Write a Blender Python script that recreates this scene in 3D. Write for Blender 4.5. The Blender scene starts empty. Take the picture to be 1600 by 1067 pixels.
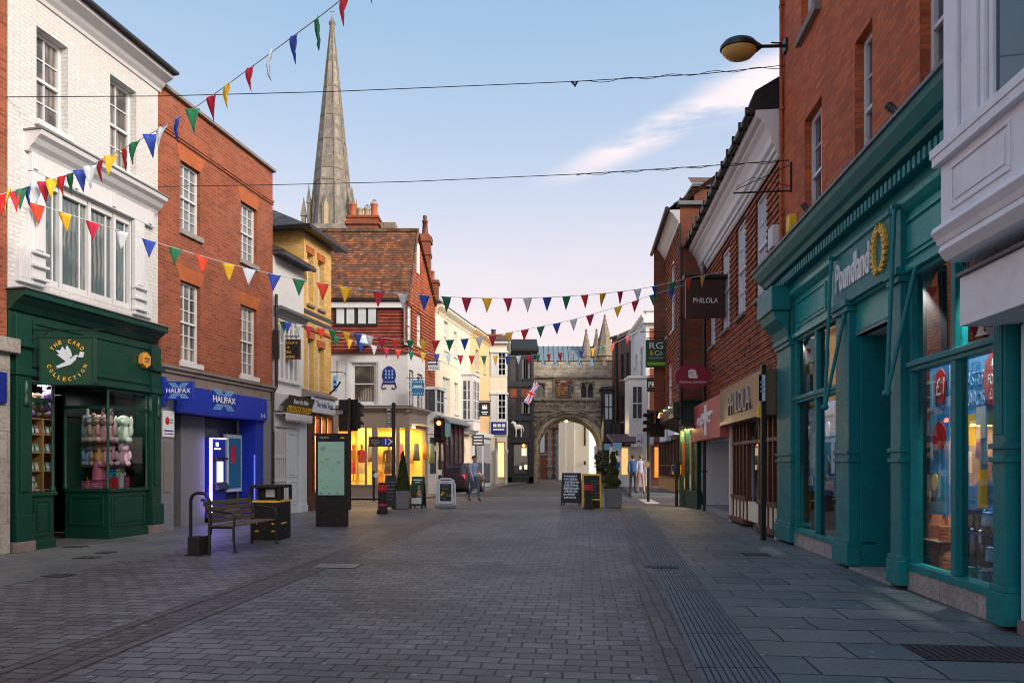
import bpy, bmesh, math, random
from mathutils import Vector, Matrix
random.seed(11)
R = math.radians
F, CX, HY, CH = 1066.67, 800.0, 722.0, 1.5
SC = bpy.context.scene
COL = SC.collection

def P3(px, py, Y):
    return Vector(((px-CX)/F*Y, Y, CH-(py-HY)/F*Y))
def gx(px, Y):
    return (px-CX)/F*Y
def gY(py):
    return CH*F/(py-HY)

# ------------------------------------------------------------------ mesh builder
class M:
    def __init__(s):
        s.v = []; s.f = []; s.m = []; s.s = []
    def face(s, pts, m=0, sm=False):
        b = len(s.v)
        s.v += [tuple(p) for p in pts]
        s.f.append(tuple(range(b, b+len(pts)))); s.m.append(m); s.s.append(sm)
    def raw(s, vs, fs, m=0, sm=False):
        b = len(s.v)
        s.v += [tuple(p) for p in vs]
        for f in fs:
            s.f.append(tuple(b+i for i in f)); s.m.append(m); s.s.append(sm)
        return s
    def box(s, x0, x1, y0, y1, z0, z1, m=0):
        x0, x1 = min(x0, x1), max(x0, x1); y0, y1 = min(y0, y1), max(y0, y1); z0, z1 = min(z0, z1), max(z0, z1)
        vs = [(x0,y0,z0),(x1,y0,z0),(x1,y1,z0),(x0,y1,z0),(x0,y0,z1),(x1,y0,z1),(x1,y1,z1),(x0,y1,z1)]
        return s.raw(vs, [(0,3,2,1),(4,5,6,7),(0,1,5,4),(1,2,6,5),(2,3,7,6),(3,0,4,7)], m)
    def prism(s, poly, ax, a, b, m=0, sm=False):
        # poly: 2D list; ax 'x': poly=(y,z), 'y': (x,z), 'z': (x,y)
        def p(t, c):
            return (c, t[0], t[1]) if ax == 'x' else (t[0], c, t[1]) if ax == 'y' else (t[0], t[1], c)
        n = len(poly)
        vs = [p(t, a) for t in poly]+[p(t, b) for t in poly]
        fs = [tuple(range(n))[::-1], tuple(range(n, 2*n))]
        fs += [(i, (i+1) % n, n+(i+1) % n, n+i) for i in range(n)]
        return s.raw(vs, fs, m, sm)
    def tube(s, pts, r, n=8, m=0, caps=True):
        pts = [Vector(p) for p in pts]
        rs = r if isinstance(r, (list, tuple)) else [r]*len(pts)
        vs = []; k = len(pts); prev = None
        for i, p in enumerate(pts):
            t = (pts[min(i+1, k-1)]-pts[max(i-1, 0)]).normalized()
            if prev is None:
                a = t.orthogonal().normalized()
            else:
                a = (prev-t*prev.dot(t))
                a = a.normalized() if a.length > 1e-6 else t.orthogonal().normalized()
            prev = a; b = t.cross(a)
            for j in range(n):
                q = 2*math.pi*j/n
                vs.append(p+(a*math.cos(q)+b*math.sin(q))*rs[i])
        fs = [(i*n+j, i*n+(j+1) % n, (i+1)*n+(j+1) % n, (i+1)*n+j) for i in range(k-1) for j in range(n)]
        s.raw(vs, fs, m, True)
        if caps:
            s.face(vs[:n][::-1], m); s.face(vs[-n:], m)
        return s
    def lathe(s, prof, c=(0,0,0), n=16, m=0, sx=1, sy=1, rot=0, smooth=True):
        vs = []; k = len(prof)
        for r, z in prof:
            for j in range(n):
                q = 2*math.pi*j/n+rot
                vs.append((c[0]+r*math.cos(q)*sx, c[1]+r*math.sin(q)*sy, c[2]+z))
        fs = [(i*n+j, i*n+(j+1) % n, (i+1)*n+(j+1) % n, (i+1)*n+j) for i in range(k-1) for j in range(n)]
        s.raw(vs, fs, m, smooth)
        if prof[0][0] > 1e-4: s.face(vs[:n][::-1], m)
        if prof[-1][0] > 1e-4: s.face(vs[-n:], m)
        return s
    def ball(s, c, rx, ry=None, rz=None, m=0, n=10, k=7):
        ry = ry or rx; rz = rz or rx
        prof = [(max(1e-5, math.sin(math.pi*i/k)), -math.cos(math.pi*i/k)) for i in range(k+1)]
        vs = [(c[0]+r*math.cos(2*math.pi*j/n)*rx, c[1]+r*math.sin(2*math.pi*j/n)*ry, c[2]+z*rz) for r, z in prof for j in range(n)]
        fs = [(i*n+j, i*n+(j+1) % n, (i+1)*n+(j+1) % n, (i+1)*n+j) for i in range(k) for j in range(n)]
        return s.raw(vs, fs, m, True)
    def xform(s, mat, start=0):
        for i in range(start, len(s.v)):
            s.v[i] = tuple(mat @ Vector(s.v[i]))
        return s
    def build(s, name, mats, parent=None, bev=0, uvrot=None, jit=0):
        me = bpy.data.meshes.new(name)
        me.from_pydata(s.v, [], s.f)
        if not isinstance(mats, (list, tuple)): mats = [mats]
        for m in mats: me.materials.append(m)
        me.polygons.foreach_set('material_index', s.m)
        me.polygons.foreach_set('use_smooth', s.s)
        me.update()
        uv = me.uv_layers.new(name='UVMap')
        c_, s_ = (math.cos(uvrot), math.sin(uvrot)) if uvrot is not None else (1, 0)
        for p in me.polygons:
            n = p.normal; ax = abs(n.x); ay = abs(n.y); az = abs(n.z)
            for li in p.loop_indices:
                co = me.vertices[me.loops[li].vertex_index].co
                if az > .75: t = (co.x*c_+co.y*s_, -co.x*s_+co.y*c_)
                elif ay >= ax: t = (co.x, co.z/max(.3, math.sqrt(1-az*az)))
                else: t = (co.y, co.z/max(.3, math.sqrt(1-az*az)))
                uv.data[li].uv = t
        o = bpy.data.objects.new(name, me)
        COL.objects.link(o)
        if parent is not None: o.parent = parent
        if bev:
            b = o.modifiers.new('bev', 'BEVEL'); b.width = bev; b.segments = 2; b.limit_method = 'ANGLE'; b.angle_limit = R(40)
        return o

def tag(o, label, cat, group=None, kind=None):
    if label: o['label'] = label
    if cat: o['category'] = cat
    if group: o['group'] = group
    if kind: o['kind'] = kind
    return o
def thing(name, label, cat, loc=(0,0,0), rz=0, group=None):
    o = bpy.data.objects.new(name, None); COL.objects.link(o)
    o.location = loc; o.rotation_euler = (0, 0, rz); o.empty_display_size = .2
    return tag(o, label, cat, group)

def text(parent, name, s, cx, cz, w, h, y, mat, ext=.006, off=.0, shear=0, space=1.0):
    cu = bpy.data.curves.new('t', 'FONT'); cu.body = s; cu.align_x = 'CENTER'; cu.extrude = .01; cu.offset = off
    cu.shear = shear; cu.space_character = space; cu.resolution_u = 3
    ob = bpy.data.objects.new('t', cu); COL.objects.link(ob)
    dg = bpy.context.evaluated_depsgraph_get()
    me = bpy.data.meshes.new_from_object(ob.evaluated_get(dg))
    bpy.data.objects.remove(ob); bpy.data.curves.remove(cu)
    xs = [v.co.x for v in me.vertices]; ys = [v.co.y for v in me.vertices]
    x0, x1, y0, y1 = min(xs), max(xs), min(ys), max(ys)
    for v in me.vertices:
        x = (v.co.x-(x0+x1)/2)/(x1-x0)*w+cx; z = (v.co.y-(y0+y1)/2)/(y1-y0)*h+cz
        yy = y-ext if v.co.z > 0 else y+.002
        v.co = (x, yy, z)
    me.name = name
    me.materials.clear(); me.materials.append(mat)
    o = bpy.data.objects.new(name, me); COL.objects.link(o)
    if parent is not None: o.parent = parent
    return o

# ------------------------------------------------------------------ materials
def newmat(name):
    m = bpy.data.materials.new(name); m.use_nodes = True
    nt = m.node_tree; nt.nodes.clear()
    out = nt.nodes.new('ShaderNodeOutputMaterial')
    b = nt.nodes.new('ShaderNodeBsdfPrincipled')
    nt.links.new(b.outputs[0], out.inputs[0])
    return m, nt, b, out
def N(nt, t, **kw):
    n = nt.nodes.new(t)
    for k, v in kw.items():
        if k[0] == '_': n.inputs[int(k[1:])].default_value = v
        else: setattr(n, k, v)
    return n
def uvn(nt, sx=1, sy=1):
    t = N(nt, 'ShaderNodeTexCoord')
    mp = N(nt, 'ShaderNodeMapping'); mp.inputs['Scale'].default_value = (sx, sy, 1)
    nt.links.new(t.outputs['UV'], mp.inputs[0])
    return mp.outputs[0]
def objn(nt):
    return N(nt, 'ShaderNodeTexCoord').outputs['Object']
def noise(nt, vec, scale, det=4, rough=.6):
    n = N(nt, 'ShaderNodeTexNoise'); n.inputs['Scale'].default_value = scale
    n.inputs['Detail'].default_value = det; n.inputs['Roughness'].default_value = rough
    if vec is not None: nt.links.new(vec, n.inputs['Vector'])
    return n.outputs['Fac']
def ramp(nt, fac, stops, interp='LINEAR'):
    r = N(nt, 'ShaderNodeValToRGB'); r.color_ramp.interpolation = interp
    e = r.color_ramp.elements
    while len(e) < len(stops): e.new(.5)
    for i, (p, c) in enumerate(stops):
        e[i].position = p; e[i].color = (c, c, c, 1) if isinstance(c, (int, float)) else (*c, 1)
    nt.links.new(fac, r.inputs[0])
    return r.outputs[0]
def mixc(nt, fac, a, b, typ='MIX'):
    n = N(nt, 'ShaderNodeMix', data_type='RGBA', blend_type=typ)
    for i, x in ((0, fac), (6, a), (7, b)):
        if isinstance(x, (int, float)): n.inputs[i].default_value = x
        elif isinstance(x, (tuple, list)): n.inputs[i].default_value = (*x, 1)
        else: nt.links.new(x, n.inputs[i])
    return n.outputs[2]
def bump(nt, b, h, strength=.4, dist=.02, nrm=None):
    n = N(nt, 'ShaderNodeBump'); n.inputs['Strength'].default_value = strength; n.inputs['Distance'].default_value = dist
    nt.links.new(h, n.inputs['Height']); nt.links.new(n.outputs[0], b.inputs['Normal'])

def plain(name, col, rough=.6, metal=0, var=.12, sc=3, bmp=.0, bsc=40, dirt=None, dirtamt=.5, dirtsc=2, spec=.5):
    m, nt, b, o = newmat(name)
    v = objn(nt)
    f = noise(nt, v, sc, 5)
    c = mixc(nt, f, tuple(x*(1-var) for x in col), tuple(min(1, x*(1+var)) for x in col))
    if dirt:
        d = ramp(nt, noise(nt, v, dirtsc, 8, .7), [(.5, 0), (.72, dirtamt)])
        c = mixc(nt, d, c, dirt)
    nt.links.new(c, b.inputs['Base Color'])
    nt.links.new(ramp(nt, noise(nt, v, sc*2.3+1, 6, .7), [(.25, rough*.75), (.75, min(1, rough*1.35))]), b.inputs['Roughness']); b.inputs['Metallic'].default_value = metal
    b.inputs['Specular IOR Level'].default_value = spec
    if bmp: bump(nt, b, noise(nt, v, bsc, 4), bmp, .01)
    return m

def brick(name, c1, c2, mortar, w=.225, h=.075, ms=.010, rough=.85, bmp=.5, stain=None, stainamt=.6, bias=0, dirt2=None, mmix=1.0, patch=.25):
    m, nt, b, o = newmat(name)
    v = uvn(nt)
    br = N(nt, 'ShaderNodeTexBrick'); nt.links.new(v, br.inputs['Vector'])
    br.inputs['Scale'].default_value = 1; br.inputs['Brick Width'].default_value = w; br.inputs['Row Height'].default_value = h
    br.inputs['Mortar Size'].default_value = ms; br.inputs['Mortar Smooth'].default_value = .25; br.inputs['Bias'].default_value = bias
    br.inputs['Color1'].default_value = (*c1, 1); br.inputs['Color2'].default_value = (*c2, 1); br.inputs['Mortar'].default_value = (*mortar, 1)
    ov = objn(nt)
    n1 = noise(nt, ov, 1.3, 6, .65)
    c = mixc(nt, 1.0, br.outputs['Color'], ramp(nt, n1, [(.25, 1-patch), (.75, 1+patch*.6)]), 'MULTIPLY')
    n2 = noise(nt, ov, 25, 4, .7)
    c = mixc(nt, 1.0, c, ramp(nt, n2, [(.3, .8), (.7, 1.15)]), 'MULTIPLY')
    if stain:
        c = mixc(nt, ramp(nt, noise(nt, ov, .9, 8, .7), [(.52, 0), (.75, stainamt)]), c, stain)
    if dirt2:
        c = mixc(nt, ramp(nt, noise(nt, ov, 6, 6, .7), [(.66, 0), (.74, .8)]), c, dirt2)
    nt.links.new(c, b.inputs['Base Color'])
    b.inputs['Roughness'].default_value = rough
    inv = N(nt, 'ShaderNodeMath', operation='MULTIPLY_ADD'); inv.inputs[1].default_value = -1; inv.inputs[2].default_value = 1
    nt.links.new(br.outputs['Fac'], inv.inputs[0])
    ad = N(nt, 'ShaderNodeMath', operation='ADD'); nt.links.new(inv.outputs[0], ad.inputs[0])
    mu = N(nt, 'ShaderNodeMath', operation='MULTIPLY'); mu.inputs[1].default_value = .5; nt.links.new(n2, mu.inputs[0])
    nt.links.new(mu.outputs[0], ad.inputs[1])
    bump(nt, b, ad.outputs[0], bmp, .012)
    return m

def tiles(name, cols, w=.17, h=.11, dark=(.03,.015,.01), moss=None, bmp=.8, nmix=.35):
    # overlapping plain tiles: random colour per tile, saw-tooth height down each course
    m, nt, b, o = newmat(name)
    v = uvn(nt)
    br = N(nt, 'ShaderNodeTexBrick'); nt.links.new(v, br.inputs['Vector'])
    br.inputs['Scale'].default_value = 1; br.inputs['Brick Width'].default_value = w; br.inputs['Row Height'].default_value = h
    br.inputs['Mortar Size'].default_value = .004; br.inputs['Color1'].default_value = (0,0,0,1); br.inputs['Color2'].default_value = (1,1,1,1)
    br.inputs['Mortar'].default_value = (.5,.5,.5,1)
    ov = objn(nt)
    f = mixc(nt, nmix, br.outputs['Color'], ramp(nt, noise(nt, ov, 5, 6, .75), [(.3, 0), (.7, 1)]))
    c = ramp(nt, f, [(i/(len(cols)-1)*.7+.15, cc) for i, cc in enumerate(cols)])
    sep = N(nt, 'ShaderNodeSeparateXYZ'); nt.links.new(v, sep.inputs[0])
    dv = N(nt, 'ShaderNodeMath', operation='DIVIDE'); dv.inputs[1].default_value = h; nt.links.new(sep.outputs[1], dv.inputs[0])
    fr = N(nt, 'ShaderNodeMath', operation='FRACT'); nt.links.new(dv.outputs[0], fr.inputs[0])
    edge = ramp(nt, fr.outputs[0], [(.0, .0), (.14, .15), (.3, 1), (1.0, 1)])  # dark lower margin paints the overlap's shadow line into each course
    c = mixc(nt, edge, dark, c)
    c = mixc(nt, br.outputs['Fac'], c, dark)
    c = mixc(nt, 1.0, c, ramp(nt, noise(nt, ov, 1.1, 5, .6), [(.25, .7), (.75, 1.25)]), 'MULTIPLY')
    if moss:
        c = mixc(nt, ramp(nt, noise(nt, ov, 2.3, 8, .75), [(.52, 0), (.7, .75)]), c, moss)
    nt.links.new(c, b.inputs['Base Color']); b.inputs['Roughness'].default_value = .85
    h1 = N(nt, 'ShaderNodeMath', operation='SUBTRACT'); h1.inputs[0].default_value = 1; nt.links.new(fr.outputs[0], h1.inputs[1])
    bump(nt, b, h1.outputs[0], bmp, .03)
    return m

def stone(name, c1, c2, dark=(.05,.045,.04), w=.55, h=.3, damt=.8, dsc=1.5, bmp=.6, joint=.6):
    m, nt, b, o = newmat(name)
    v = uvn(nt)
    br = N(nt, 'ShaderNodeTexBrick'); nt.links.new(v, br.inputs['Vector'])
    br.inputs['Scale'].default_value = 1; br.inputs['Brick Width'].default_value = w; br.inputs['Row Height'].default_value = h
    br.inputs['Mortar Size'].default_value = .012; br.inputs['Mortar Smooth'].default_value = .4
    br.inputs['Color1'].default_value = (*c1,1); br.inputs['Color2'].default_value = (*c2,1); br.inputs['Mortar'].default_value = tuple(x*joint for x in c1)+(1,)
    ov = objn(nt)
    n1 = noise(nt, ov, dsc, 9, .72)
    c = mixc(nt, ramp(nt, n1, [(.42, 0), (.66, damt)]), br.outputs['Color'], dark)
    n2 = noise(nt, ov, dsc*7, 6, .7)
    c = mixc(nt, 1.0, c, ramp(nt, n2, [(.25, .6), (.75, 1.35)]), 'MULTIPLY')
    nt.links.new(c, b.inputs['Base Color']); b.inputs['Roughness'].default_value = .9
    ad = N(nt, 'ShaderNodeMath', operation='SUBTRACT'); nt.links.new(n2, ad.inputs[0]); nt.links.new(br.outputs['Fac'], ad.inputs[1])
    bump(nt, b, ad.outputs[0], bmp, .04)
    return m

def glass_dark(name, col=(.03,.035,.04), rough=.03, wavy=.03, curtain=None):
    m, nt, b, o = newmat(name)
    v = uvn(nt)
    if curtain:
        w = N(nt, 'ShaderNodeTexWave'); w.inputs['Scale'].default_value = 3.2; w.inputs['Distortion'].default_value = 3; w.inputs['Detail'].default_value = 2
        nt.links.new(v, w.inputs['Vector'])
        c = mixc(nt, w.outputs['Fac'], tuple(x*.35 for x in curtain), curtain)
        c = mixc(nt, ramp(nt, noise(nt, objn(nt), .7, 2), [(.42, 0), (.55, 1)]), col, c)
    else:
        c = mixc(nt, noise(nt, objn(nt), 1.2, 2), col, tuple(min(1, x*2.2) for x in col))
    nt.links.new(c, b.inputs['Base Color']); b.inputs['Roughness'].default_value = rough
    b.inputs['IOR'].default_value = 1.7
    bump(nt, b, noise(nt, v, 1.8, 1), wavy, .05)
    return m
def glass_clear(name, ior=1.45, tint=(.9,.95,.95)):
    m = bpy.data.materials.new(name); m.use_nodes = True
    nt = m.node_tree; nt.nodes.clear()
    out = N(nt, 'ShaderNodeOutputMaterial'); mx = N(nt, 'ShaderNodeMixShader'); fr = N(nt, 'ShaderNodeFresnel'); fr.inputs[0].default_value = ior
    t = N(nt, 'ShaderNodeBsdfTransparent'); t.inputs[0].default_value = (*tint, 1)
    g = N(nt, 'ShaderNodeBsdfGlossy'); g.inputs['Roughness'].default_value = .015
    nt.links.new(fr.outputs[0], mx.inputs[0]); nt.links.new(t.outputs[0], mx.inputs[1]); nt.links.new(g.outputs[0], mx.inputs[2])
    nt.links.new(mx.outputs[0], out.inputs[0])
    return m
def emis(name, col, s):
    m = bpy.data.materials.new(name); m.use_nodes = True
    nt = m.node_tree; nt.nodes.clear()
    out = N(nt, 'ShaderNodeOutputMaterial'); e = N(nt, 'ShaderNodeEmission')
    e.inputs[0].default_value = (*col, 1); e.inputs[1].default_value = s
    nt.links.new(e.outputs[0], out.inputs[0])
    return m

MT = {}
MT['white_brick'] = brick('white_painted_brick', (.64,.65,.65), (.70,.70,.70), (.59,.60,.60), bmp=.6, ms=.012, stain=(.50,.50,.49), stainamt=.35, dirt2=(.36,.35,.32), patch=.07)
MT['red_brick'] = brick('red_brick', (.40,.095,.037), (.24,.05,.022), (.27,.15,.10), ms=.010, stain=(.42,.22,.15), stainamt=.35)
MT['dark_red_brick'] = brick('orange_red_brick', (.66,.15,.04), (.42,.08,.026), (.32,.12,.06), ms=.011, stain=(.24,.04,.018), stainamt=.5)
MT['orange_brick'] = brick('rubbed_orange_brick', (.50,.14,.04), (.44,.11,.035), (.42,.15,.06), w=.075, h=.3, ms=.005)
MT['yellow_brick'] = brick('yellow_brick', (.80,.53,.17), (.66,.40,.11), (.55,.40,.19), ms=.009, stain=(.70,.42,.12), stainamt=.3)
MT['brown_brick'] = brick('brown_brick', (.16,.085,.065), (.11,.06,.05), (.15,.11,.1))
MT['orange_wall'] = brick('weathered_orange_brick', (.34,.09,.035), (.23,.06,.03), (.17,.10,.07), stain=(.1,.06,.04))
MT['tile_hung'] = tiles('hung_clay_tiles', [(.12,.03,.018), (.34,.075,.028), (.50,.13,.04), (.28,.07,.03)], w=.165, h=.14, bmp=1.0)
MT['tile_hung_fine'] = tiles('hung_clay_tiles_fine', [(.26,.055,.024), (.36,.08,.03), (.44,.115,.038)], w=.165, h=.14)
MT['tile_dark'] = tiles('dark_hung_tiles', [(.19,.035,.025), (.24,.045,.03), (.28,.06,.035)], w=.165, h=.14)
MT['roof_tile'] = tiles('mossy_roof_tiles', [(.05,.028,.022), (.13,.05,.03), (.22,.085,.035), (.42,.16,.05)], w=.165, h=.115, moss=(.11,.075,.03), nmix=.62)
MT['roof_brown'] = tiles('brown_roof_tiles', [(.08,.045,.03), (.16,.08,.05), (.24,.13,.08)], w=.19, h=.15, moss=(.22,.18,.09))
MT['slate'] = tiles('slate', [(.035,.04,.05), (.06,.065,.075), (.08,.085,.095)], w=.3, h=.2, dark=(.015,.015,.02))
MT['white_render'] = plain('white_render', (.66,.69,.71), .75, var=.05, bmp=.15, dirt=(.5,.48,.45), dirtamt=.3)
MT['cream'] = plain('cream_render', (.80,.73,.58), .8, var=.05, bmp=.12, dirt=(.6,.5,.36), dirtamt=.3)
MT['peach'] = plain('peach_render', (.78,.53,.28), .8, var=.05, bmp=.12, dirt=(.6,.42,.25), dirtamt=.3)
MT['white'] = plain('white_gloss_paint', (.66,.69,.72), .4, var=.05, bmp=.05, dirt=(.5,.5,.5), dirtamt=.25, dirtsc=4)
MT['white_bay'] = plain('white_bay_paint', (.80,.83,.88), .45, var=.05, bmp=.06, dirt=(.45,.46,.5), dirtamt=.3, dirtsc=4)
MT['paleblue'] = plain('pale_blue_paint', (.60,.72,.80), .45, var=.05)
MT['green'] = plain('bottle_green_paint', (.004,.048,.032), .33, var=.25, bmp=.04, dirt=(.02,.05,.035), dirtamt=.4)
MT['green_sign'] = plain('sign_green', (.008,.055,.03), .5, var=.1)
MT['teal'] = plain('teal_paint', (.003,.20,.215), .42, var=.15, bmp=.04, dirt=(.02,.085,.09), dirtamt=.55, dirtsc=7, spec=.35)
MT['teal_light'] = plain('teal_sky_sheen', (.02,.34,.33), .3, var=.12, bmp=.03, spec=.4)  # teal lightened so the colour carries the sky's sheen on the fascia
MT['gold'] = plain('gold', (.85,.50,.05), .4, var=.08)
MT['yellow'] = plain('yellow', (.80,.55,.03), .5, var=.06)
MT['letter_white'] = plain('letter_white', (.82,.84,.86), .45, var=.02)
MT['blue'] = plain('bank_blue', (.008,.036,.44), .4, var=.06)
MT['blue_dark'] = plain('dark_blue', (.006,.02,.22), .4, var=.06)
MT['sky_blue'] = plain('light_blue', (.18,.42,.72), .45, var=.1)
MT['granite'] = plain('grey_granite', (.21,.23,.26), .5, var=.5, sc=60, bmp=.1)
MT['stone_band'] = plain('grey_stone', (.23,.20,.18), .85, var=.25, sc=6, bmp=.4, dirt=(.08,.07,.06), dirtamt=.7)
MT['steel'] = plain('brushed_steel', (.36,.34,.33), .4, metal=.6, var=.06)
MT['black'] = plain('black_metal', (.012,.012,.014), .35, var=.2)
MT['black_matt'] = plain('matt_black', (.010,.010,.011), .7, var=.2)
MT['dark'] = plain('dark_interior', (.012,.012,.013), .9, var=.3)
MT['wood'] = plain('weathered_timber', (.14,.10,.075), .75, var=.35, sc=14, bmp=.2)
MT['wood_light'] = plain('light_wood', (.45,.26,.09), .6, var=.15, sc=8)
MT['brown_paint'] = plain('brown_paint', (.10,.028,.016), .45, var=.2)
MT['maroon'] = plain('maroon_paint', (.06,.012,.022), .45, var=.2)
MT['taupe'] = plain('taupe_paint', (.27,.225,.20), .5, var=.06)
MT['navy'] = plain('navy_timber', (.012,.02,.035), .5, var=.25)
MT['navy2'] = plain('dark_panel', (.05,.05,.06), .6, var=.25)
MT['red_paint'] = plain('red_paint', (.55,.02,.03), .4, var=.1)
MT['pinkred'] = plain('dusty_red_sign', (.52,.11,.105), .45, var=.06)
MT['ovalred'] = plain('crimson_sign', (.27,.025,.05), .4, var=.05)
MT['brown_sign'] = plain('brown_sign', (.045,.018,.012), .35, var=.1)
MT['bronze'] = plain('bronze_fascia', (.20,.135,.09), .3, metal=.5, var=.15)
MT['lead'] = plain('lead_sheet', (.16,.18,.20), .55, var=.25, sc=2, bmp=.1)
MT['lead_blue'] = plain('lead_roof', (.13,.20,.25), .6, var=.15, sc=1)
MT['terracotta'] = plain('terracotta', (.42,.12,.05), .8, var=.12)
MT['buffpot'] = plain('buff_clay', (.38,.29,.18), .85, var=.15)
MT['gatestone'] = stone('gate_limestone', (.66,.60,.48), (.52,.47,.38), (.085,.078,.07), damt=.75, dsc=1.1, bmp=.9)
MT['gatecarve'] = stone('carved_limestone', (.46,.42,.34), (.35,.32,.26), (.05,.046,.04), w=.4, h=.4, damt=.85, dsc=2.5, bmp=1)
MT['plinth_stone'] = stone('pale_plinth_stone', (.40,.38,.35), (.34,.32,.30), (.18,.16,.14), w=.7, h=.5, damt=.6, dsc=3, bmp=.3)
MT['flint'] = stone('rubble', (.38,.33,.25), (.25,.2,.15), (.07,.06,.05), w=.3, h=.2, dsc=3)
MT['glass'] = glass_dark('window_glass', (.035,.04,.05))
MT['glass_blue'] = glass_dark('sky_tinted_glass', (.09,.14,.155), curtain=(.24,.28,.29), wavy=.06)  # base and curtain colours lightened to paint in the sky's reflection
MT['glass_curt'] = glass_dark('curtained_glass', (.05,.05,.05), curtain=(.34,.32,.29))
MT['glass_pale'] = glass_dark('blind_glass', (.36,.40,.43), rough=.1)
MT['glass_mid'] = glass_dark('grey_window_glass', (.13,.15,.16), rough=.05)
MT['shopglass'] = glass_clear('shop_glass')
MT['shopglass2'] = glass_clear('shop_glass_reflective', 2.3, (.85,.92,.93))
MT['warm'] = plain('warm_wall', (.85,.62,.22), .8, var=.08)
MT['warm_emit'] = emis('warm_lamp', (1,.62,.22), 14)
MT['white_emit'] = emis('white_lamp', (.95,.92,1), .9)
MT['violet_emit'] = emis('violet_strip', (.42,.30,1), 4.5)
MT['blue_emit'] = emis('blue_glow', (.06,.07,1), 1.6)
MT['red_emit'] = emis('red_signal', (1,.12,.03), 8)
MT['map_emit'] = plain('map_panel', (.32,.62,.54), .35, var=.06, sc=8)
MT['screen'] = emis('screen_glow', (.02,.10,.22), .3)
MT['skin'] = plain('skin', (.50,.28,.2), .6, var=.06)
MT['leaf'] = plain('conifer_leaf', (.055,.085,.02), .7, var=.5, sc=9)
MT['leaf2'] = plain('dark_leaf', (.025,.045,.013), .7, var=.5, sc=9)
MT['grey_tub'] = plain('grey_tub', (.16,.175,.20), .5, var=.12)
MT['chalk'] = plain('chalkboard', (.018,.028,.036), .7, var=.3)
MT['greenposter'] = plain('poster_green', (.015,.09,.045), .5, var=.1)
MT['rubber'] = plain('rubber', (.02,.02,.02), .8)
MT['f_red'] = plain('pennant_red', (.62,.02,.03), .7, var=.06)
MT['f_crim'] = plain('pennant_crimson', (.48,.015,.06), .7, var=.06)
MT['f_oran'] = plain('pennant_orange_red', (.75,.06,.02), .7, var=.06)
MT['f_yel'] = plain('pennant_yellow', (.80,.50,.02), .7, var=.06)
MT['f_blue'] = plain('pennant_blue', (.02,.07,.45), .7, var=.06)
MT['f_green'] = plain('pennant_green', (.01,.17,.08), .7, var=.06)
MT['f_white'] = plain('pennant_white', (.62,.72,.82), .7, var=.05)
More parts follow.
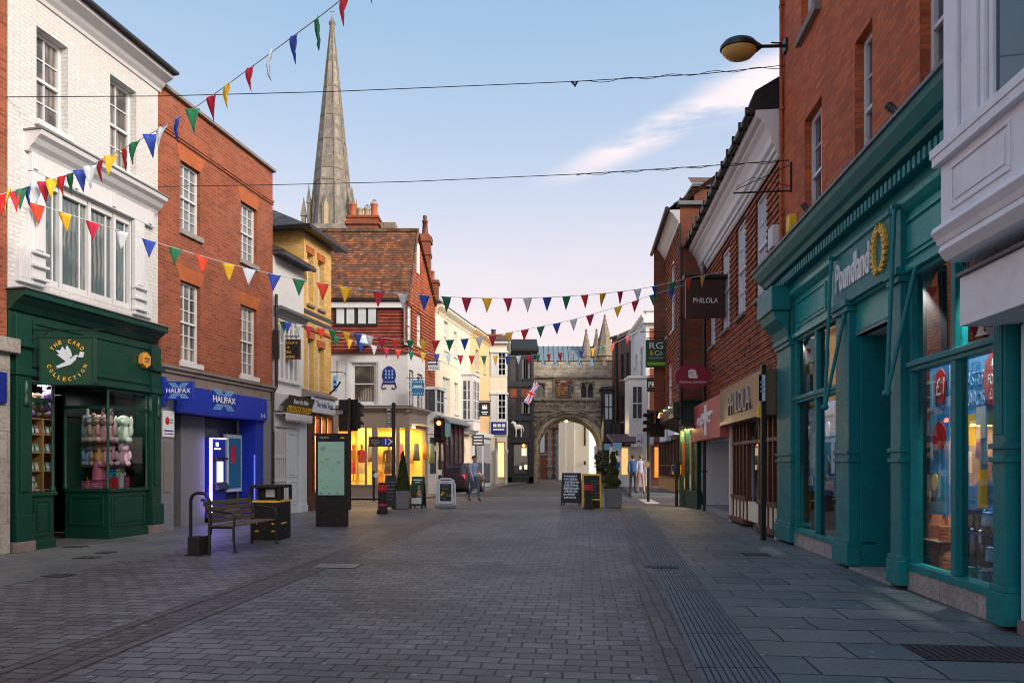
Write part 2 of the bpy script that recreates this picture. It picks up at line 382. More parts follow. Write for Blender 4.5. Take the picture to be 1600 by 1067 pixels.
# ------------------------------------------------------------------ building helper
class Bld:
    """a building: an Empty at the left foot of its facade; local x along the facade, y into the building"""
    def __init__(s, name, label, cat, p0, p1, group=None):
        s.p0 = Vector((p0[0], p0[1])); s.p1 = Vector((p1[0], p1[1]))
        s.d = (s.p1-s.p0).normalized(); s.L = (s.p1-s.p0).length
        s.n = Vector((s.d.y, -s.d.x))
        s.e = thing(name, label, cat, (p0[0], p0[1], 0), math.atan2(s.d.y, s.d.x), group)
        s.holes = []; s.cuts = []
    def q(s, px, py, off=0):
        dx = (px-CX)/F; P = s.p0+s.n*off
        Y = P.dot(s.n)/(dx*s.n.x+s.n.y); X = dx*Y
        return ((X-s.p0.x)*s.d.x+(Y-s.p0.y)*s.d.y, CH-(py-HY)/F*Y)
    def u(s, px, off=0): return s.q(px, HY, off)[0]
    def z(s, px, py, off=0): return s.q(px, py, off)[1]
    def w2(s, u, y=0):
        return s.p0+s.d*u-s.n*y
    def part(s, name, mb, mats, bev=0, parent=None):
        return mb.build(name, mats, parent or s.e, bev)
    def rect(s, px0, px1, pt, pb):
        u0, zt = s.q(px0, pt); _, zb = s.q(px0, pb); u1 = s.u(px1)
        return u0, u1, zb, zt
    def wall(s, z0, z1, mat, depth=6, u0=0, u1=None, rev=.2, name='wall', back=True, sides=True, mats=None, saw=0):
        u1 = s.L if u1 is None else u1
        mb = M()
        hs = [h for h in s.holes if h[2] < z1 and h[3] > z0]
        xs = sorted({u0, u1} | {min(max(h[0], u0), u1) for h in hs} | {min(max(h[1], u0), u1) for h in hs})
        zs = sorted({z0, z1} | {min(max(h[2], z0), z1) for h in hs} | {min(max(h[3], z0), z1) for h in hs})
        if saw:
            k = math.floor(z0/saw)
            zs = sorted(set(zs) | {saw*i for i in range(k, int(z1/saw)+1) if z0 < saw*i < z1})
        for a, b in zip(xs, xs[1:]):
            for c, d in zip(zs, zs[1:]):
                if b-a < 1e-4 or d-c < 1e-4: continue
                mx, mz = (a+b)/2, (c+d)/2
                if any(h[0] < mx < h[1] and h[2] < mz < h[3] for h in hs): continue
                if saw:
                    e = .03*(1-(c/saw-math.floor(c/saw+1e-6))); e2 = .03*(1-(d/saw-math.ceil(d/saw-1e-6)+1))
                    mb.face([(a,-e,c),(b,-e,c),(b,-e2,d),(a,-e2,d)])
                    if e > .029: mb.face([(a,-e,c),(b,-e,c),(b,0,c),(a,0,c)])
                else: mb.face([(a,0,c),(b,0,c),(b,0,d),(a,0,d)])
        for h in hs:
            a, b, c, d = h[:4]; r = h[4] if len(h) > 4 else rev
            mb.face([(a,0,c),(a,0,d),(a,r,d),(a,r,c)]); mb.face([(b,0,c),(b,r,c),(b,r,d),(b,0,d)])
            mb.face([(a,0,d),(b,0,d),(b,r,d),(a,r,d)]); mb.face([(a,0,c),(a,r,c),(b,r,c),(b,0,c)])
        if sides:
            mb.face([(u0,0,z0),(u0,0,z1),(u0,depth,z1),(u0,depth,z0)], 1 if mats else 0)
            mb.face([(u1,0,z0),(u1,depth,z0),(u1,depth,z1),(u1,0,z1)], 1 if mats else 0)
        if back:
            mb.face([(u0,depth,z0),(u0,depth,z1),(u1,depth,z1),(u1,depth,z0)])
            mb.face([(u0,0,z1),(u1,0,z1),(u1,depth,z1),(u0,depth,z1)])
        return s.part(name, mb, mats or mat)
    def sash(s, r, nx=2, nz=2, rec=.12, frame='white', glass='glass', sill='white', fw=.055, bar=.022, name='window', off=0, hole=True, meet=True, split=.5, silld=.07, sillh=.08, parent=None, x=True):
        u0, u1, z0, z1 = r
        if hole: s.holes.append((u0, u1, z0, z1, rec+.07))
        f = M(); y0 = rec-off; y1 = y0+.07
        f.box(u0, u0+fw, y0, y1, z0, z1); f.box(u1-fw, u1, y0, y1, z0, z1)
        f.box(u0+fw, u1-fw, y0, y1, z1-fw, z1); f.box(u0+fw, u1-fw, y0, y1, z0, z0+fw*1.2)
        zm = z0+(z1-z0)*split
        if meet: f.box(u0+fw, u1-fw, y0-.012, y1, zm-.025, zm+.025)
        a, b = u0+fw, u1-fw
        for i in range(1, nx):
            xx = a+(b-a)*i/nx; f.box(xx-bar/2, xx+bar/2, y0+.018, y1-.002, z0+fw, z1-fw)
        for (c, d) in (((z0+fw, zm), (zm, z1-fw)) if meet else ((z0+fw, z1-fw),)):
            for k in range(1, nz):
                zz = c+(d-c)*k/nz; f.box(a, b, y0+.021, y1-.005, zz-bar/2, zz+bar/2)
        w = s.part(name, f, MT[frame], 0, parent)
        g = M(); yy = y0+.045
        g.face([(u0+.01, yy, z0+.01),(u1-.01, yy, z0+.01),(u1-.01, yy, z1-.01),(u0+.01, yy, z1-.01)])
        g.build('pane', MT[glass], w)
        if sill:
            k = M(); k.box(u0-.05, u1+.05, -off-silld, y0+.02, z0-sillh, z0-.001)
            k.build('sill', MT[sill], w, .008)
        return w
    def cornice(s, z, u0, u1, prof, mat, name='cornice', bev=0, parent=None):
        # prof: list of (projection, height) from bottom upwards; extruded along the facade
        poly = [(.0-0.0, z+prof[0][1])]+[(-p, z+h) for p, h in prof]+[(0.0, z+prof[-1][1])]
        mb = M(); mb.prism(poly, 'x', u0, u1)
        return s.part(name, mb, MT[mat] if isinstance(mat, str) else mat, bev, parent)
    def bx(s, name, mat, u0, u1, y0, y1, z0, z1, bev=0, parent=None):
        mb = M(); mb.box(u0, u1, y0, y1, z0, z1)
        return s.part(name, mb, MT[mat], bev, parent)

def panelled(mb, u0, u1, z0, z1, y, m=0, d=.02, inset=.06, y2=None):
    """raised-and-fielded panel on the face y (outwards is -y)"""
    w = .03
    mb.box(u0+inset, u1-inset, y-d, y, z0+inset, z0+inset+w, m); mb.box(u0+inset, u1-inset, y-d, y, z1-inset-w, z1-inset, m)
    mb.box(u0+inset, u0+inset+w, y-d, y, z0+inset+w, z1-inset-w, m); mb.box(u1-inset-w, u1-inset, y-d, y, z0+inset+w, z1-inset-w, m)
    if u1-u0 > 2*inset+.2 and z1-z0 > 2*inset+.2:
        mb.box(u0+inset+.07, u1-inset-.07, y-d*.7, y, z0+inset+.07, z1-inset-.07, m)

# ------------------------------------------------------------------ camera, sky, sun
cam = bpy.data.cameras.new('camera'); co = bpy.data.objects.new('camera', cam); COL.objects.link(co)
cam.sensor_width = 36; cam.lens = 24; cam.clip_end = 3000; cam.clip_start = .05
cam.shift_y = (HY-533.5)/1600
co.location = (0, 0, CH); co.rotation_euler = (R(90), 0, 0); SC.camera = co

SUN_EL, SUN_AZ = R(24), R(128)      # azimuth clockwise from +Y: behind the camera on the right
sd = Vector((math.sin(SUN_AZ)*math.cos(SUN_EL), math.cos(SUN_AZ)*math.cos(SUN_EL), math.sin(SUN_EL)))
sl = bpy.data.lights.new('sun', 'SUN'); sl.energy = 2.0; sl.angle = R(24); sl.color = (1, .88, .76)
so = bpy.data.objects.new('sun', sl); COL.objects.link(so)
so.rotation_euler = sd.to_track_quat('Z', 'Y').to_euler(); so.location = (20, -20, 30)

wd = bpy.data.worlds.new('World'); SC.world = wd; wd.use_nodes = True
nt = wd.node_tree; nt.nodes.clear()
wo = N(nt, 'ShaderNodeOutputWorld'); bg = N(nt, 'ShaderNodeBackground')
sky = N(nt, 'ShaderNodeTexSky', sky_type='NISHITA'); sky.sun_disc = False
sky.sun_elevation = R(10); sky.sun_rotation = SUN_AZ; sky.air_density = 1.0; sky.dust_density = 1.0
tc = N(nt, 'ShaderNodeTexCoord'); sp = N(nt, 'ShaderNodeSeparateXYZ'); nt.links.new(tc.outputs['Generated'], sp.inputs[0])
grad = ramp(nt, sp.outputs[2], [(0, (.66,.55,.52)), (.20, (.62,.53,.55)), (.27, (.56,.52,.57)), (.34, (.455,.48,.57)), (.44, (.33,.42,.555)), (.54, (.25,.37,.52)), (1, (.12,.24,.45))])
sk = mixc(nt, 1.0, sky.outputs[0], (.10,.10,.10), 'MULTIPLY')
base = mixc(nt, .82, sk, grad)
# thin high cloud, placed by direction
mp = N(nt, 'ShaderNodeMapping'); mp.inputs['Scale'].default_value = (2.0, 3, 11.0); mp.inputs['Rotation'].default_value = (0, R(17), 0)
nt.links.new(tc.outputs['Generated'], mp.inputs[0])
cn = noise(nt, mp.outputs[0], 2.4, 9, .62)
def spot(c, rx, rz, tilt):
    # soft elliptical region round a sky direction
    c = Vector(c).normalized()
    a = N(nt, 'ShaderNodeVectorMath', operation='SUBTRACT'); nt.links.new(tc.outputs['Generated'], a.inputs[0]); a.inputs[1].default_value = c
    m2 = N(nt, 'ShaderNodeMapping'); m2.vector_type = 'TEXTURE'; m2.inputs['Rotation'].default_value = (0, tilt, 0); m2.inputs['Scale'].default_value = (rx, 1, rz)
    nt.links.new(a.outputs[0], m2.inputs[0])
    l = N(nt, 'ShaderNodeVectorMath', operation='LENGTH'); nt.links.new(m2.outputs[0], l.inputs[0])
    return ramp(nt, l.outputs['Value'], [(.15, 1), (1, 0)], 'EASE')
def mth(op, a, b):
    n = N(nt, 'ShaderNodeMath', operation=op)
    for i, x in enumerate((a, b)):
        if isinstance(x, (int, float)): n.inputs[i].default_value = x
        else: nt.links.new(x, n.inputs[i])
    return n.outputs[0]
s1 = spot((.225, 1, .490), .20, .026, R(-19))
s1b = spot((.365, 1, .555), .13, .040, R(-14))
cl = mth('MULTIPLY', ramp(nt, cn, [(.34, 0), (.52, 1)]), mth('MAXIMUM', s1, s1b))
low = mth('MULTIPLY', ramp(nt, cn, [(.40, 0), (.75, .6)]), ramp(nt, sp.outputs[2], [(.12, 1), (.36, 0)]))
base = mixc(nt, low, base, (.64,.54,.54))
base = mixc(nt, mth('MULTIPLY', cl, .9), base, (.68,.575,.575))
# warm afterglow round the sun's direction
dt = N(nt, 'ShaderNodeVectorMath', operation='DOT_PRODUCT'); nt.links.new(tc.outputs['Generated'], dt.inputs[0]); dt.inputs[1].default_value = (sd.x, sd.y, .12)
gl = ramp(nt, dt.outputs['Value'], [(.2, 0), (1, 1)])
base = mixc(nt, mth('MULTIPLY', gl, .8), base, (1.75,1.32,1.0))
nt.links.new(base, bg.inputs[0]); bg.inputs[1].default_value = .90
nt.links.new(bg.outputs[0], wo.inputs[0])
SC.cycles.filter_width = 1.05
SC.view_settings.view_transform = 'Standard'; SC.view_settings.look = 'None'; SC.view_settings.exposure = .93; SC.view_settings.gamma = 1

# ------------------------------------------------------------------ ground
def sett_mat(name, w, h, c1, c2, joint, ms, bmp=.6, blot=.35):
    m, nt, b, o = newmat(name)
    v = uvn(nt)
    # wobble so that courses are not ruler-straight
    nz = N(nt, 'ShaderNodeTexNoise'); nz.inputs['Scale'].default_value = 1.6; nt.links.new(v, nz.inputs['Vector'])
    vm = N(nt, 'ShaderNodeVectorMath', operation='SCALE'); vm.inputs['Scale'].default_value = .075; nt.links.new(nz.outputs['Color'], vm.inputs[0])
    va = N(nt, 'ShaderNodeVectorMath', operation='ADD'); nt.links.new(v, va.inputs[0]); nt.links.new(vm.outputs[0], va.inputs[1])
    br = N(nt, 'ShaderNodeTexBrick'); nt.links.new(va.outputs[0], br.inputs['Vector'])
    br.inputs['Scale'].default_value = 1; br.inputs['Brick Width'].default_value = w; br.inputs['Row Height'].default_value = h
    br.inputs['Mortar Size'].default_value = ms; br.inputs['Mortar Smooth'].default_value = .3
    br.inputs['Color1'].default_value = (*c1,1); br.inputs['Color2'].default_value = (*c2,1); br.inputs['Mortar'].default_value = (*joint,1)
    ov = objn(nt)
    c = mixc(nt, 1.0, br.outputs['Color'], ramp(nt, noise(nt, ov, .45, 6, .6), [(.3, 1-blot), (.7, 1+blot*.6)]), 'MULTIPLY')
    n2 = noise(nt, ov, 30, 5, .7)
    c = mixc(nt, 1.0, c, ramp(nt, n2, [(.25, .62), (.75, 1.3)]), 'MULTIPLY')
    # chewing-gum specks
    vo = N(nt, 'ShaderNodeTexVoronoi', voronoi_dimensions='2D'); vo.inputs['Scale'].default_value = 1.7; nt.links.new(ov, vo.inputs['Vector'])
    c = mixc(nt, ramp(nt, vo.outputs['Distance'], [(.030, .8), (.042, 0)]), c, (.30,.31,.32))
    nt.links.new(c, b.inputs['Base Color'])
    r_ = ramp(nt, n2, [(.3, .40), (.7, .70)]); nt.links.new(r_, b.inputs['Roughness'])
    b.inputs['Specular IOR Level'].default_value = .4
    iv = N(nt, 'ShaderNodeMath', operation='SUBTRACT'); mu = N(nt, 'ShaderNodeMath', operation='MULTIPLY'); mu.inputs[1].default_value = .6
    nt.links.new(n2, mu.inputs[0]); nt.links.new(mu.outputs[0], iv.inputs[0]); nt.links.new(br.outputs['Fac'], iv.inputs[1])
    bump(nt, b, iv.outputs[0], bmp, .012)
    return m
MT['setts'] = sett_mat('clay_setts', .24, .15, (.205,.203,.205), (.128,.130,.137), (.034,.034,.035), .0085, 1.0, .5)
MT['setts2'] = sett_mat('channel_setts', .23, .115, (.150,.135,.132), (.095,.09,.092), (.022,.021,.021), .0085)
MT['slabs'] = sett_mat('stone_slabs', .85, .46, (.20,.21,.20), (.12,.155,.165), (.026,.027,.028), .011, .5, .4)
MT['slabs_l'] = sett_mat('stone_slabs_left', .6, .4, (.20,.205,.195), (.14,.155,.155), (.035,.034,.032), .007, .3, .3)
MT['asphalt'] = plain('asphalt', (.062,.06,.066), .75, var=.2, sc=2, bmp=.3, bsc=90)
MT['asphalt_pale'] = plain('worn_asphalt', (.11,.105,.115), .7, var=.2, sc=2, bmp=.3, bsc=90)
MT['kerb'] = plain('kerb_stone', (.17,.165,.165), .8, var=.2, sc=6, bmp=.2)
MT['earth'] = plain('ground', (.07,.068,.066), .9, var=.2)
MT['whiteline'] = plain('road_paint', (.62,.62,.60), .7, var=.15, sc=8)

def sheet(name, pts, z, mat, rot=None):
    mb = M(); mb.face([(x, y, z) for x, y in pts])
    return tag(mb.build(name, MT[mat], None, 0, rot), None, None, None, 'structure')
sheet('ground', [(-900,-300),(900,-300),(900,1500),(-900,1500)], -.03, 'earth')
ST = -math.atan(.107)                                   # street direction
lef = lambda Y: -7.32+.135*Y                            # where setts meet the left slabs
dl = lambda Y: .64+.142*Y                               # drain strip, left and right
dr = lambda Y: 1.197+.1375*Y
lw = lambda Y: -10.54+.2*Y
rw = lambda Y: 3.86+.104*Y
YJ = 22.4
sheet('street_paving', [(lef(-8),-8),(dl(-8),-8),(dl(YJ),YJ),(lef(YJ),YJ)], 0, 'setts', ST)
sheet('pavement', [(lw(-8)-1,-8),(lef(-8),-8),(lef(YJ),YJ),(lw(YJ)-1,YJ)], 0.0, 'slabs_l', -.16+math.pi/2)
sheet('pavement', [(dr(-8),-8),(rw(-8)+1.4,-8),(rw(YJ)+1.4,YJ),(dr(YJ),YJ)], 0.0, 'slabs', ST)
for o_ in (0, .46):
    c0 = lambda Y, o=o_: -4.30+.115*Y+o
    sheet('channel_paving', [(c0(-8),-8),(c0(-8)+.13,-8),(c0(20.6)+.13,20.6),(c0(20.6),20.6)], .004, 'setts2', ST+math.pi/2)
sheet('channel_paving', [(-4.30+.115*-8+.145,-8),(-4.30+.115*-8+.445,-8),(-4.30+.115*20.6+.445,20.6),(-4.30+.115*20.6+.145,20.6)], .003, 'setts2', ST)
sheet('channel_paving', [(dl(-8)-.30,-8),(dl(-8)-.01,-8),(dl(YJ)-.01,YJ),(dl(YJ)-.30,YJ)], .004, 'setts2', ST+math.pi/2)
# ribbed drain strip
MT['rib'] = plain('ribbed_paver', (.10,.125,.145), .55, var=.3, sc=5, bmp=.15, dirt=(.05,.055,.06), dirtamt=.6)
MT['rib_gap'] = plain('rib_groove', (.012,.013,.014), .9)
sheet('drain_strip_bed', [(dl(-8),-8),(dr(-8),-8),(dr(YJ),YJ),(dl(YJ),YJ)], -.006, 'rib_gap')
mb = M(); nr = 11
for i in range(nr):
    a, b = (i+.02)/nr, (i+.80)/nr
    f_ = lambda t, Y: dl(Y)*(1-t)+dr(Y)*t
    Y = -8.0
    while Y < YJ-.1:
        Y2 = min(YJ, Y+1.0)-.012
        dz = random.uniform(-.001, .001)
        p = [(f_(a,Y),Y,.001+dz),(f_(b,Y),Y,.001+dz),(f_(b,Y2),Y2,.001+dz),(f_(a,Y2),Y2,.001+dz)]
        mb.face(p)
        mb.face([p[0],p[3],(p[3][0],p[3][1],-.02),(p[0][0],p[0][1],-.02)]); mb.face([p[1],p[2],(p[2][0],p[2][1],-.02),(p[1][0],p[1][1],-.02)])
        Y += 1.0
tag(mb.build('drain_strip', MT['rib']), None, None, None, 'structure')
# junction and the street beyond
sheet('crossing_road', [(-60,YJ),(60,YJ),(60,30.2),(-60,30.2)], -.004, 'asphalt_pale')
sheet('crossing_band', [(-5.5,YJ-.02),(dl(YJ)+.4,YJ-.02),(dl(YJ)+.4,YJ+.55),(-5.5,YJ+.55)], .004, 'kerb')
lk = [(-3.6,28.0),(-2.77,29.6),(-1.1,38.5),(1.35,50.0)]
rk = [(5.1,28.6),(5.35,30.4),(6.3,38),(7.2,50)]
sheet('high_road', [(-3.2,30.2),(5.5,30.2),(6.3,38),(7.2,50),(7.2,62),(1.3,62),(1.35,50),(-1.1,38.5),(-2.77,30.2)], .0, 'asphalt')
def raised(name, pts, z, mat):
    mb = M(); n = len(pts)
    mb.prism(pts, 'z', -.02, z); return tag(mb.build(name, MT[mat], None, .02), None, None, None, 'structure')
raised('pavement', lk+[(.2,52),(-8,52),(-14,28)], .09, 'slabs_l')
raised('pavement', [(a,b) for a, b in rk]+[(14,50),(14,28.6)], .09, 'slabs_l')
mb = M()
for k in (lk, rk):
    for (a, b), (c, d) in zip(k, k[1:]):
        v = Vector((c-a, d-b)).normalized(); nn = Vector((-v.y, v.x))*(.07)
        mb.prism([(a-nn.x,b-nn.y),(c-nn.x,d-nn.y),(c+nn.x,d+nn.y),(a+nn.x,b+nn.y)], 'z', -.02, .102)
tag(mb.build('kerb', MT['kerb']), None, None, None, 'structure')
mb = M(); 
for pts in ([(4.85,24.6),(5.35,24.6),(5.62,27.6),(5.1,27.6)],):
    mb.face([(x,y,.004) for x,y in pts])
tag(mb.build('give_way_mark', MT['whiteline']), None, None, None, 'structure')
# ================================================================== LEFT SIDE
def lp(px, Y=None):
    """point on the left building line seen at image column px"""
    k = (px-CX)/F
    Y = -10.54/(k-.2); return (k*Y, Y)
# ---- far-left brick sliver
a = lp(12); bdir = Vector((.2, 1)).normalized()
B = Bld('brick_house', 'red brick house with stone pilaster at the far left edge of the picture', 'building', (a[0]-.2*9-.004, a[1]-9), (a[0]-.004, a[1]-.01))
B.wall(3.35, 10.6, MT['red_brick'], 7)
B.wall(0, 3.3, MT['stone_band'], 7, name='ground_floor_wall')
B.bx('stone_cornice', 'plinth_stone', 0, B.L+.06, -.22, .05, 3.28, 3.52, .02)
B.bx('pilaster', 'plinth_stone', B.L-.55, B.L-.02, -.09, .02, 0, 3.28, .01)
m = M(); m.box(B.L-.9, B.L-.14, -.16, -.10, 2.45, 2.95)
B.part('blue_sign_panel', m, MT['blue_dark'], .01)

# ---- card shop
def bird(parent, cx, cz, s, y):
    m = M()
    def poly(pts, dy):
        m.prism([(cx+x*s, cz+z*s) for x, z in pts], 'y', y-dy, y)
    poly([(-.42,-.32),(-.10,-.22),(.12,-.16),(.30,.0),(.34,.12),(.44,.14),(.33,.20),(.24,.14),(.10,.02),(-.10,-.08),(-.40,-.22),(-.30,-.26)], .012)
    poly([(-.02,-.06),(-.36,.20),(-.26,.22),(-.40,.36),(-.24,.34),(-.16,.48),(-.04,.30),(.10,.12),(.12,.0)], .010)
    poly([(.06,.05),(-.06,.30),(.0,.52),(.12,.34),(.18,.14)], .014)
    poly([(.40,.10),(.56,.10),(.60,.28),(.46,.30)], .011)
    return m.build('bird_emblem', MT['f_white'], parent)

B = Bld('card_shop', 'white painted brick shop with bottle green shopfront and plush toy windows', 'building', lp(12.2), lp(246.8))
CARD = B; L = B.L
H = B.z(262, 112, .35)
r1 = B.rect(57, 106, 40, 187); r2 = B.rect(172, 213, 115, 256)
for r in (r1, r2):
    B.sash(r, 2, 2, rec=.16, glass='glass_curt', sillh=.10, silld=.09)
big = B.rect(62, 207, 278, 470); big = (big[0], big[1], 4.62, big[3])
B.holes.append((*big, .14))
B.wall(4.1, H-.25, MT['white_brick'], 8, rev=.14)
# eaves
B.cornice(H-.55, -.05, L+.05, [(.03,.24),(.05,.30),(.12,.36),(.16,.42),(.30,.48),(.34,.50),(.34,.58)], 'white', 'eaves_cornice')
m = M(); m.box(-.08, L+.08, -.46, .3, H+.03, H+.09); m.prism([(-.46,H+.09),(4,H+2.2),(8.3,H+.09)], 'x', -.05, L+.05)
B.part('roof', m, MT['slate'])
# large first-floor window: four tall lights with timber surround
u0, u1, z0, z1 = big
f = M()
xs = [u0]+[B.u(p) for p in (97, 142, 181)]+[u1]
for i, x in enumerate(xs):
    w = .045 if i in (0, 4) else .03
    f.box(x-w, x+w, .02, .14, z0, z1)
for a_, b_ in zip(xs, xs[1:]):
    f.box(a_+.05, b_-.05, .03, .13, z1-.10, z1); f.box(a_+.05, b_-.05, .03, .13, z0, z0+.10)
    xx = a_+(b_-a_)*.72; f.box(xx-.012, xx+.012, .07, .105, z0+.1, z1-.1)
w = B.part('display_window', f, MT['white'], .006)
m = M(); m.face([(u0,.11,z0),(u1,.11,z0),(u1,.11,z1),(u0,.11,z1)]); m.build('pane', MT['glass_blue'], w)
for sx, e in ((u0-.10, -1), (u1+.10, 1)):
    f = M()
    f.box(sx-.13, sx+.13, -.10, 0, z0-.1, z1+.02); f.box(sx-.08, sx+.08, -.13, -.10, z0+.5, z1-.15)
    for k in range(3): f.box(sx-.15, sx+.15, -.17, -.02, z0+.42-.22*k, z0+.47-.22*k)
    B.part('window_surround', f, MT['white'], .01)
for sx, e in ((u0-.23, -1), (u1+.23, 1)):       # scrolled consoles
    f = M(); pts = [(0,-.1),(0,1.35),(.03,1.3),(.06,.85),(.10,.62),(.20,.45),(.24,.25),(.24,-.1)]
    f.prism([(sx+e*x, z0+z) for x, z in pts], 'y', -.08, 0)
    for k in range(3): f.box(sx+e*(.05+.06*k), sx+e*(.065+.06*k), -.105, -.08, z0-.02, z0+.48-.1*k)
    B.part('console', f, MT['white'], .006)
zt = B.z(40, 262); zc = B.z(40, 205, .2)
uf0, uf1 = B.u(40), B.u(238)
f = M(); f.box(uf0+.04, uf1-.04, -.09, 0, z1+.03, zt+.28)
for t in (.0, .3, .62, .97):
    x = uf0+.06+(uf1-uf0-.2)*t; f.box(x, x+.08, -.12, -.09, z1+.06, zt+.27)
B.part('frieze', f, MT['white'], .006)
B.cornice(zt+.28, uf0-.03, uf1+.03, [(.08,0),(.12,.06),(.20,.12),(.26,.20),(.34,.25),(.36,.33)], 'white', 'window_cornice')
B.bx('lead_flashing', 'lead', uf0-.05, uf1+.05, -.38, .0, zt+.612, zt+.64)
# shopfront
zs0, zs1 = B.z(12, 500, .3), B.z(12, 463, .35)
B.cornice(4.02, -.02, L-.14, [(.06,0),(.10,.04),(.16,.10),(.22,.14),(.30,.2),(.36,.22),(.36,.32)], 'green', 'shop_cornice')
B.bx('lead_flashing', 'lead', -.05, L-.12, -.39, .02, 4.343, 4.365)
f = M(); f.box(.0, L, -.02, .35, 2.95, 4.02)
f.box(.42, L-.20, -.05, -.02, 3.86, 3.92); f.box(.42, L-.20, -.05, -.02, 3.12, 3.18)
f.box(.42, .48, -.05, -.02, 3.18, 3.86); f.box(L-.26, L-.20, -.05, -.02, 3.18, 3.86)
f.box(.38, L-.2, -.09, -.02, 2.96, 3.03)
B.part('fascia', f, MT['green'], .006)
for x0, x1 in ((.06, .36), (L-.30, L-.02)):
    f = M(); f.box(x0, x1, -.10, .3, .18, 3.95); f.box(x0-.03, x1+.03, -.14, .3, 2.95, 3.06); f.box(x0-.03, x1+.03, -.18, .0, 3.42, 3.5)
    f.box(x0-.02, x1+.02, -.15, .3, .18, .62); f.box(x0+.07, x1-.07, -.13, -.1, 1.0, 2.8)
    f.lathe([(.05,0),(.065,.06),(.04,.12),(.055,.2),(.05,.35),(.02,.42)], ((x0+x1)/2, -.14, 2.45), 10)
    B.part('pilaster', f, MT['green'], .008)
    B.bx('plinth', 'stone_band', x0-.02, x1+.02, -.16, .3, 0, .18, .01)
# window blocks
ub0, ub1 = .40, B.u(84); uc0, uc1 = B.u(170), L-.32
ZS = .98
def stall(x0, x1, y0, y1, faces):
    f = M(); f.box(x0, x1, y0, y1, .0, ZS-.06); f.box(x0-.03, x1+.03, y0-.05, y1, ZS-.06, ZS)
    f.box(x0-.015, x1+.015, y0-.03, y1, 0, .16)
    if 'f' in faces: panelled(f, x0, x1, .16, ZS-.06, y0, inset=.07)
    return f
f = stall(ub0, ub1, 0, .95, 'f'); B.part('stall_riser', f, MT['green'], .006)
f = stall(uc0, uc1, 0, 1.0, 'f')
for z in ((.26, .31), (.80, .85)): f.box(uc0-.022, uc0, .1, .9, z[0], z[1])
for y in ((.1, .15), (.85, .9)): f.box(uc0-.022, uc0, y[0], y[1], .31, .80)
B.part('stall_riser', f, MT['green'], .006)
def glazed(name, x0, x1, y0, y1, side, transom=2.55):
    f = M(); z0, z1 = ZS, 2.95
    pts = {(x0, y0), (x1, y0)}
    for (x, y) in ((x0, y0), (x1, y0)) + (((x0, y1),) if side == 'l' else ((x1, y1),)):
        f.lathe([(.045,0),(.05,.05),(.028,.12),(.026,1.2),(.035,1.26),(.026,1.32),(.026,z1-z0)], (x, y, z0), 10)
    f.box(x0, x1, y0-.03, y0+.03, transom, transom+.06); f.box(x0, x1, y0-.03, y0+.03, z1-.06, z1)
    xs = x0 if side == 'l' else x1
    f.box(xs-.03, xs+.03, y0, y1, transom, transom+.06); f.box(xs-.03, xs+.03, y0, y1, z1-.06, z1)
    for e, x in ((1, x0), (-1, x1)):          # curved brackets under the transom
        f.tube([(x, y0, transom-.28), (x+e*.03, y0, transom-.14), (x+e*.10, y0, transom-.04), (x+e*.2, y0, transom)], .016, 6)
    e = 1
    f.tube([(xs, y0, transom-.28), (xs, y0+.03, transom-.14), (xs, y0+.10, transom-.04), (xs, y0+.2, transom)], .016, 6)
    w = B.part(name, f, MT['green'])
    m = M(); m.face([(x0,y0,z0),(x1,y0,z0),(x1,y0,z1),(x0,y0,z1)]); m.face([(xs,y0,z0),(xs,y1,z0),(xs,y1,z1),(xs,y0,z1)])
    m.build('pane', MT['shopglass'], w)
glazed('shop_window', ub0, ub1, .02, .95, 'r'); glazed('shop_window', uc0, uc1, .02, 1.0, 'l')
f = M(); f.box(ub1, uc0, 1.35, 1.40, 0, 2.95); f.box(ub1+.3, ub1+.36, 1.30, 1.35, 0, 2.5); f.box(uc0-.12, uc0-.06, 1.30, 1.35, 0, 2.5); f.box(ub1+.3, uc0-.06, 1.30, 1.35, 2.44, 2.5)
d_ = B.part('door', f, MT['green']); f = M(); f.tube([(ub1+.44, 1.27, .95),(ub1+.42, 1.24, 1.05),(ub1+.44, 1.27, 1.2)], .014, 6); f.build('handle', MT['gold'], d_)
f = M(); f.box(.36, L-.3, 2.4, 2.45, 0, 2.95); f.box(.3, .36, .3, 2.4, 0, 2.95); f.box(L-.30, L-.25, .3, 2.4, 0, 2.95); f.box(.3, L-.25, .36, 2.4, 2.96, 3.0); f.box(uc0, uc1+.02, 1.02, 1.06, ZS, 2.95)
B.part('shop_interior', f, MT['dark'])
lt = bpy.data.lights.new('shop_lamp', 'AREA'); lt.energy = 4; lt.size = .14; lt.color = (1,.93,.85)
for x in (uc0+.35, ub0+.3):
    lo = bpy.data.objects.new('shop_lamp', lt); COL.objects.link(lo); p = B.w2(x, .4); lo.location = (p.x, p.y, 2.88)
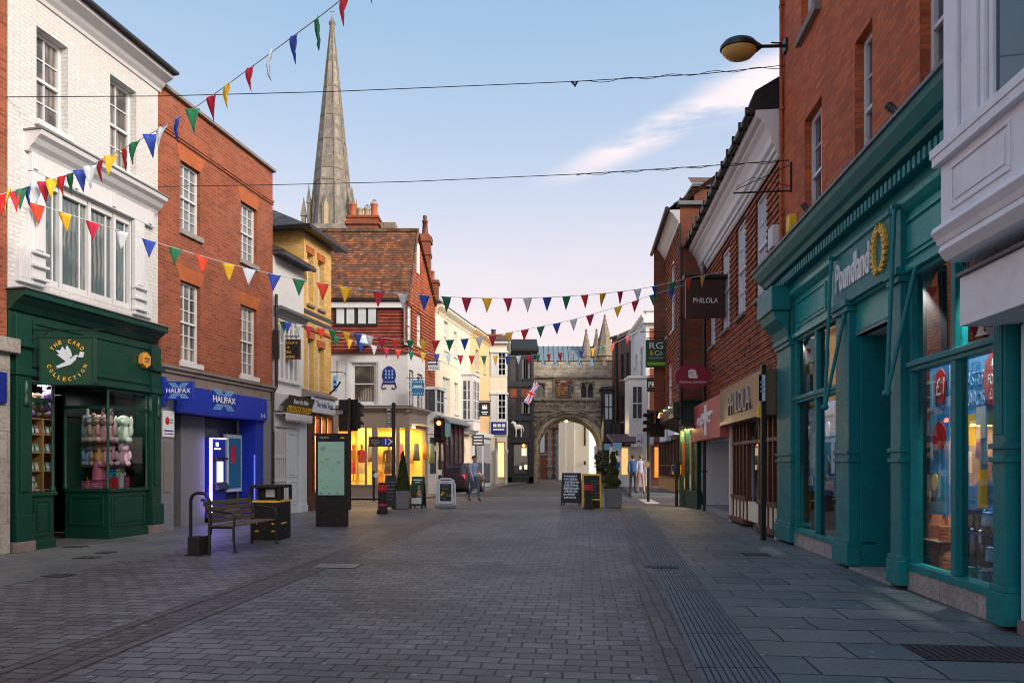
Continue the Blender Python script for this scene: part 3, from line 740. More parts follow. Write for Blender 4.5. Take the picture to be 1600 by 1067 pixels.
# toys, cards and stands inside
def at(B, x, y, z): p = B.w2(x, y); return (p.x, p.y, z)
def rz(B): return B.e.rotation_euler[2]
TOY = {}
def plush(label, B, x, y, z, col, s=1, ear='long', grp='plush toys on the shop shelves', turn=0):
    if col not in TOY: TOY[col] = plain('plush_%s' % str(len(TOY)), col, .95, var=.15, sc=30)
    m = M()
    m.ball((0,0,.15), .11, .10, .15); m.ball((0,-.01,.35), .095, .09, .09); m.ball((0,-.085,.33), .045, .04, .035)
    for e in (-1, 1):
        if ear == 'long': m.ball((e*.06,.01,.47), .028, .02, .10)
        elif ear == 'flop': m.ball((e*.105,0,.33), .03, .04, .10)
        else: m.ball((e*.07,0,.43), .035, .02, .035)
        m.ball((e*.09,-.09,.05), .05, .10, .05); m.ball((e*.11,-.05,.2), .035, .045, .09)
    m.xform(Matrix.Scale(s, 4))
    o = m.build('plush_toy', TOY[col])
    o.location = at(B, x, y, z); o.rotation_euler = (0, 0, rz(B)+turn)
    return tag(o, label, 'plush toy', grp)
sh = M()
for z in (1.42, 1.88): sh.box(uc0+.06, uc1-.04, .10, .98, z-.02, z)
tag(sh.build('display_shelf', MT['brown_paint']), 'pair of brown display shelves behind the right window of the green shop', 'shelf')
_o = COL.objects[-1] if False else bpy.data.objects['display_shelf']; _o.location = (*B.p0, 0); _o.rotation_euler = (0,0,rz(B))
cols1 = [((.42,.38,.36),'mushroom grey plush rabbit at the back of the upper shelf','long'), ((.34,.36,.42),'slate grey plush toy second on the upper shelf','flop'), ((.45,.33,.26),'tan plush bear in the middle of the upper shelf','bear'), ((.60,.34,.38),'dusty pink plush rabbit near the front of the upper shelf','long'), ((.50,.64,.55),'pale mint plush toy at the front corner of the upper shelf','flop')]
for i, (c, l, e) in enumerate(cols1):
    plush(l, B, uc0+.28 if i < 4 else uc0+.5, .86-.19*i, 1.88, c, 1.3, e, turn=R(-60))
cols2 = [((.55,.52,.45),'cream plush rabbit at the back of the middle shelf','long'), ((.22,.38,.55),'blue plush elephant on the middle shelf','flop'), ((.40,.26,.20),'brown plush bear on the middle shelf','bear'), ((.62,.36,.42),'pink plush rabbit on the middle shelf beside the green post','flop'), ((.65,.48,.58),'lilac plush rabbit at the front of the middle shelf','long')]
for i, (c, l, e) in enumerate(cols2):
    plush(l, B, uc0+.28 if i < 4 else uc0+.5, .86-.19*i, 1.42, c, 1.08, e, turn=R(-60))
for i, (c, l) in enumerate([((.02,.18,.4),'small blue plush toy below the shelves'), ((.35,.5,.45),'small green plush toy below the shelves'), ((.6,.55,.5),'small ivory plush toy below the shelves')]):
    plush(l, B, uc0+.30+.13*i, .22+.0*i, 1.14, c, .6, 'flop', turn=R(-30))
MT['pink'] = plain('pink_card', (.42,.10,.20), .6, var=.1)
for i, l in enumerate(('pink gift box furthest from the street in the shop window', 'pink gift box in the middle of its row in the shop window', 'pink gift box nearest the street in the shop window')):
    m = M(); m.box(-.13, .13, -.09, .09, 0, .15); m.box(-.135, .135, -.095, .095, .115, .15)
    o = m.build('gift_box', MT['pink'], None, .006); o.location = at(B, uc0+.14, .86-.26*i, ZS); o.rotation_euler = (0,0,rz(B)-R(90)); tag(o, l, 'box', 'pink boxes in the card shop window')
    for k in range(2): text(o, 'lettering', '~~~~' if k else '~~~', 0, .085-.04*k, .14, .012, -.0955, MT['letter_white'], .002)
m = M(); m.lathe([(.16,0),(.14,.02),(.13,.2),(.10,.36),(.055,.40)], n=16); o = m.build('bust_stand', MT['pink'])
o.location = at(B, uc0+.17, .36, ZS+.17); tag(o, 'pink draped display bust with cream jewellery neck in the shop window', 'display stand')
m = M(); m.lathe([(.085,.36),(.10,.42),(.09,.50),(.045,.55),(.04,.64),(.001,.66)], n=12); m.build('neck_form', MT['wood_light'], o)
for i, (c, l) in enumerate([('f_red','red striped gift bag below the toys'),('f_white','pale gift bag between the red ones below the toys'),('pink','pink gift bag by the front post below the toys')]):
    m = M(); m.box(-.06,.06,-.04,.04,0,.22); m.tube([(-.03,-.04,.22),(-.02,-.04,.28),(.02,-.04,.28),(.03,-.04,.22)], .004, 5)
    o = m.build('gift_bag', MT[c]); o.location = at(B, uc0+.30+.15*i, .14, ZS); o.rotation_euler = (0,0,rz(B)); tag(o, l, 'gift bag', 'gift bags in the card shop window')
# card rack and toys in the left window
f = M(); f.box(0,.03,0,.5,0,1.3); f.box(.42,.45,0,.5,0,1.3); f.box(0,.45,.48,.5,0,1.3)
for z in (.02,.35,.68,1.0,1.28): f.box(.03,.42,.02,.48,z,z+.02)
o = f.build('card_rack', MT['wood_light']); o.location = at(B, ub0+.05, .22, ZS); o.rotation_euler = (0,0,rz(B)); tag(o, 'light wood card rack inside the left window of the green shop', 'rack')
cc = [(.15,.3,.5),(.5,.2,.3),(.1,.4,.35),(.55,.5,.2),(.3,.45,.6),(.05,.2,.3),(.4,.4,.42),(.1,.35,.2),(.2,.3,.6),(.5,.3,.1),(.1,.3,.3),(.4,.1,.2)]
k = 0
for zi, zn in ((.37,'lowest tier'),(.70,'middle tier'),(1.02,'top tier')):
    for j in range(4):
        m = M(); m.box(-.038,.038,-.004,.004,0,.15); m.box(-.028,.028,-.006,-.004,.03,.10, 1)
        o = m.build('greeting_card', [plain('card_%d' % k, cc[k], .6), MT['f_white']]); o.location = at(B, ub0+.13+.098*j, .28, ZS+zi); o.rotation_euler = (R(-12),0,rz(B))
        tag(o, 'greeting card, %s in the %s of the light wood rack' % (('first','second','third','last')[j], zn), 'card', 'cards in the light wood rack'); k += 1
plush('purple and blue plush unicorn on top of the light wood card rack', B, ub0+.18, .42, ZS+1.32, (.25,.15,.45), 1.2, 'bear')
plush('brown plush dog on the right of the card rack top', B, ub0+.42, .42, ZS+1.32, (.25,.17,.12), 1.0, 'flop')
plush('white plush bag toy on the floor of the left shop window', B, ub0+.2, .18, ZS, (.6,.58,.52), .6, 'bear')
# hanging sign
p = B.w2(B.u(95, .6), -.55)
o = thing('hanging_sign', 'dark green square shop sign with gold lettering and white bird on iron bracket', 'sign', (p.x-.33, p.y+.05, 0), 0)
zz0, zz1 = CH-(601-HY)/F*p.y, CH-(524-HY)/F*p.y
wq = 86/F*p.y
m = M(); m.box(0, wq, -.025, .025, zz0, zz1); m.build('sign_board', MT['green_sign'], o, .004)
m = M(); t = .035
m.box(0,wq,-.04,.04,zz1-t,zz1+.004); m.box(0,wq,-.04,.04,zz0-.004,zz0+t); m.box(-.004,t,-.04,.04,zz0+t,zz1-t); m.box(wq-t,wq+.004,-.04,.04,zz0+t,zz1-t); m.build('sign_frame', MT['green'], o, .006)
m = M(); m.tube([(-.25,0,zz1+.10),(wq*1.15,0,zz1+.10)], .014); 
for x in (.15, wq-.2): m.tube([(x,0,zz1),(x,0,zz1+.11)], .01)
m.tube([(-.2,0,zz1-.1),(.05,0,zz1+.02),(.2,0,zz1+.1)], .01); m.build('bracket', MT['black'], o)
bird(o, wq/2, (zz0+zz1)/2, wq*.52, -.026)
for s_, a0, a1, up in (('THE CARD', 142, 38, True), ('COLLECTION', 198, 342, False)):
    for i, ch in enumerate(s_):
        if ch == ' ': continue
        a_ = R(a0+(a1-a0)*i/(len(s_)-1)); rr = wq*.345
        c = text(o, 'letter', ch, 0, 0, wq*(.016 if ch == 'I' else .055), wq*.07, 0, MT['gold'], .006, off=.01)
        rot = (math.pi/2-a_) if up else (-math.pi/2-a_)
        c.location = (wq/2+rr*math.cos(a_), -.026, (zz0+zz1)/2+rr*math.sin(a_)); c.rotation_euler = (0, rot, 0)
# alarm box
m = M(); hexp = [(.13*math.cos(R(60*i+90)), .17*math.sin(R(60*i+90))) for i in range(6)]; m.prism(hexp, 'y', -.12, 0)
o = m.build('alarm_box', plain('alarm_orange', (.72,.33,.06), .5), None, .01); q_ = B.q(220, 563); o.location = at(B, q_[0], -.03, q_[1]); o.rotation_euler = (0,0,rz(B)); tag(o, 'orange hexagonal alarm box on the green fascia', 'alarm box')
m = M(); m.box(-.07,.07,-.124,-.12,.02,.045); m.box(-.07,.07,-.124,-.12,-.02,-.005); m.box(-.05,.05,-.124,-.12,-.05,-.035); m.build('print_lines', MT['brown_paint'], o)

# ---- bank
B = Bld('bank', 'red brick bank with bright blue fascia and lit cash machine', 'building', lp(247.2), lp(426))
BANK = B; L = B.L; H = 9.62
ws = [B.rect(282, 313, 250, 357), B.rect(376, 401, 313, 404), B.rect(282, 313, 437, 564), B.rect(376, 401, 475, 585)]
for r in ws: B.sash(r, 3, 3, rec=.09, glass='glass_curt' if r[2] < 6 else 'glass_mid', sill='plinth_stone' if r[2] > 6 else 'white', sillh=.12, bar=.025)
B.wall(3.62, H, MT['red_brick'], 8)
B.bx('coping', 'stone_band', -.02, L+.05, -.09, .25, H, H+.08, .01)
f = M(); f.box(0, L, -.05, 0, H-.86, H-.80); f.box(0, L, -.03, 0, H-.92, H-.86)
B.part('string_course', f, MT['red_brick'])
for r in ws:
    f = M(); f.prism([(r[0]-.02, r[3]), (r[1]+.02, r[3]), (r[1]+.16, r[3]+.34), (r[0]-.16, r[3]+.34)], 'y', -.008, .05)
    B.part('flat_arch', f, MT['orange_brick'])
B.cornice(3.22, -.02, L+.02, [(.02,0),(.02,.22),(.07,.25),(.07,.30),(.13,.34),(.13,.40)], 'stone_band', 'stone_cornice')
uf0, uf1 = B.u(269), B.u(411); ZF0, ZF1 = 2.62, 3.22
f = M(); f.box(uf0, uf1, -.12, .3, ZF0, ZF1); B.part('fascia', f, MT['blue'], .008)
B.bx('soffit', 'dark', uf0, uf1, .3, 1.4, ZF0+.02, ZF1)
up0 = B.u(244)
B.bx('pilaster', 'granite', .02, uf0, -.04, .4, 0, 3.2, .004)
B.bx('pilaster', 'granite', uf1+.004, L-.02, -.04, .4, 0, 3.2, .004)
B.bx('blue_reveal', 'blue', uf1-.35, uf1, .0, .5, 0, ZF0, .004)
# recessed front
yb = .45
def bu(px): return B.u(px, -yb)
f = M(); f.box(bu(283), bu(320), yb, yb+.3, 0, ZF0); B.part('granite_panel', f, MT['granite'], .004)
f = M(); f.box(uf0, bu(283), .9, .95, 0, ZF0); B.part('door', f, MT['dark'])
f = M(); f.face([(bu(320), yb+.12, .35), (uf1-.35, yb+.12, .35), (uf1-.35, yb+.12, ZF0), (bu(320), yb+.12, ZF0)]); B.part('shop_window', f, MT['glass'])
f = M(); f.box(bu(346), uf1-.35, yb, yb+.12, 0, .35); B.part('stall_riser', f, MT['granite'])
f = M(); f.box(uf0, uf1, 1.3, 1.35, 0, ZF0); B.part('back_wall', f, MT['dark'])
a0, a1 = bu(323), bu(347); zt_ = B.z(323, 683, -yb); 
f = M(); f.box(a0, a1, yb-.10, yb+.1, .1, zt_); 
atm = B.part('cash_machine', f, MT['blue'], .01)
f = M(); f.box(a0+.26, a1-.12, yb-.115, yb-.1, 1.0, 1.52); f.build('screen', MT['white_emit'], atm)
f = M(); f.prism([(yb-.26,.82),(yb-.1,.78),(yb-.1,.98),(yb-.17,.98)], 'x', a0+.14, a1-.03); f.box(a0+.14,a1-.03,yb-.2,yb-.1,1.56,1.62); f.build('keypad_shelf', MT['black'], atm, .005)
f = M(); f.box(a0-.035, a0+.035, yb-.13, yb-.10, .2, zt_-.02); f.build('light_strip', MT['violet_emit'], atm)
f = M(); f.box(a0+.035, a1, yb-.13, yb-.10, zt_-.03, zt_-.01); f.build('light_strip', MT['violet_emit'], atm)
f = M(); f.box(a0+.22, a0+.32, yb-.112, yb-.1, zt_-.22, zt_-.12); f.box(a0+.16, a0+.40, yb-.112, yb-.1, zt_-.30, zt_-.26); f.build('logo_light', MT['white_emit'], atm)
s0, s1 = bu(353), bu(376); f = M(); zs_ = B.z(353, 678, -yb)
f.box(s0, s1, yb-.04, yb+.08, .72, zs_); po = B.part('poster_frame', f, MT['paleblue'], .01)
f = M(); f.box(s0+.07, s1-.07, yb-.05, yb-.04, .82, zs_-.1); f.build('poster', MT['screen'], po)
f = M(); f.box(s0+.14, s1-.3, yb-.055, yb-.05, zs_-.75, zs_-.3); f.build('poster_print', MT['red_paint'], po)
f = M(); f.box(uf1-.362, uf1-.35, .02, .05, .5, 1.7); B.part('light_strip', f, MT['blue_emit'])
lt = bpy.data.lights.new('cash_machine_glow', 'AREA'); lt.energy = 8; lt.color = (.16,.10,1); lt.size = .5; lt.shape = 'RECTANGLE'; lt.size_y = 1.4
lo = bpy.data.objects.new('cash_machine_glow', lt); COL.objects.link(lo); p = B.w2(a0, yb-.18); lo.location = (p.x, p.y, 1.2)
lo.rotation_euler = Vector((-B.n.x-.0, -B.n.y, .35)).to_track_quat('Z', 'Y').to_euler()
# lettering and cross emblem
def saltire(parent, cx, cz, w, h, y):
    m = M()
    for k in range(4):
        o_ = (k-1.5)*w*.135
        for e in (1, -1):
            m.prism([(cx+e*(-w/2)+o_*.0-w*.055+o_, cz+h/2), (cx+e*(-w/2)+w*.055+o_-.02*w, cz+h/2), (cx+e*(w/2)+w*.055+o_-.02*w, cz-h/2), (cx+e*(w/2)-w*.055+o_, cz-h/2)], 'y', y-.006-.001*e, y)
    return m.build('cross_emblem', MT['sky_blue'], parent)
cu, cz = B.q(350, 625, .12); 
e_ = M(); 
saltire(B.e, cu, cz-.005, .58, .5, -.12)
B.bx('name_band', 'blue', cu-.48, cu+.48, -.132, -.12, cz-.10, cz+.10)
text(B.e, 'lettering', 'HALIFAX', cu, cz, .9, .155, -.132, MT['letter_white'], .01, off=.015)
text(B.e, 'street_number', '3-5', uf1-.2, ZF0+.14, .22, .10, -.12, MT['letter_white'])
f = M(); f.box(uf0-.12+.0, uf0-.34, -.06, -.035, .85, 1.95); f.box(uf0-.28, uf0-.19, -.066, -.06, 1.58, 1.65); f.box(uf0-.30, uf0-.17, -.066, -.06, 1.25, 1.33)
B.part('steel_panel', f, MT['steel'], .004)
f = M(); f.box(.06, .06+.36, -.07, -.045, 2.05, 2.62); nb = B.part('notice_board', f, MT['letter_white'], .004)
f = M(); f.ball((.2,-.07,2.4), .07, .01, .09); f.build('printed_mark', MT['red_paint'], nb); f = M(); f.box(.28,.38,-.074,-.07,2.42,2.44); f.box(.28,.38,-.074,-.07,2.36,2.38); f.box(.1,.38,-.074,-.07,2.17,2.20); f.box(.1,.38,-.074,-.07,2.11,2.13); f.build('printed_text', MT['blue_dark'], nb)
p = B.w2(B.u(262, .1), -.05)
o = thing('projecting_sign', 'small blue projecting bank sign with pale cross emblem beside the green shop', 'sign', (p.x+.0, p.y-.1, 0), 0)
Yp = p.y-.1; x0 = gx(259, Yp)-p.x; x1 = gx(303, Yp)-p.x; za, zb = CH-(625-HY)/F*Yp, CH-(596-HY)/F*Yp
m = M(); m.box(x0, x1, -.05, .05, za, zb); m.build('sign_box', MT['blue'], o, .01)
m = M(); m.box(x0-.12, x0-.002, -.06, .06, za-.12, zb+.10); m.build('wall_bracket', MT['blue'], o, .008)
saltire(o, (x0+x1)/2, (za+zb)/2, .3, zb-za-.06, -.05)
m = M(); m.box(x0+.03,x1-.03,-.0595,-.05,(za+zb)/2-.06,(za+zb)/2+.06); m.build('name_band', MT['blue'], o)
text(o, 'lettering', 'HALIFAX', (x0+x1)/2, (za+zb)/2, (x1-x0)*.86, .10, -.0595, MT['letter_white'], .004, off=.015)

# ---- white tea room
B = Bld('tea_room', 'narrow white rendered tea room with curved olive sign and scalloped blind', 'building', lp(426.4), lp(474.6))
L = B.L; H = 7.45
r = B.rect(430, 463, 508, 592); r = (r[0], L-.35, r[2]+.05, 5.55)
B.holes.append((*r, .25))
B.wall(0, H, MT['white_render'], 7)
m = M(); m.prism([(-.35,H-.12),(-.35,H+.0),(3.5,H+1.9),(7.2,H),(7.0,H-.05)], 'x', -.02, L+.02); m.box(-.03, L+.03, -.40, -.3, H-.16, H-.06); B.part('roof', m, MT['slate'])
B.cornice(5.62, 0.02, L-.02, [(.03,0),(.06,.06),(.16,.16),(.22,.2),(.24,.28)], 'lead', 'window_hood')
f = M(); f.box(r[0], r[1], .20, .25, r[2], r[3]); 
for i in range(6):
    x = r[0]+(r[1]-r[0])*i/5; f.box(x-.05, x+.05, .0, .2, r[2], r[3])
f.box(r[0]-.08, r[1]+.08, -.12, .2, r[2]-.1, r[2]); f.box(r[0],r[1],.05,.18,r[3]-.12,r[3]); f.box(r[0],r[1],.05,.18,r[2]+1.0,r[2]+1.06)
w = B.part('mullioned_window', f, MT['white'], .006); m = M(); m.face([(r[0],.12,r[2]),(r[1],.12,r[2]),(r[1],.12,r[3]),(r[0],.12,r[3])]); m.build('pane', MT['glass'], w)
f = M(); f.prism([(-.02,3.45),(-.42,3.40),(-.40,3.30),(-.18,3.1),(-.12,2.95),(-.02,2.95)], 'x', .02, L-.02); B.part('fascia_moulding', f, MT['white'], .01)
sg = M(); sg.prism([(-.40,3.38),(-.44,3.40),(-.26,2.82),(-.22,2.82)], 'x', .12, L-.14)
MT['olive'] = plain('olive_sign', (.05,.055,.03), .6, var=.15)
so_ = B.part('sign_board', sg, MT['olive'])
for t_, zc, w_, h_ in (('Reeve the Baker', 3.24, L*.5, .14), ('CHOCOLATE & TEA ROOM', 3.02, L*.78, .20)):
    t = text(so_, 'lettering', t_, L/2, 0, w_, h_, 0, MT['letter_white'] if zc > 3.1 else MT['gold'], .008)
    t.location = (0, -.42+(3.38-zc)*.31-.025, zc); t.rotation_euler = (R(17), 0, 0)
f = M(); n_ = 22
for i in range(n_):
    x0, x1 = .1+(L-.2)*i/n_, .1+(L-.2)*(i+1)/n_; pts = [(x0, 2.86), (x1, 2.86), (x1, 2.72), ((x0*.7+x1*.3), 2.66), ((x0*.3+x1*.7), 2.66), (x0, 2.72)]
    f.prism(pts, 'y', -.34, -.33)
f.box(.08, L-.08, -.34, -.0, 2.86, 2.9); f.box(.08, L-.08, -.10, 0, 2.5, 2.66)
B.part('scalloped_blind', f, MT['white'])
ug = B.u(445)
f = M(); f.box(0, ug, -.06, 0, 2.36, 2.46); 
for z in (.95, 1.62): f.box(.02, ug, -.08, -.02, z, z+.07)
for i in range(6): x = .03+(ug-.08)*i/5; f.box(x, x+.045, -.07, -.03, .3, 2.4)
B.part('window_grille', f, MT['white']); m = M(); m.face([(0,-.012,.3),(ug,-.012,.3),(ug,-.012,2.4),(0,-.012,2.4)]); B.part('pane', m, MT['glass'])
f = M(); f.box(ug+.03, L-.45, -.05, 0, 0, 2.5); f.box(L-.42, L-.02, -.12, 0, .2, 2.75); f.box(L-.46, L+.0, -.15, 0, 0, .22); panelled(f, ug+.03, L-.45, .2, 1.0, -.05); panelled(f, ug+.03, L-.45, 1.0, 2.4, -.05)
B.part('door_surround', f, MT['paleblue'], .006)
p = B.w2(.9, -.75)
o = thing('hanging_sign', 'dark brown tea room sign with gilt lettering hanging from a white front', 'sign', (p.x, p.y, 0), 0)
x0, x1 = gx(433, p.y)-p.x, gx(469, p.y)-p.x; za, zb = CH-(561-HY)/F*p.y, CH-(531-HY)/F*p.y
m = M(); m.box(x0,x1,-.03,.03,za,zb); m.build('sign_board', MT['black_matt'], o)
m = M(); t=.03; m.box(x0-.01,x1+.01,-.045,.045,zb-t,zb+.01); m.box(x0-.01,x1+.01,-.045,.045,za-.01,za+t); m.box(x0-.01,x0+t,-.045,.045,za+t,zb-t); m.box(x1-t,x1+.01,-.045,.045,za+t,zb-t); m.build('sign_frame', MT['brown_paint'], o)
m = M(); m.tube([(x0-.3,0,zb+.10),(x1-.02,0,zb+.10)], .016); m.tube([(x0+.1,0,zb),(x0+.1,0,zb+.1)], .008); m.tube([(x1-.1,0,zb),(x1-.1,0,zb+.1)], .008); m.build('bracket', MT['black'], o)
for i, t_ in enumerate(('CHOCOLATE', '&', 'TEA', 'ROOMS')):
    text(o, 'lettering', t_, (x0+x1)/2, zb-.09-(zb-za-.1)*(i+.0)/3.4, (x1-x0)*(.8,.1,.28,.55)[i], .075, -.03, MT['gold'], .008)

# ---- yellow brick house
B = Bld('yellow_brick_house', 'three storey yellow brick house with slate hip roof and dark shopfront', 'building', lp(475), lp(517.5))
L = B.L; H = 8.62
for r in (B.rect(480, 489, 394, 474), B.rect(497, 506, 406, 482), B.rect(481, 490, 528, 612), B.rect(497, 506, 542, 612)):
    B.sash(r, 1, 1, rec=.16, frame='white', glass='glass_pale', sill='stone_band')
    f = M(); f.box(r[0]-.08, r[1]+.08, -.015, .04, r[3], r[3]+.22); B.part('flat_arch', f, MT['orange_brick'])
B.wall(3.1, H, MT['yellow_brick'], 7.5)
MT['band'] = plain('dark_brick_band', (.07,.07,.08), .8)
f = M()
for z in (B.z(480, 487), B.z(480, 498)): f.box(0, L, -.02, 0, z-.06, z+.06)
B.part('dark_band', f, MT['band'])
f = M(); f.box(0, L, -.05, 0, B.z(480, 512)-.05, B.z(480, 512)+.05); B.part('string_course', f, MT['orange_brick'])
f = M(); z = H; f.raw([(-.35,-.35,z),(L+.35,-.35,z),(L+.35,7.8,z),(-.35,7.8,z),(1.1,2.2,z+1.35),(1.1,5.6,z+1.35)], [(0,1,4),(1,2,5,4),(2,3,5),(3,0,4,5),(0,3,2,1)])
B.part('roof', f, MT['slate'])
f = M(); f.box(-.38, L+.38, -.42, -.30, z-.09, z+.02); f.box(-.42, -.30, -.42, 7.8, z-.09, z+.02); f.box(-.3, L+.3, -.3, -.02, z-.08, z-.03); B.part('gutter', f, MT['black'])
f = M(); f.box(-.0, L, -.10, .3, 0, .55); f.box(0, L, -.08, .0, 2.95, 3.1)
for i in range(5): x = (L-.12)*i/4; f.box(x, x+.12, -.08, .06, .55, 2.95)
f.box(0, L, -.06, .04, 2.35, 2.42)
B.part('shopfront', f, MT['brown_paint'], .006)
f = M(); f.face([(0,.02,.55),(L,.02,.55),(L,.02,2.95),(0,.02,2.95)]); B.part('pane', f, MT['shopglass'])
f = M(); f.box(0, L, 1.2, 1.25, .5, 2.95); f.box(0,.03,.08,1.2,.5,2.95); f.box(L-.03,L,.08,1.2,.5,2.95); f.box(0,L,.06,1.2,.45,.5); f.box(0,L,.06,1.2,2.96,3.0); B.part('shop_interior', f, MT['warm'])
lt = bpy.data.lights.new('shop_lamp', 'AREA'); lt.energy = 45; lt.size = .9; lt.color = (1,.6,.22); lo = bpy.data.objects.new('shop_lamp', lt); COL.objects.link(lo); p = B.w2(L/2, .6); lo.location = (p.x, p.y, 2.9)
f = M(); f.box(0, .3, -.12, .2, 0, 3.05); B.part('dark_post', f, MT['brown_paint'])
sg = M(); sg.box(-.12, L-.42, -.36, -.30, 3.02, 3.5); so_ = B.part('sign_board', sg, MT['paleblue'], .01); sg = M(); sg.box(-.15, L-.38, -.42, 0, 3.5, 3.58); sg.prism([(-.42,3.58),(0,3.58),(0,3.75)], 'x', -.15, L-.38); B.part('sign_hood', sg, MT['stone_band'])
text(so_, 'lettering', 'The India Shop', L*.5-.27, 3.26, L*.6, .24, -.36, MT['blue_dark'], .008)
m = M(); m.tube([(L-.15,-.02,3.75),(L-.15,-.3,4.0),(L-.15,-.4,4.15)], .03); B.part('floodlight_arm', m, MT['black'])
# downpipe between the bank and the tea room
p = BANK.w2(BANK.L+.02, -.10)
m = M(); m.tube([(0,0,3.6),(0,0,6.2)], .045); m.tube([(0,0,3.6),(-.08,-.1,3.4),(-.08,-.1,0.1)], .045); m.box(-.07,.07,-.07,.07,4.4,5.2)
o = m.build('downpipe', MT['black']); o.location = (p.x, p.y, 0); tag(o, 'black downpipe with long hopper at the corner of the brick bank', 'downpipe')
m = M(); m.box(-.22,.22,-.012,.012,0,.62); m.box(-.16,.16,-.02,-.012,.1,.52,1); o = m.build('leaning_board', [MT['letter_white'], MT['navy2']]); o.location = (gx(487, 21.6), 21.6, 0); o.rotation_euler = (R(-10), 0, R(20)); tag(o, 'small white board leaning on the dark shopfront behind the map', 'sign')
# ================================================================== BEYOND THE JUNCTION, LEFT
# ---- corner shop: one building, two facades (front faces the junction, side faces the high street)
Yc = 27.6; xc = gx(637, Yc)
B = Bld('corner_shop', 'corner shop with mossy tiled roof, red tile-hung upper wall and brightly lit brown shopfront', 'building', (gx(455, Yc), Yc), (xc, Yc))
CS = B; L = B.L; E = 8.05
S = Bld('corner_shop_side', None, None, (xc, Yc), (gx(681, 31.3), 31.3))    # second facade: same building
def zc_(py): return CH-(py-HY)/F*Yc
# front, upper tile-hung
zt0 = zc_(550)
r = B.rect(525, 588, 472, 507)
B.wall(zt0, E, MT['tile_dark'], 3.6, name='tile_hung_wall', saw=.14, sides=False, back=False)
f = M(); f.box(r[0]-.06, r[1]+.06, -.06, .0, r[2]-.08, r[3]+.06)
ww = B.part('arched_window', f, MT['black_matt'], .01)
f = M()
for i in range(4):
    a_ = r[0]+(r[1]-r[0])*(i+.09)/4+(.06 if i > 1 else -.0); b_ = a_+(r[1]-r[0])*.19; mid = (a_+b_)/2; rr = (b_-a_)/2
    zs = r[3]-.05-rr*1.25; pts = [(a_, r[2]+.02), (b_, r[2]+.02), (b_, zs)]+[(mid+rr*math.cos(R(t)), zs+rr*1.25*math.sin(R(t))) for t in range(20, 180, 20)]+[(a_, zs)]
    f.prism(pts, 'y', -.075, -.06)
f.build('pane', MT['glass_pale'], ww)
B.bx('wall_plate', 'white', 0, L-.12, -.16, 0, E-.34, E-.06, .01)
B.bx('gutter', 'black', 0, L-.05, -.28, -.16, E-.08, E+.05, .02)
f = M(); f.box(0, L+.03, -.10, .0, zt0-.06, zt0+.02); B.part('drip_course', f, MT['brown_paint'])
# first floor white
z1f = zc_(640)
r = B.rect(549, 588, 567, 632)
B.sash(r, 1, 1, rec=.10, fw=.11, glass='glass_curt', name='window')
B.wall(z1f, zt0, MT['white_render'], 3.6, name='first_floor_wall', sides=False, back=False)
f = M(); f.box(r[0]-.16, r[1]+.16, -.05, 0, r[2]-.28, r[2]-.12); f.box(r[0]-.2, r[0]-.06, -.035, 0, r[2]-.12, r[3]+.12); f.box(r[1]+.06, r[1]+.2, -.035, 0, r[2]-.12, r[3]+.12); f.box(r[0]-.06, r[1]+.06, -.035, 0, r[3]+.02, r[3]+.12); B.part('window_surround', f, MT['white'], .006)
# blue armchair emblem painted in relief
cu, cz = B.q(608, 590)
f = M(); f.prism([(cu+x*.30, cz+z*.34) for x, z in [(-.75,-.4),(-.95,.2),(-.8,.9),(-.4,1.25),(0,1.4),(.4,1.25),(.8,.9),(.95,.2),(.75,-.4)]], 'y', -.03, 0)
f.tube([(cu-.22,-.02,cz-.16),(cu-.30,-.02,cz-.40),(cu-.2,-.02,cz-.46),(cu-.12,-.02,cz-.40)], .028, 6); f.tube([(cu+.22,-.02,cz-.16),(cu+.30,-.02,cz-.40),(cu+.2,-.02,cz-.46),(cu+.12,-.02,cz-.40)], .028, 6)
f.box(cu-.25, cu+.25, -.035, 0, cz-.26, cz-.18)
em = B.part('armchair_emblem', f, MT['blue_dark'])
f = M()
for i in range(3):
    for j in range(3):
        f.ball((cu-.13+.13*i, -.031, cz+.0+.13*j), .04, .006, .05)
f.build('emblem_pattern', MT['sky_blue'], em)
# brown shopfront
zf = zc_(636); zb_ = zc_(668)
B.cornice(zf-.22, 0, L+.22, [(.10,0),(.14,.05),(.22,.12),(.30,.16),(.30,.24)], 'taupe', 'shop_cornice')
B.bx('lead_flashing', 'lead', 0, L+.24, -.32, .0, zf+.022, zf+.05)
zsill = zc_(757); 
B.bx('fascia', 'taupe', 0, L+.05, -.08, .1, zb_, zf-.22, .01)
f = M(); f.box(0, L-.02, -.06, .15, .09, zsill-.06); f.box(0, L+.02, -.10, .15, zsill-.06, zsill); B.part('stall_riser', f, MT['taupe'], .008)
f = M(); f.box(0, L+.1, -.3, 0, .05, .12); B.part('step', f, MT['plinth_stone'], .01)
posts = [B.u(p) for p in (525, 572, 586, 591, 622)]
for x, w in ((posts[0], .10), (posts[1], .045), (posts[2], .12), (posts[4], .07), (L-.05, .05)):
    f = M(); f.box(x-w, x+w, -.07, .06, zsill, zb_); B.part('shopfront_post', f, MT['taupe'], .006)
f = M(); f.face([(0,.0,zsill),(L,.0,zsill),(L,.0,zb_),(0,.0,zb_)]); B.part('pane', f, MT['shopglass'])
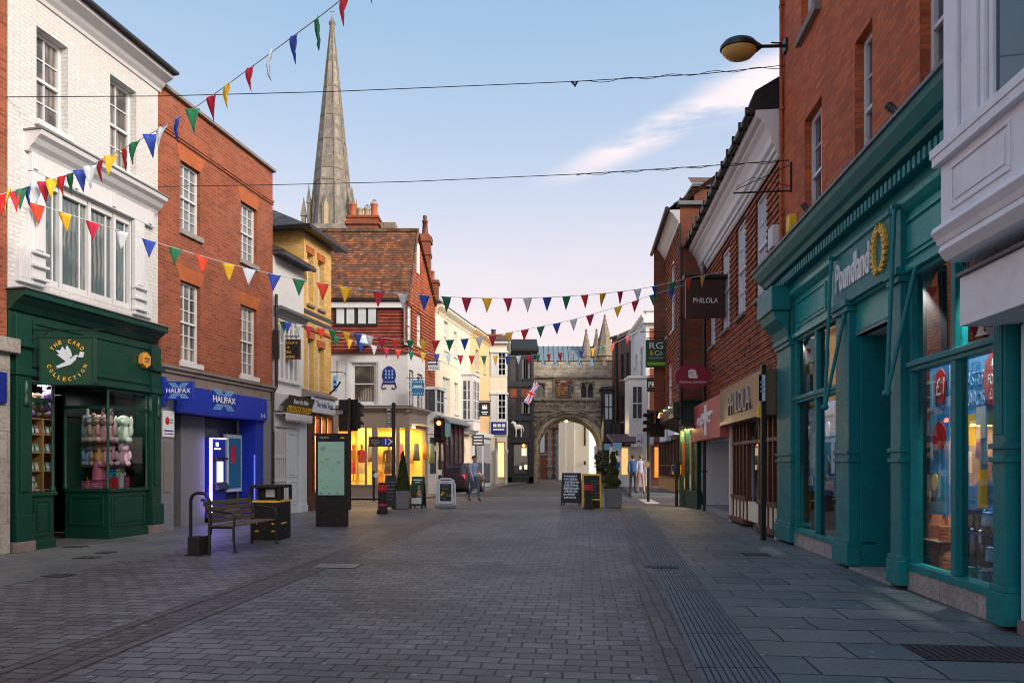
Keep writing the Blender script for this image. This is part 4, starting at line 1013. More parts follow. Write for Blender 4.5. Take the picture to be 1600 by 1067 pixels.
# shop inside
f = M(); f.box(0, L-.1, 2.8, 2.85, .1, 3.2); f.box(0, .05, .1, 2.8, .1, 3.2); f.box(0, L+.3, .05, 2.8, .08, .12)
B.part('shop_interior', f, MT['warm'])
B.bx('shop_ceiling', 'letter_white', 0, L+.6, .05, 2.8, 3.02, 3.06)
f = M()
for k, x in enumerate((1.4, 2.3, 3.1, 3.9)): f.lathe([(.09,0),(.09,.05)], (x, .7+.3*(k % 2), 2.96), 10)
f.lathe([(.13,0),(.13,.05)], (L+.12, .45, 2.9), 12)
B.part('spotlight', f, MT['warm_emit'])
lt = bpy.data.lights.new('shop_light', 'AREA'); lt.energy = 120; lt.color = (1,.66,.20); lt.shape = 'RECTANGLE'; lt.size = 3.8; lt.size_y = 1.6
lo = bpy.data.objects.new('shop_light', lt); COL.objects.link(lo); p = B.w2(L-2.1, 1.3); lo.location = (p.x, p.y, 2.92)
def mannequin(label, x, y, c1, c2):
    o = thing('mannequin', label, 'mannequin', at(B, x, y, .72), rz(B))
    m = M(); m.ball((0,0,1.44), .075, .085, .11); m.tube([(0,0,1.3),(0,0,1.38)], .04, 8); m.lathe([(.001,0),(.14,.002),(.14,.02)], (0,0,.0), 14); m.tube([(0,0,0),(0,0,.5)], .015)
    m.build('body_form', MT['wood_light'], o)
    m = M(); m.lathe([(.13,.75),(.14,.85),(.11,1.0),(.15,1.18),(.17,1.26),(.06,1.32)], n=14, sy=.65); m.tube([(.17,0,1.25),(.23,0,1.0),(.21,-.05,.8)], [.05,.045,.035]); m.tube([(-.17,0,1.25),(-.23,0,1.0),(-.21,-.05,.8)], [.05,.045,.035]); m.build('top', plain('cloth', c1, .9, var=.3, sc=15), o)
    m = M(); m.lathe([(.22,.3),(.2,.5),(.14,.76),(.001,.77)], n=14, sy=.7); m.build('skirt', plain('cloth', c2, .9, var=.3, sc=15), o)
mannequin('mannequin in crimson top and pale skirt in the lit corner shop window', B.u(561), .55, (.5,.05,.12), (.75,.6,.5))
mannequin('mannequin in orange top and red skirt at the left of the lit corner window', B.u(547), .6, (.7,.3,.1), (.6,.08,.1))
mannequin('mannequin in dark dress behind the post of the lit corner window', B.u(603), .7, (.12,.05,.04), (.1,.05,.05))
f = M(); f.box(0,1.8,0,.3,1.55,1.6); f.box(0,1.8,0,.3,1.0,1.05); f.box(0,1.8,0,.3,.45,.5); f.box(0,.04,0,.3,0,2); f.box(1.76,1.8,0,.3,0,2)
for k in range(14):
    x = .1+.12*k
    f.box(x, x+.09, .05, .25, 1.05 if k % 2 else .5, (1.35 if k % 2 else .8)-.02*(k % 3), 1+k % 3)
o = f.build('clothes_shelf', [MT['wood_light'], plain('cloth_a', (.6,.2,.1), .9), plain('cloth_b', (.2,.25,.3), .9), plain('cloth_c', (.7,.55,.3), .9)]); o.location = at(B, B.u(545), 2.3, .1); o.rotation_euler = (0,0,rz(B)); tag(o, 'wooden shelf of folded clothes at the back of the lit corner shop', 'shelf')
for k in range(12):
    c_ = [(.55,.08,.1),(.75,.6,.4),(.1,.12,.2),(.7,.35,.08),(.25,.3,.16),(.6,.5,.42)][k % 6]
    cn_ = ('crimson','cream','navy','orange','olive','beige')[k % 6]
    m = M(); w_ = .15+.02*(k % 3); h_ = .62+.12*((k*5) % 3)
    m.lathe([(.06,0),(.11,-.06),(.13,-h_*.5),(.16,-h_),(.001,-h_)], n=10, sx=1, sy=.35); m.tube([(0,0,0),(0,0,.06),(.02,0,.09)], .008, 5)
    o = m.build('garment', plain('garment_'+cn_, c_, .9, var=.25, sc=12)); o.location = at(B, B.u(540)+.33*(k % 12), 2.0 if k % 2 else 1.6, 2.25 if k < 6 else 2.3); o.rotation_euler = (0,0,rz(B)+.5)
    tag(o, '%s garment hanging in the %s half of the lit corner shop' % (cn_, 'left' if k < 6 else 'right'), 'garment', 'garments hanging in the lit corner shop')
# side facade
S.L = (S.p1-S.p0).length
for r in (S.rect(635, 643, 474, 536), S.rect(651, 658, 488, 538)): S.sash(r, 1, 2, rec=.05, glass='glass_pale', silld=.04)
for r in (S.rect(639, 646, 577, 640), S.rect(652, 660, 583, 640)): S.sash(r, 1, 2, rec=.08, fw=.1, glass='glass')
apx = S.u(650); RZ = 11.2
usplit = S.u(664)
S.wall(zt0, E, MT['tile_hung_fine'], 5, name='tile_hung_wall', saw=.14, sides=False, back=False)
S.wall(z1f, zt0, MT['white_render'], 5, u1=usplit, name='first_floor_wall', sides=False, back=False)
S.wall(.09, zt0, MT['tile_hung_fine'], 5, u0=usplit, name='side_wall', sides=False, back=False)
f = M(); f.face([(0,0,E),(S.L,0,E),(S.L,0,E+.4),(apx,0,RZ-.05)]); S.part('gable', f, MT['tile_hung_fine'])
f = M(); gz = E+1.5; f.box(apx+.05, apx+.38, -.03, .02, gz-.1, gz+1.15); gw = S.part('gable_window', f, MT['white']); f = M(); f.box(apx+.10, apx+.33, -.035, -.03, gz-.04, gz+1.08); f.build('pane', MT['glass_pale'], gw)
S.cornice(zf-.22, -.22, usplit, [(.10,0),(.14,.05),(.22,.12),(.30,.16),(.30,.24)], 'taupe', 'shop_cornice')
S.bx('fascia', 'taupe', -.05, usplit, -.08, .1, zb_, zf-.22, .01)
f = M(); f.box(0, usplit, -.06, .15, .09, zsill-.06); f.box(0, usplit, -.10, .15, zsill-.06, zsill); S.part('stall_riser', f, MT['taupe'], .008)
for x, x_ in ((-.05, .07), (usplit-.14, usplit)): f = M(); f.box(x, x_, -.07, .06, zsill, zb_); S.part('shopfront_post', f, MT['taupe'])
f = M(); f.face([(0,0,zsill),(usplit,0,zsill),(usplit,0,zb_),(0,0,zb_)]); S.part('pane', f, MT['shopglass'])
f = M(); f.box(usplit-.05, usplit, .1, 2.2, .1, 3.1); f.box(0, usplit, 2.2, 2.25, .1, 3.1); S.part('shop_interior', f, MT['warm'])
lt = bpy.data.lights.new('shop_light', 'AREA'); lt.energy = 60; lt.color = (1,.7,.26); lt.size = 1.0
lo = bpy.data.objects.new('shop_light', lt); COL.objects.link(lo); p = S.w2(.9, .7); lo.location = (p.x, p.y, 2.92)
# white door and oriel at the far end of the side
f = M(); f.box(usplit+.08, S.L-.05, -.12, 0, .09, 2.75); f.prism([(usplit+.02, 2.75),(S.L, 2.75),(S.L,3.05),(usplit+.02,3.75)], 'y', -.16, 0); ds = S.part('door_surround', f, MT['white'], .01)
f = M(); f.box(usplit+.35, S.L-.4, -.14, -.12, 1.0, 2.0); f.box(usplit+.35, S.L-.4, -.14, -.12, 2.25, 2.6); f.build('pane', MT['glass'], ds)
br = S.rect(664, 678, 608, 648); f = M(); y0 = -.5
f.prism([(0, br[2]-.5),(y0, br[2]),(y0, br[2]+.15),(0,br[2]+.15)], 'x', br[0]+.1, S.L-.3)
f.box(br[0]+.05, S.L-.25, y0-.05, 0, br[3]+.0, br[3]+.12)
for x in (br[0]+.1, (br[0]+S.L)/2-.1, S.L-.36): f.box(x, x+.07, y0, y0+.07, br[2]+.15, br[3])
f.box(br[0]+.1, S.L-.3, y0, y0+.06, (br[2]+br[3])/2, (br[2]+br[3])/2+.05)
ow = S.part('oriel_window', f, MT['white']); f = M(); f.box(br[0]+.12, S.L-.32, y0+.02, 0, br[2]+.15, br[3]); f.build('pane', MT['glass'], ow)
# roof
mb = M()
def cp(u, v, z, o=0): 
    p = S.w2(u, v); q_ = B.e.matrix_world
    x = p.x-B.p0.x; y = p.y-B.p0.y
    return (x, y, z)
far = -7.0
rl = Vector((S.n.x, S.n.y))
A1 = cp(-.15, -.12, E); A2 = cp(apx, -.12, RZ); A3 = cp(S.L+.1, -.12, E+.3)
rx0 = -.9
mb.face([(rx0, -.22, E-.02), (A1[0]+.05, -.22, E-.02), A2, (rx0, A2[1], RZ)])
mb.face([A2, A3, (rx0, A3[1], E), (rx0, A2[1], RZ)])
mb.face([(rx0,-.22,E-.10),(A1[0]+.05,-.22,E-.10),(A1[0]+.05,-.22,E-.02),(rx0,-.22,E-.02)])
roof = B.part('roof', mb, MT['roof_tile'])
mb = M(); mb.tube([(rx0, A2[1], RZ), (A2[0], A2[1], RZ)], .09, 8); mb.tube([(A2[0]-.03,A2[1],RZ), (A1[0],A1[1],E)], .05, 6); mb.build('ridge_tiles', MT['roof_brown'], roof)
def chimney(B, name_mat, x0, x1, y0, y1, z0, z1, pots, par):
    m = M(); m.box(x0,x1,y0,y1,z0,z1); m.box(x0-.08,x1+.08,y0-.08,y1+.08,z1-.30,z1-.16); m.box(x0-.05,x1+.05,y0-.05,y1+.05,z1,z1+.1)
    c = m.build('chimney', MT[name_mat], par)
    for x, r_, h, mt, cap in pots:
        m = M(); m.lathe([(r_*1.1,0),(r_,.05),(r_*.9,h-.1),(r_*1.1,h-.06),(r_*1.1,h),(r_*.8,h),(r_*.8,h-.1)], (x,(y0+y1)/2,z1+.1), 12); p_ = m.build('chimney_pot', MT[mt], c)
        if cap:
            m = M()
            for k in range(4): m.tube([(x+r_*math.cos(R(45*k))*math.cos(R(t)), (y0+y1)/2+r_*math.sin(R(45*k))*math.cos(R(t)), z1+.1+h+r_*1.2*math.sin(R(t))) for t in range(0, 181, 20)], .012, 4)
            m.build('wire_cowl', MT['steel'], p_)
    return c
chx = [gx(p, 30.6)-B.p0.x for p in (545, 593)]
chimney(B, 'orange_wall', chx[0], chx[1], 2.6, 3.3, 10.2, CH-(345-HY)/F*30.6, [(gx(552,30.6)-B.p0.x,.16,.62,'terracotta',0),(gx(563,30.6)-B.p0.x,.14,.42,'buffpot',0),(gx(574,30.6)-B.p0.x,.14,.42,'buffpot',1),(gx(585,30.6)-B.p0.x,.16,.62,'terracotta',1)], roof)
m = M(); m.box(gx(597,31)-B.p0.x, gx(620,31)-B.p0.x, 3.0, 3.6, 10.4, CH-(352-HY)/F*31); m.build('parapet_stub', MT['flint'], roof)
# body closing walls
f = M(); q0 = cp(S.L, 0, 0); f.face([(0,0,0),(0,5,0),(0,5,E),(0,0,E)]); f.face([(0,5,0),(q0[0],q0[1]+.0,0),(q0[0],q0[1],E),(0,5,E)]); B.part('rear_wall', f, MT['brown_brick'])
# tall chimney standing on the next roof
T = thing('tall_chimney_stack', 'tall slender red brick chimney stack with one dark pot beside the steep gable', 'chimney', (gx(664, 32.6), 32.6, 0))
zt_ = CH-(372-HY)/F*32.6; m = M(); m.box(-.27,.27,-.3,.3,7.5,zt_-.9); m.box(-.31,.31,-.34,.34,zt_-.9,zt_-.72); m.box(-.27,.27,-.3,.3,zt_-.72,zt_-.25); m.box(-.33,.33,-.36,.36,zt_-.25,zt_-.05); m.prism([(-.36,zt_-.05),(.36,zt_-.05),(.2,zt_+.12),(-.2,zt_+.12)], 'y', -.3, .3)
m.build('stack', MT['orange_wall'], T); m = M(); m.lathe([(.17,0),(.15,.1),(.11,.62),(.14,.64),(.14,.72),(.08,.74),(.1,.82),(.1,.95)], (0,0,zt_+.1), 12); m.build('chimney_pot', MT['brown_paint'], T)
T = thing('short_chimney_stack', 'short brown brick chimney with a stubby red pot right of the tall stack', 'chimney', (gx(676, 33.5), 33.5, 0))
zt_ = CH-(440-HY)/F*33.5; m = M(); m.box(-.2,.28,-.3,.3,7.5,zt_-.15); m.box(-.26,.34,-.35,.35,zt_-.15,zt_); m.build('stack', MT['orange_wall'], T); m = M(); m.lathe([(.12,0),(.11,.45),(.13,.46),(.13,.5)], (-.02,0,zt_), 10); m.build('chimney_pot', MT['terracotta'], T)
def flatten(S, B):
    m = Matrix.Translation((B.p0.x, B.p0.y, 0)) @ Matrix.Rotation(B.e.rotation_euler[2], 4, 'Z')
    n = Matrix.Translation((S.p0.x, S.p0.y, 0)) @ Matrix.Rotation(S.e.rotation_euler[2], 4, 'Z')
    loc = m.inverted() @ n
    for c in list(S.e.children):
        c.parent = B.e; c.matrix_basis = loc @ c.matrix_basis
    bpy.data.objects.remove(S.e)
RZS = None
flatten(S, B)
# signs on the corner shop
o = thing('wall_sign', 'narrow blue vertical sign hanging from a cross bracket on the white corner front', 'sign', (gx(523.5, Yc-.5), Yc-.5, 0))
za, zb = CH-(612-HY)/F*27.1, CH-(587-HY)/F*27.1; m = M(); m.box(-.085,.085,-.03,.03,za,zb); m.build('sign_board', MT['sky_blue'], o, .02); m = M(); m.box(-.05,.05,-.034,-.03,za+.15,za+.25); m.box(-.05,.05,-.034,-.03,zb-.3,zb-.2); m.build('sign_print', MT['blue_dark'], o)
m = M(); m.tube([(-.3,0,zb+.14),(.32,0,zb+.14)], .018); m.tube([(.08,0,zb-.1),(.08,.0,zb+.6)], .016); m.tube([(.3,0,zb+.14),(.3,.5,zb+.14)], .014); m.build('bracket', MT['black'], o)
q_ = S.q(653, 606, .6); p = S.w2(q_[0], -.55)
o = thing('hanging_sign', 'blue square sign with rows of white dots beside the corner shop side windows', 'sign', (p.x, p.y, 0))
x0, x1 = gx(643, p.y)-p.x, gx(663, p.y)-p.x; za, zb = CH-(618-HY)/F*p.y, CH-(594-HY)/F*p.y
m = M(); m.box(x0,x1,-.03,.03,za,zb); m.build('sign_board', plain('sign_blue', (.02,.18,.42), .5), o)
m = M()
for i in range(7): 
    for z in (.12, .5, .88): m.ball((x0+(x1-x0)*(i+.5)/7, -.031, za+(zb-za)*z), .02, .006, .028)
m.box(x0+.08, x1-.08, -.035, -.03, (za+zb)/2+.02, (za+zb)/2+.10); m.build('sign_print', MT['f_white'], o); m = M(); m.tube([(x0-.2,0,zb+.08),(x1,0,zb+.08)], .014); m.build('bracket', MT['black'], o)
m = M(); m.lathe([(.32,0),(.34,.05),(.28,.1),(.30,.14),(.24,.30),(.12,.38),(.001,.40)], n=16); m.box(-.1,.1,0,.7,.1,.25)  # security dome on the tile-hung wall, gives no light
o = m.build('security_dome', MT['f_white'], None); o.location = (gx(567,Yc-.75), Yc-.75, zc_(543)); tag(o, 'pale security dome fixed to the red tile-hung wall', 'lamp')

# ---- far left terrace
def llf(px):
    k = (px-CX)/F; Y = -10.34/(k-.22); return (k*Y, Y)
def terrace(name, label, pa, pb, H, mat, depth=6, roof='slate', rise=1.6, over=.3, z0=.09, wins=(), frame='white', glass='glass', cw='cream'):
    B = Bld(name, label, 'building', llf(pa), llf(pb))
    for w in wins: B.sash(B.rect(*w), 2, 2, rec=.1, glass=glass, fw=.05)
    B.wall(z0, H, MT[mat], depth)
    f = M(); f.prism([(-over,H),(-over,H+.08),(depth*.5,H+rise),(depth+.1,H+.05)], 'x', -.02, B.L+.02); B.part('roof', f, MT[roof])
    B.cornice(H-.35, -.02, B.L+.02, [(.03,0),(.08,.10),(.16,.16),(.24,.22),(over,.28),(over,.35)], cw, 'eaves_cornice')
    return B
B = terrace('cream_house', 'tall cream rendered house with maroon shopfront beside the steep gable', 680.6, 735, 8.7, 'cream', wins=[(694,701,500,546),(709,714,517,556),(724,728,536,577),(692,703,588,648),(710,716,597,646)], glass='glass_pale')
L = B.L
f = M(); f.box(-.0, L, -.02, .0, B.z(694,565)-.05, B.z(694,565)+.05); B.part('string_course', f, MT['cream'])
f = M(); zz = B.z(690, 660); f.prism([(0,zz+.35),(-.55,zz+.05),(-.6,zz-.05),(0,zz-.05)], 'x', .2, L*.68); B.part('lead_canopy', f, MT['lead'])
f = M(); f.box(.1, L*.66, -.14, .05, .09, zz-.05)
for i in range(6): x = .1+(L*.66-.2)*i/5; f.box(x, x+.12, -.22, -.14, .09, zz-.1)
sf_ = B.part('shopfront', f, MT['maroon'], .01); f = M()
for i in range(5): x = .22+(L*.66-.2)*i/5; f.box(x+.03, x+(L*.66-.2)/5-.15, -.15, -.14, .7, zz-.5)
f.build('pane', MT['glass'], sf_)
def oriel(B, u0, u1, proj, za, zb, z_glass0, z_glass1, mat='white', nx=2, canted=.0, name='oriel_bay'):
    f = M(); f.box(u0, u1, -proj, 0, za, z_glass0); f.box(u0-.06, u1+.06, -proj-.06, 0, zb-.10, zb); f.box(u0, u1, -proj, 0, z_glass1, zb-.1); f.box(u0-.04,u1+.04,-proj-.04,0,z_glass0-.08,z_glass0)
    f.prism([(-proj*.6,za-.18),(0,za-.18),(0,za),(-proj,za)], 'x', u0+.05, u1-.05)
    w = .07
    for x in (u0, u1-w): f.box(x, x+w, -proj, -proj+w, z_glass0, z_glass1)
    f.box(u0+.001, u0+.06, -proj, -proj*.72, z_glass0, z_glass1); f.box(u0+.001, u0+.06, -proj*.18, 0, z_glass0, z_glass1)
    for i in range(nx+1):
        x = u0+w+(u1-u0-2*w)*i/nx; f.box(x-.025, x+.025, -proj+.005, -proj+.06, z_glass0, z_glass1)
    zm = (z_glass0+z_glass1)/2
    for k in (.25, .5, .75):
        z = z_glass0+(z_glass1-z_glass0)*k; t = .03 if k == .5 else .015
        f.box(u0, u1, -proj+.008, -proj+.05, z-t, z+t); f.box(u0+.008, u0+.05, -proj, 0, z-t, z+t)
    f.box(u0+.002, u0+.06, -proj/2-.03, -proj/2+.03, z_glass0, z_glass1); f.box(u0+.004,u0+.06,-.07,0,z_glass0,z_glass1)
    o = B.part(name, f, MT[mat], .004)
    g = M(); g.box(u0+.03, u1-.03, -proj+.03, 0, z_glass0, z_glass1); g.build('pane', MT['glass'], o)
    return o
u_o = B.u(720)
oriel(B, u_o, B.u(750,.66), .66, B.z(720,672), B.z(720,583), B.z(720,655), B.z(720,595), nx=4)
chimney(B, 'flint', L*.75, L-.1, 1.4, 2.6, 8.6, 10.0, [(L*.8,.14,.35,'terracotta',0)], B.e)
B6 = terrace('peach_house', 'narrow peach rendered house with white oriel above a pale shopfront', 735.3, 764, 8.75, 'peach', wins=[(743,748,545,578),(755,759,557,582)], cw='peach')
B = B6; L = B.L
zz = 3.0; f = M(); f.box(.1, L-.1, -.15, .05, .09, 2.9); f.box(0, L, -.3, 0, 2.9, 3.15); sf_ = B.part('shopfront', f, MT['paleblue'], .01)
f = M(); f.box(.3, L*.45, -.16, -.15, .8, 2.6); f.box(L*.55, L-.3, -.16, -.15, .3, 2.6); f.build('pane', MT['glass'], sf_)
m = M(); 
# white bay house, whose front facing the camera shows
Yb = 44.0
B = Bld('white_bay_house', 'cream house with two stacked white bay windows beside the stone gate', 'building', (gx(764.5, Yb), Yb), (gx(792, Yb), Yb))
L = B.L
def zq(py): return CH-(py-HY)/F*Yb
def bay(za, zb, nx=2):
    f = M(); f.box(.08, L+.02, -.02, 1.4, za-.0, za+.12); f.box(.04, L+.1, -.1, 1.4, zb-.12, zb)
    for x in (.08, L*.42, L-.12): f.box(x, x+.14, -.03, .12, za+.12, zb-.12)
    f.box(.08, L*.42, -.02, .1, za+.12, zb-.12)
    for k in (.25,.5,.75): z = za+.12+(zb-za-.24)*k; f.box(L*.42, L, -.025, .04, z-.025, z+.025); f.box(L-.03, L+.02, 0, 1.4, z-.025, z+.025)
    f.box(L*.7, L*.7+.04, -.025, .04, za+.1, zb-.1)
    for y in (.45, .9, 1.33): f.box(L-.03, L+.022, y, y+.06, za+.1, zb-.1)
    o = B.part('bay_window', f, MT['white'], .004); g = M(); g.box(L*.42, L, .0, 1.4, za+.1, zb-.1); g.build('pane', MT['glass'], o)
B.wall(.09, zq(533), MT['cream'], 5, mats=[MT['cream'], MT['cream']])
for h in (): pass
za0, za1, zb0, zb1 = zq(588), zq(548), zq(657), zq(613)
B.e.location.y += .15
bay(za0, za1); bay(zb0, zb1)
f = M(); H = zq(533); f.prism([(-.3,H),(-.3,H+.06),(2.5,H+.9),(5,H)], 'x', -.2, L+.3); B.part('roof', f, MT['roof_brown']); B.bx('eaves', 'white', -.1, L+.25, -.25, 5, H-.14, H+.0, .01)
f = M(); f.box(.04, L+.06, -.06, 1.45, zq(681), zb0); B.part('bay_apron', f, MT['white'], .01)
sg = M(); sg.box(.12, L*.98, -.09, -.06, zq(679), zq(659)); sb = B.part('sign_board', sg, MT['blue_dark']); 
f = M()
for k in range(3): f.box(.25+.28*k, .46+.28*k, -.098, -.09, zq(667), zq(662)); 
f.box(.25, L*.85, -.098, -.09, zq(672), zq(669.5)); f.build('sign_print', MT['letter_white'], sb)
f = M(); f.box(.35, .50, -.01, .0, .1, zq(684)); f.box(.50, L-.1, -.02, .0, .5, zq(690)); 
f2 = M(); f2.box(.55, .95, -.03, -.02, .55, zq(692)); B.part('lit_window', f2, emis('lit_window_gold', (1,.62,.22), 1.1))
B.part('shopfront', f, MT['taupe'])
f = M()
for x in (.45, L-.05): f.lathe([(.12,0),(.1,.1),(.09,1.9),(.14,2.05),(.16,2.2)], (x,-.15,.1), 10)
B.part('column', f, MT['white'])
chimney(B, 'orange_wall', -.3, .7, 2, 2.9, zq(545), zq(515), [(.2,.16,.4,'slate',0)], B.e)
o = thing('hanging_sign', 'black square sign with a white crown like mark in front of the peach house', 'sign', (gx(757, 36), 36, 0))
za, zb = CH-(650-HY)/F*36, CH-(628-HY)/F*36; m = M(); m.box(-.27,.29,-.03,.03,za,zb); m.build('sign_board', MT['black_matt'], o); m = M(); m.box(-.12,.14,-.036,-.03,za+.36,za+.52); m.box(-.16,.18,-.036,-.03,za+.18,za+.24); m.box(-.1,.12,-.036,-.03,za+.09,za+.13)
for k in (-.08,.01,.1): m.box(k-.02,k+.02,-.036,-.03,za+.52,za+.60)
m.build('sign_print', MT['letter_white'], o); m = M(); m.tube([(-.9,0,zb+.06),(.35,0,zb+.06)], .02); m.build('bracket', MT['black'], o)
o = thing('board_sign', 'dark name board with three white lines below the oriel bay', 'sign', (gx(747, 35), 35, 0))
za, zb = CH-(696-HY)/F*35, CH-(679-HY)/F*35; m = M(); m.box(-.3,.3,-.03,.03,za,zb); m.build('sign_board', MT['navy2'], o); m = M()
for k in range(3): m.box(-.22,.22,-.036,-.03,za+.08+.16*k,za+.15+.16*k)
m.build('sign_print', MT['letter_white'], o); m = M(); m.tube([(-1.0,0,zb-.05),(-.3,0,zb-.05)], .02); m.build('bracket', MT['black'], o)
o = thing('hanging_sign', 'pale shoe shop board with green letters above the tile-hung side wall', 'sign', (gx(676, 30.2), 30.2, 0))
za, zb = CH-(579-HY)/F*30.2, CH-(565-HY)/F*30.2; m = M(); m.box(-.30,.32,-.03,.03,za,zb); m.build('sign_board', MT['f_white'], o)
text(o, 'lettering', 'SHOES', 0, (za+zb)/2-.08, .5, .14, -.03, MT['green'], .006); m = M(); m.box(-.22,.24,-.035,-.03,zb-.15,zb-.07); m.tube([(-.5,0,zb+.03),(.3,0,zb+.03)], .015); m.build('bracket', MT['green'], o)

# ---- dark timbered building
Yd = 48.6
B = Bld('timbered_building', 'black and navy timbered building with jettied floors next to the stone gate', 'building', (gx(793, Yd), Yd), (gx(834, Yd), Yd))
L = B.L
def zd(py): return CH-(py-HY)/F*Yd
B.wall(.09, zd(548), MT['navy2'], 5)
f = M(); f.prism([(-.5,zd(550)),(-.5,zd(546)),(2.5,zd(520)),(5,zd(546))], 'x', -.2, L+.3); B.part('roof', f, MT['black_matt'])
f = M()
for za, zb in ((zd(605), zd(596)), (zd(657), zd(650)), (zd(692), zd(683)), (zd(553), zd(548))): f.box(-.05, L+.05, -.22, 0, za, zb)
for x in (.0, .75, L-.22): f.box(x, x+.2, -.16, 0, zd(683), zd(553))
f.box(.0, .3, -.18, 0, .09, zd(690)); f.box(L-.35, L-.05, -.18, 0, .09, zd(690)); f.box(0, L, -.18, 0, .09, zd(745))
B.part('timber_frame', f, MT['navy'], .01)
B.bx('brick_infill', 'orange_wall', 0, L, -.06, 0, zd(621), zd(606))
f = M(); f.box(.95, L-.3, -.12, -.02, zd(594), zd(560)); w_ = B.part('window', f, MT['navy']); f = M()
for i in range(3): x = 1.0+(L-1.4)*i/3; f.box(x, x+.28, -.13, -.12, zd(592), zd(562))
f.build('pane', MT['glass'], w_)
f = M(); f.box(.95, L-.3, -.12, -.02, zd(648), zd(626)); w_ = B.part('window', f, MT['navy']); f = M()
for i in range(3): x = 1.0+(L-1.4)*i/3; f.box(x, x+.28, -.13, -.12, zd(646), zd(628))
f.build('pane', MT['glass'], w_)
f = M(); f.box(.45, L-.45, -.10, -.08, zd(740), zd(695)); B.part('shop_window', f, MT['glass'])
f = M(); f.box(1.0, 1.35, -.12, -.10, zd(712), zd(700)); f.box(.85,1.0,-.12,-.10,zd(733),zd(728)); f.box(1.2,1.4,-.12,-.10,zd(733),zd(726)); B.part('lit_display', f, emis('lit_display', (.9,.75,.5), .8))
f = M(); f.ball((1.15,-.2,zd(696)), .11); B.part('lantern', f, emis('lantern_glow', (1,.22,.03), 3))
# white animal figure on the ledge
m = M(); m.ball((0,0,.75), .36, .14, .2); m.ball((-.30,0,.92), .14, .1, .2)
m.tube([(-.34,0,.95),(-.46,0,1.12),(-.62,0,1.05)], [.12,.10,.06])
for x in (-.22,.24):
    for y in (-.08,.08): m.tube([(x,y,.7),(x+.03,y,.36),(x,y,0)], [.08,.05,.04])
m.tube([(.34,0,.85),(.46,0,.6),(.44,0,.4)], [.05,.04,.02])
o = m.build('animal_statue', MT['letter_white']); o.location = (gx(810, 48.2), 48.2, zd(683)); o.scale = (.8,.8,.95); tag(o, 'white standing animal statue on the ledge of the black timbered building', 'statue')
# union flag
o = thing('flag', 'red white and blue flag drooping from a slanting white pole by the gate', 'flag', (gx(838, 47.3), 47.3, CH-(598-HY)/F*47.3))
p0 = Vector((0,0,0)); p1 = P3(806, 648, 46.6)-Vector(o.location)
m = M(); m.tube([p1*.0+Vector((.05,.6,.1)), p1*.55], .03); m.build('pole', MT['letter_white'], o)
m = M(); nu, nv = 36, 24
fx = Vector((-.95, -.2, -1.75)); fy = Vector((-.62, .1, .1))
def jack(s, t):
    x, y = s*60, t*30
    cx_, cy_ = x-30, y-15
    if abs(cx_) < 3 or abs(cy_) < 3: return 0
    if abs(cx_) < 5 or abs(cy_) < 5: return 1
    d = min(abs(cy_-cx_*.5), abs(cy_+cx_*.5))*.894
    return 0 if d < 1.2 else 1 if d < 3 else 2
def fp(i, j):
    s, t = i/nu, j/nv
    v = fx*s*.95+Vector((.05,0,-.05)) + Vector((.62,0,-.30))*(t-.5)*.85
    v.y += .10*math.sin(s*9+t*3)*s; v.x += .06*math.sin(s*7+t*4); return v
for i in range(nu):
    for j in range(nv):
        m.face([fp(i,j),fp(i+1,j),fp(i+1,j+1),fp(i,j+1)], jack((i+.5)/nu, (j+.5)/nv), True)
c = m.build('flag_cloth', [MT['f_red'], MT['f_white'], MT['f_blue']], o); c.scale = (.8, .8, .85)

# ================================================================== GATE
YG = 50.5
B = Bld('stone_gate', 'weathered medieval stone gatehouse with pointed archway, battlements and coat of arms', 'gate', (gx(788, YG), YG), (gx(962, YG), YG))
L = B.L
def zg(py): return CH-(py-HY)/F*YG
def ug(px): return gx(px, YG)-B.p0.x
zA = zg(642)
wl = [(ug(835), ug(851), zg(621), zg(599)), (ug(908), ug(927), zg(621), zg(598))]
for w in wl: B.holes.append((*w, .35))
B.wall(zA, zg(574), MT['gatestone'], 3.2)
# arch wall
al, ar, zs_ = ug(838), ug(940), zg(693); am = (al+ar)/2; hw = (ar-al)/2; za = zg(652)
def archz(t, k=0):      # t in -1..1, four-centred profile
    t = abs(t); return zs_+(za-zs_)*(1-t**2.2)**.62
n_ = 28
f = M(); D = 3.2
f.face([(0,0,.0),(al,0,.0),(al,0,zA),(0,0,zA)]); f.face([(ar,0,.0),(L,0,.0),(L,0,zA),(ar,0,zA)])
ts = [-math.cos(math.pi*i/n_) for i in range(n_+1)]
for a_, b_ in zip(ts, ts[1:]):
    f.face([(am+hw*a_,0,archz(a_)),(am+hw*b_,0,archz(b_)),(am+hw*b_,0,zA),(am+hw*a_,0,zA)])
    f.face([(am+hw*a_,.9,archz(a_)),(am+hw*b_,.9,archz(b_)),(am+hw*b_,D,archz(b_)),(am+hw*a_,D,archz(a_))])
f.face([(al,.9,0),(al,D,0),(al,D,zs_),(al,.9,zs_)]); f.face([(ar,.9,0),(ar,D,0),(ar,D,zs_),(ar,.9,zs_)])
f.face([(0,0,0),(0,D,0),(0,D,zA),(0,0,zA)]); f.face([(L,0,0),(L,D,0),(L,D,zA),(L,0,zA)]); 
f.face([(0,D,0),(al,D,0),(al,D,zA),(0,D,zA)]); f.face([(ar,D,0),(L,D,0),(L,D,zA),(ar,D,zA)])
B.part('arch_wall', f, MT['gatestone'])
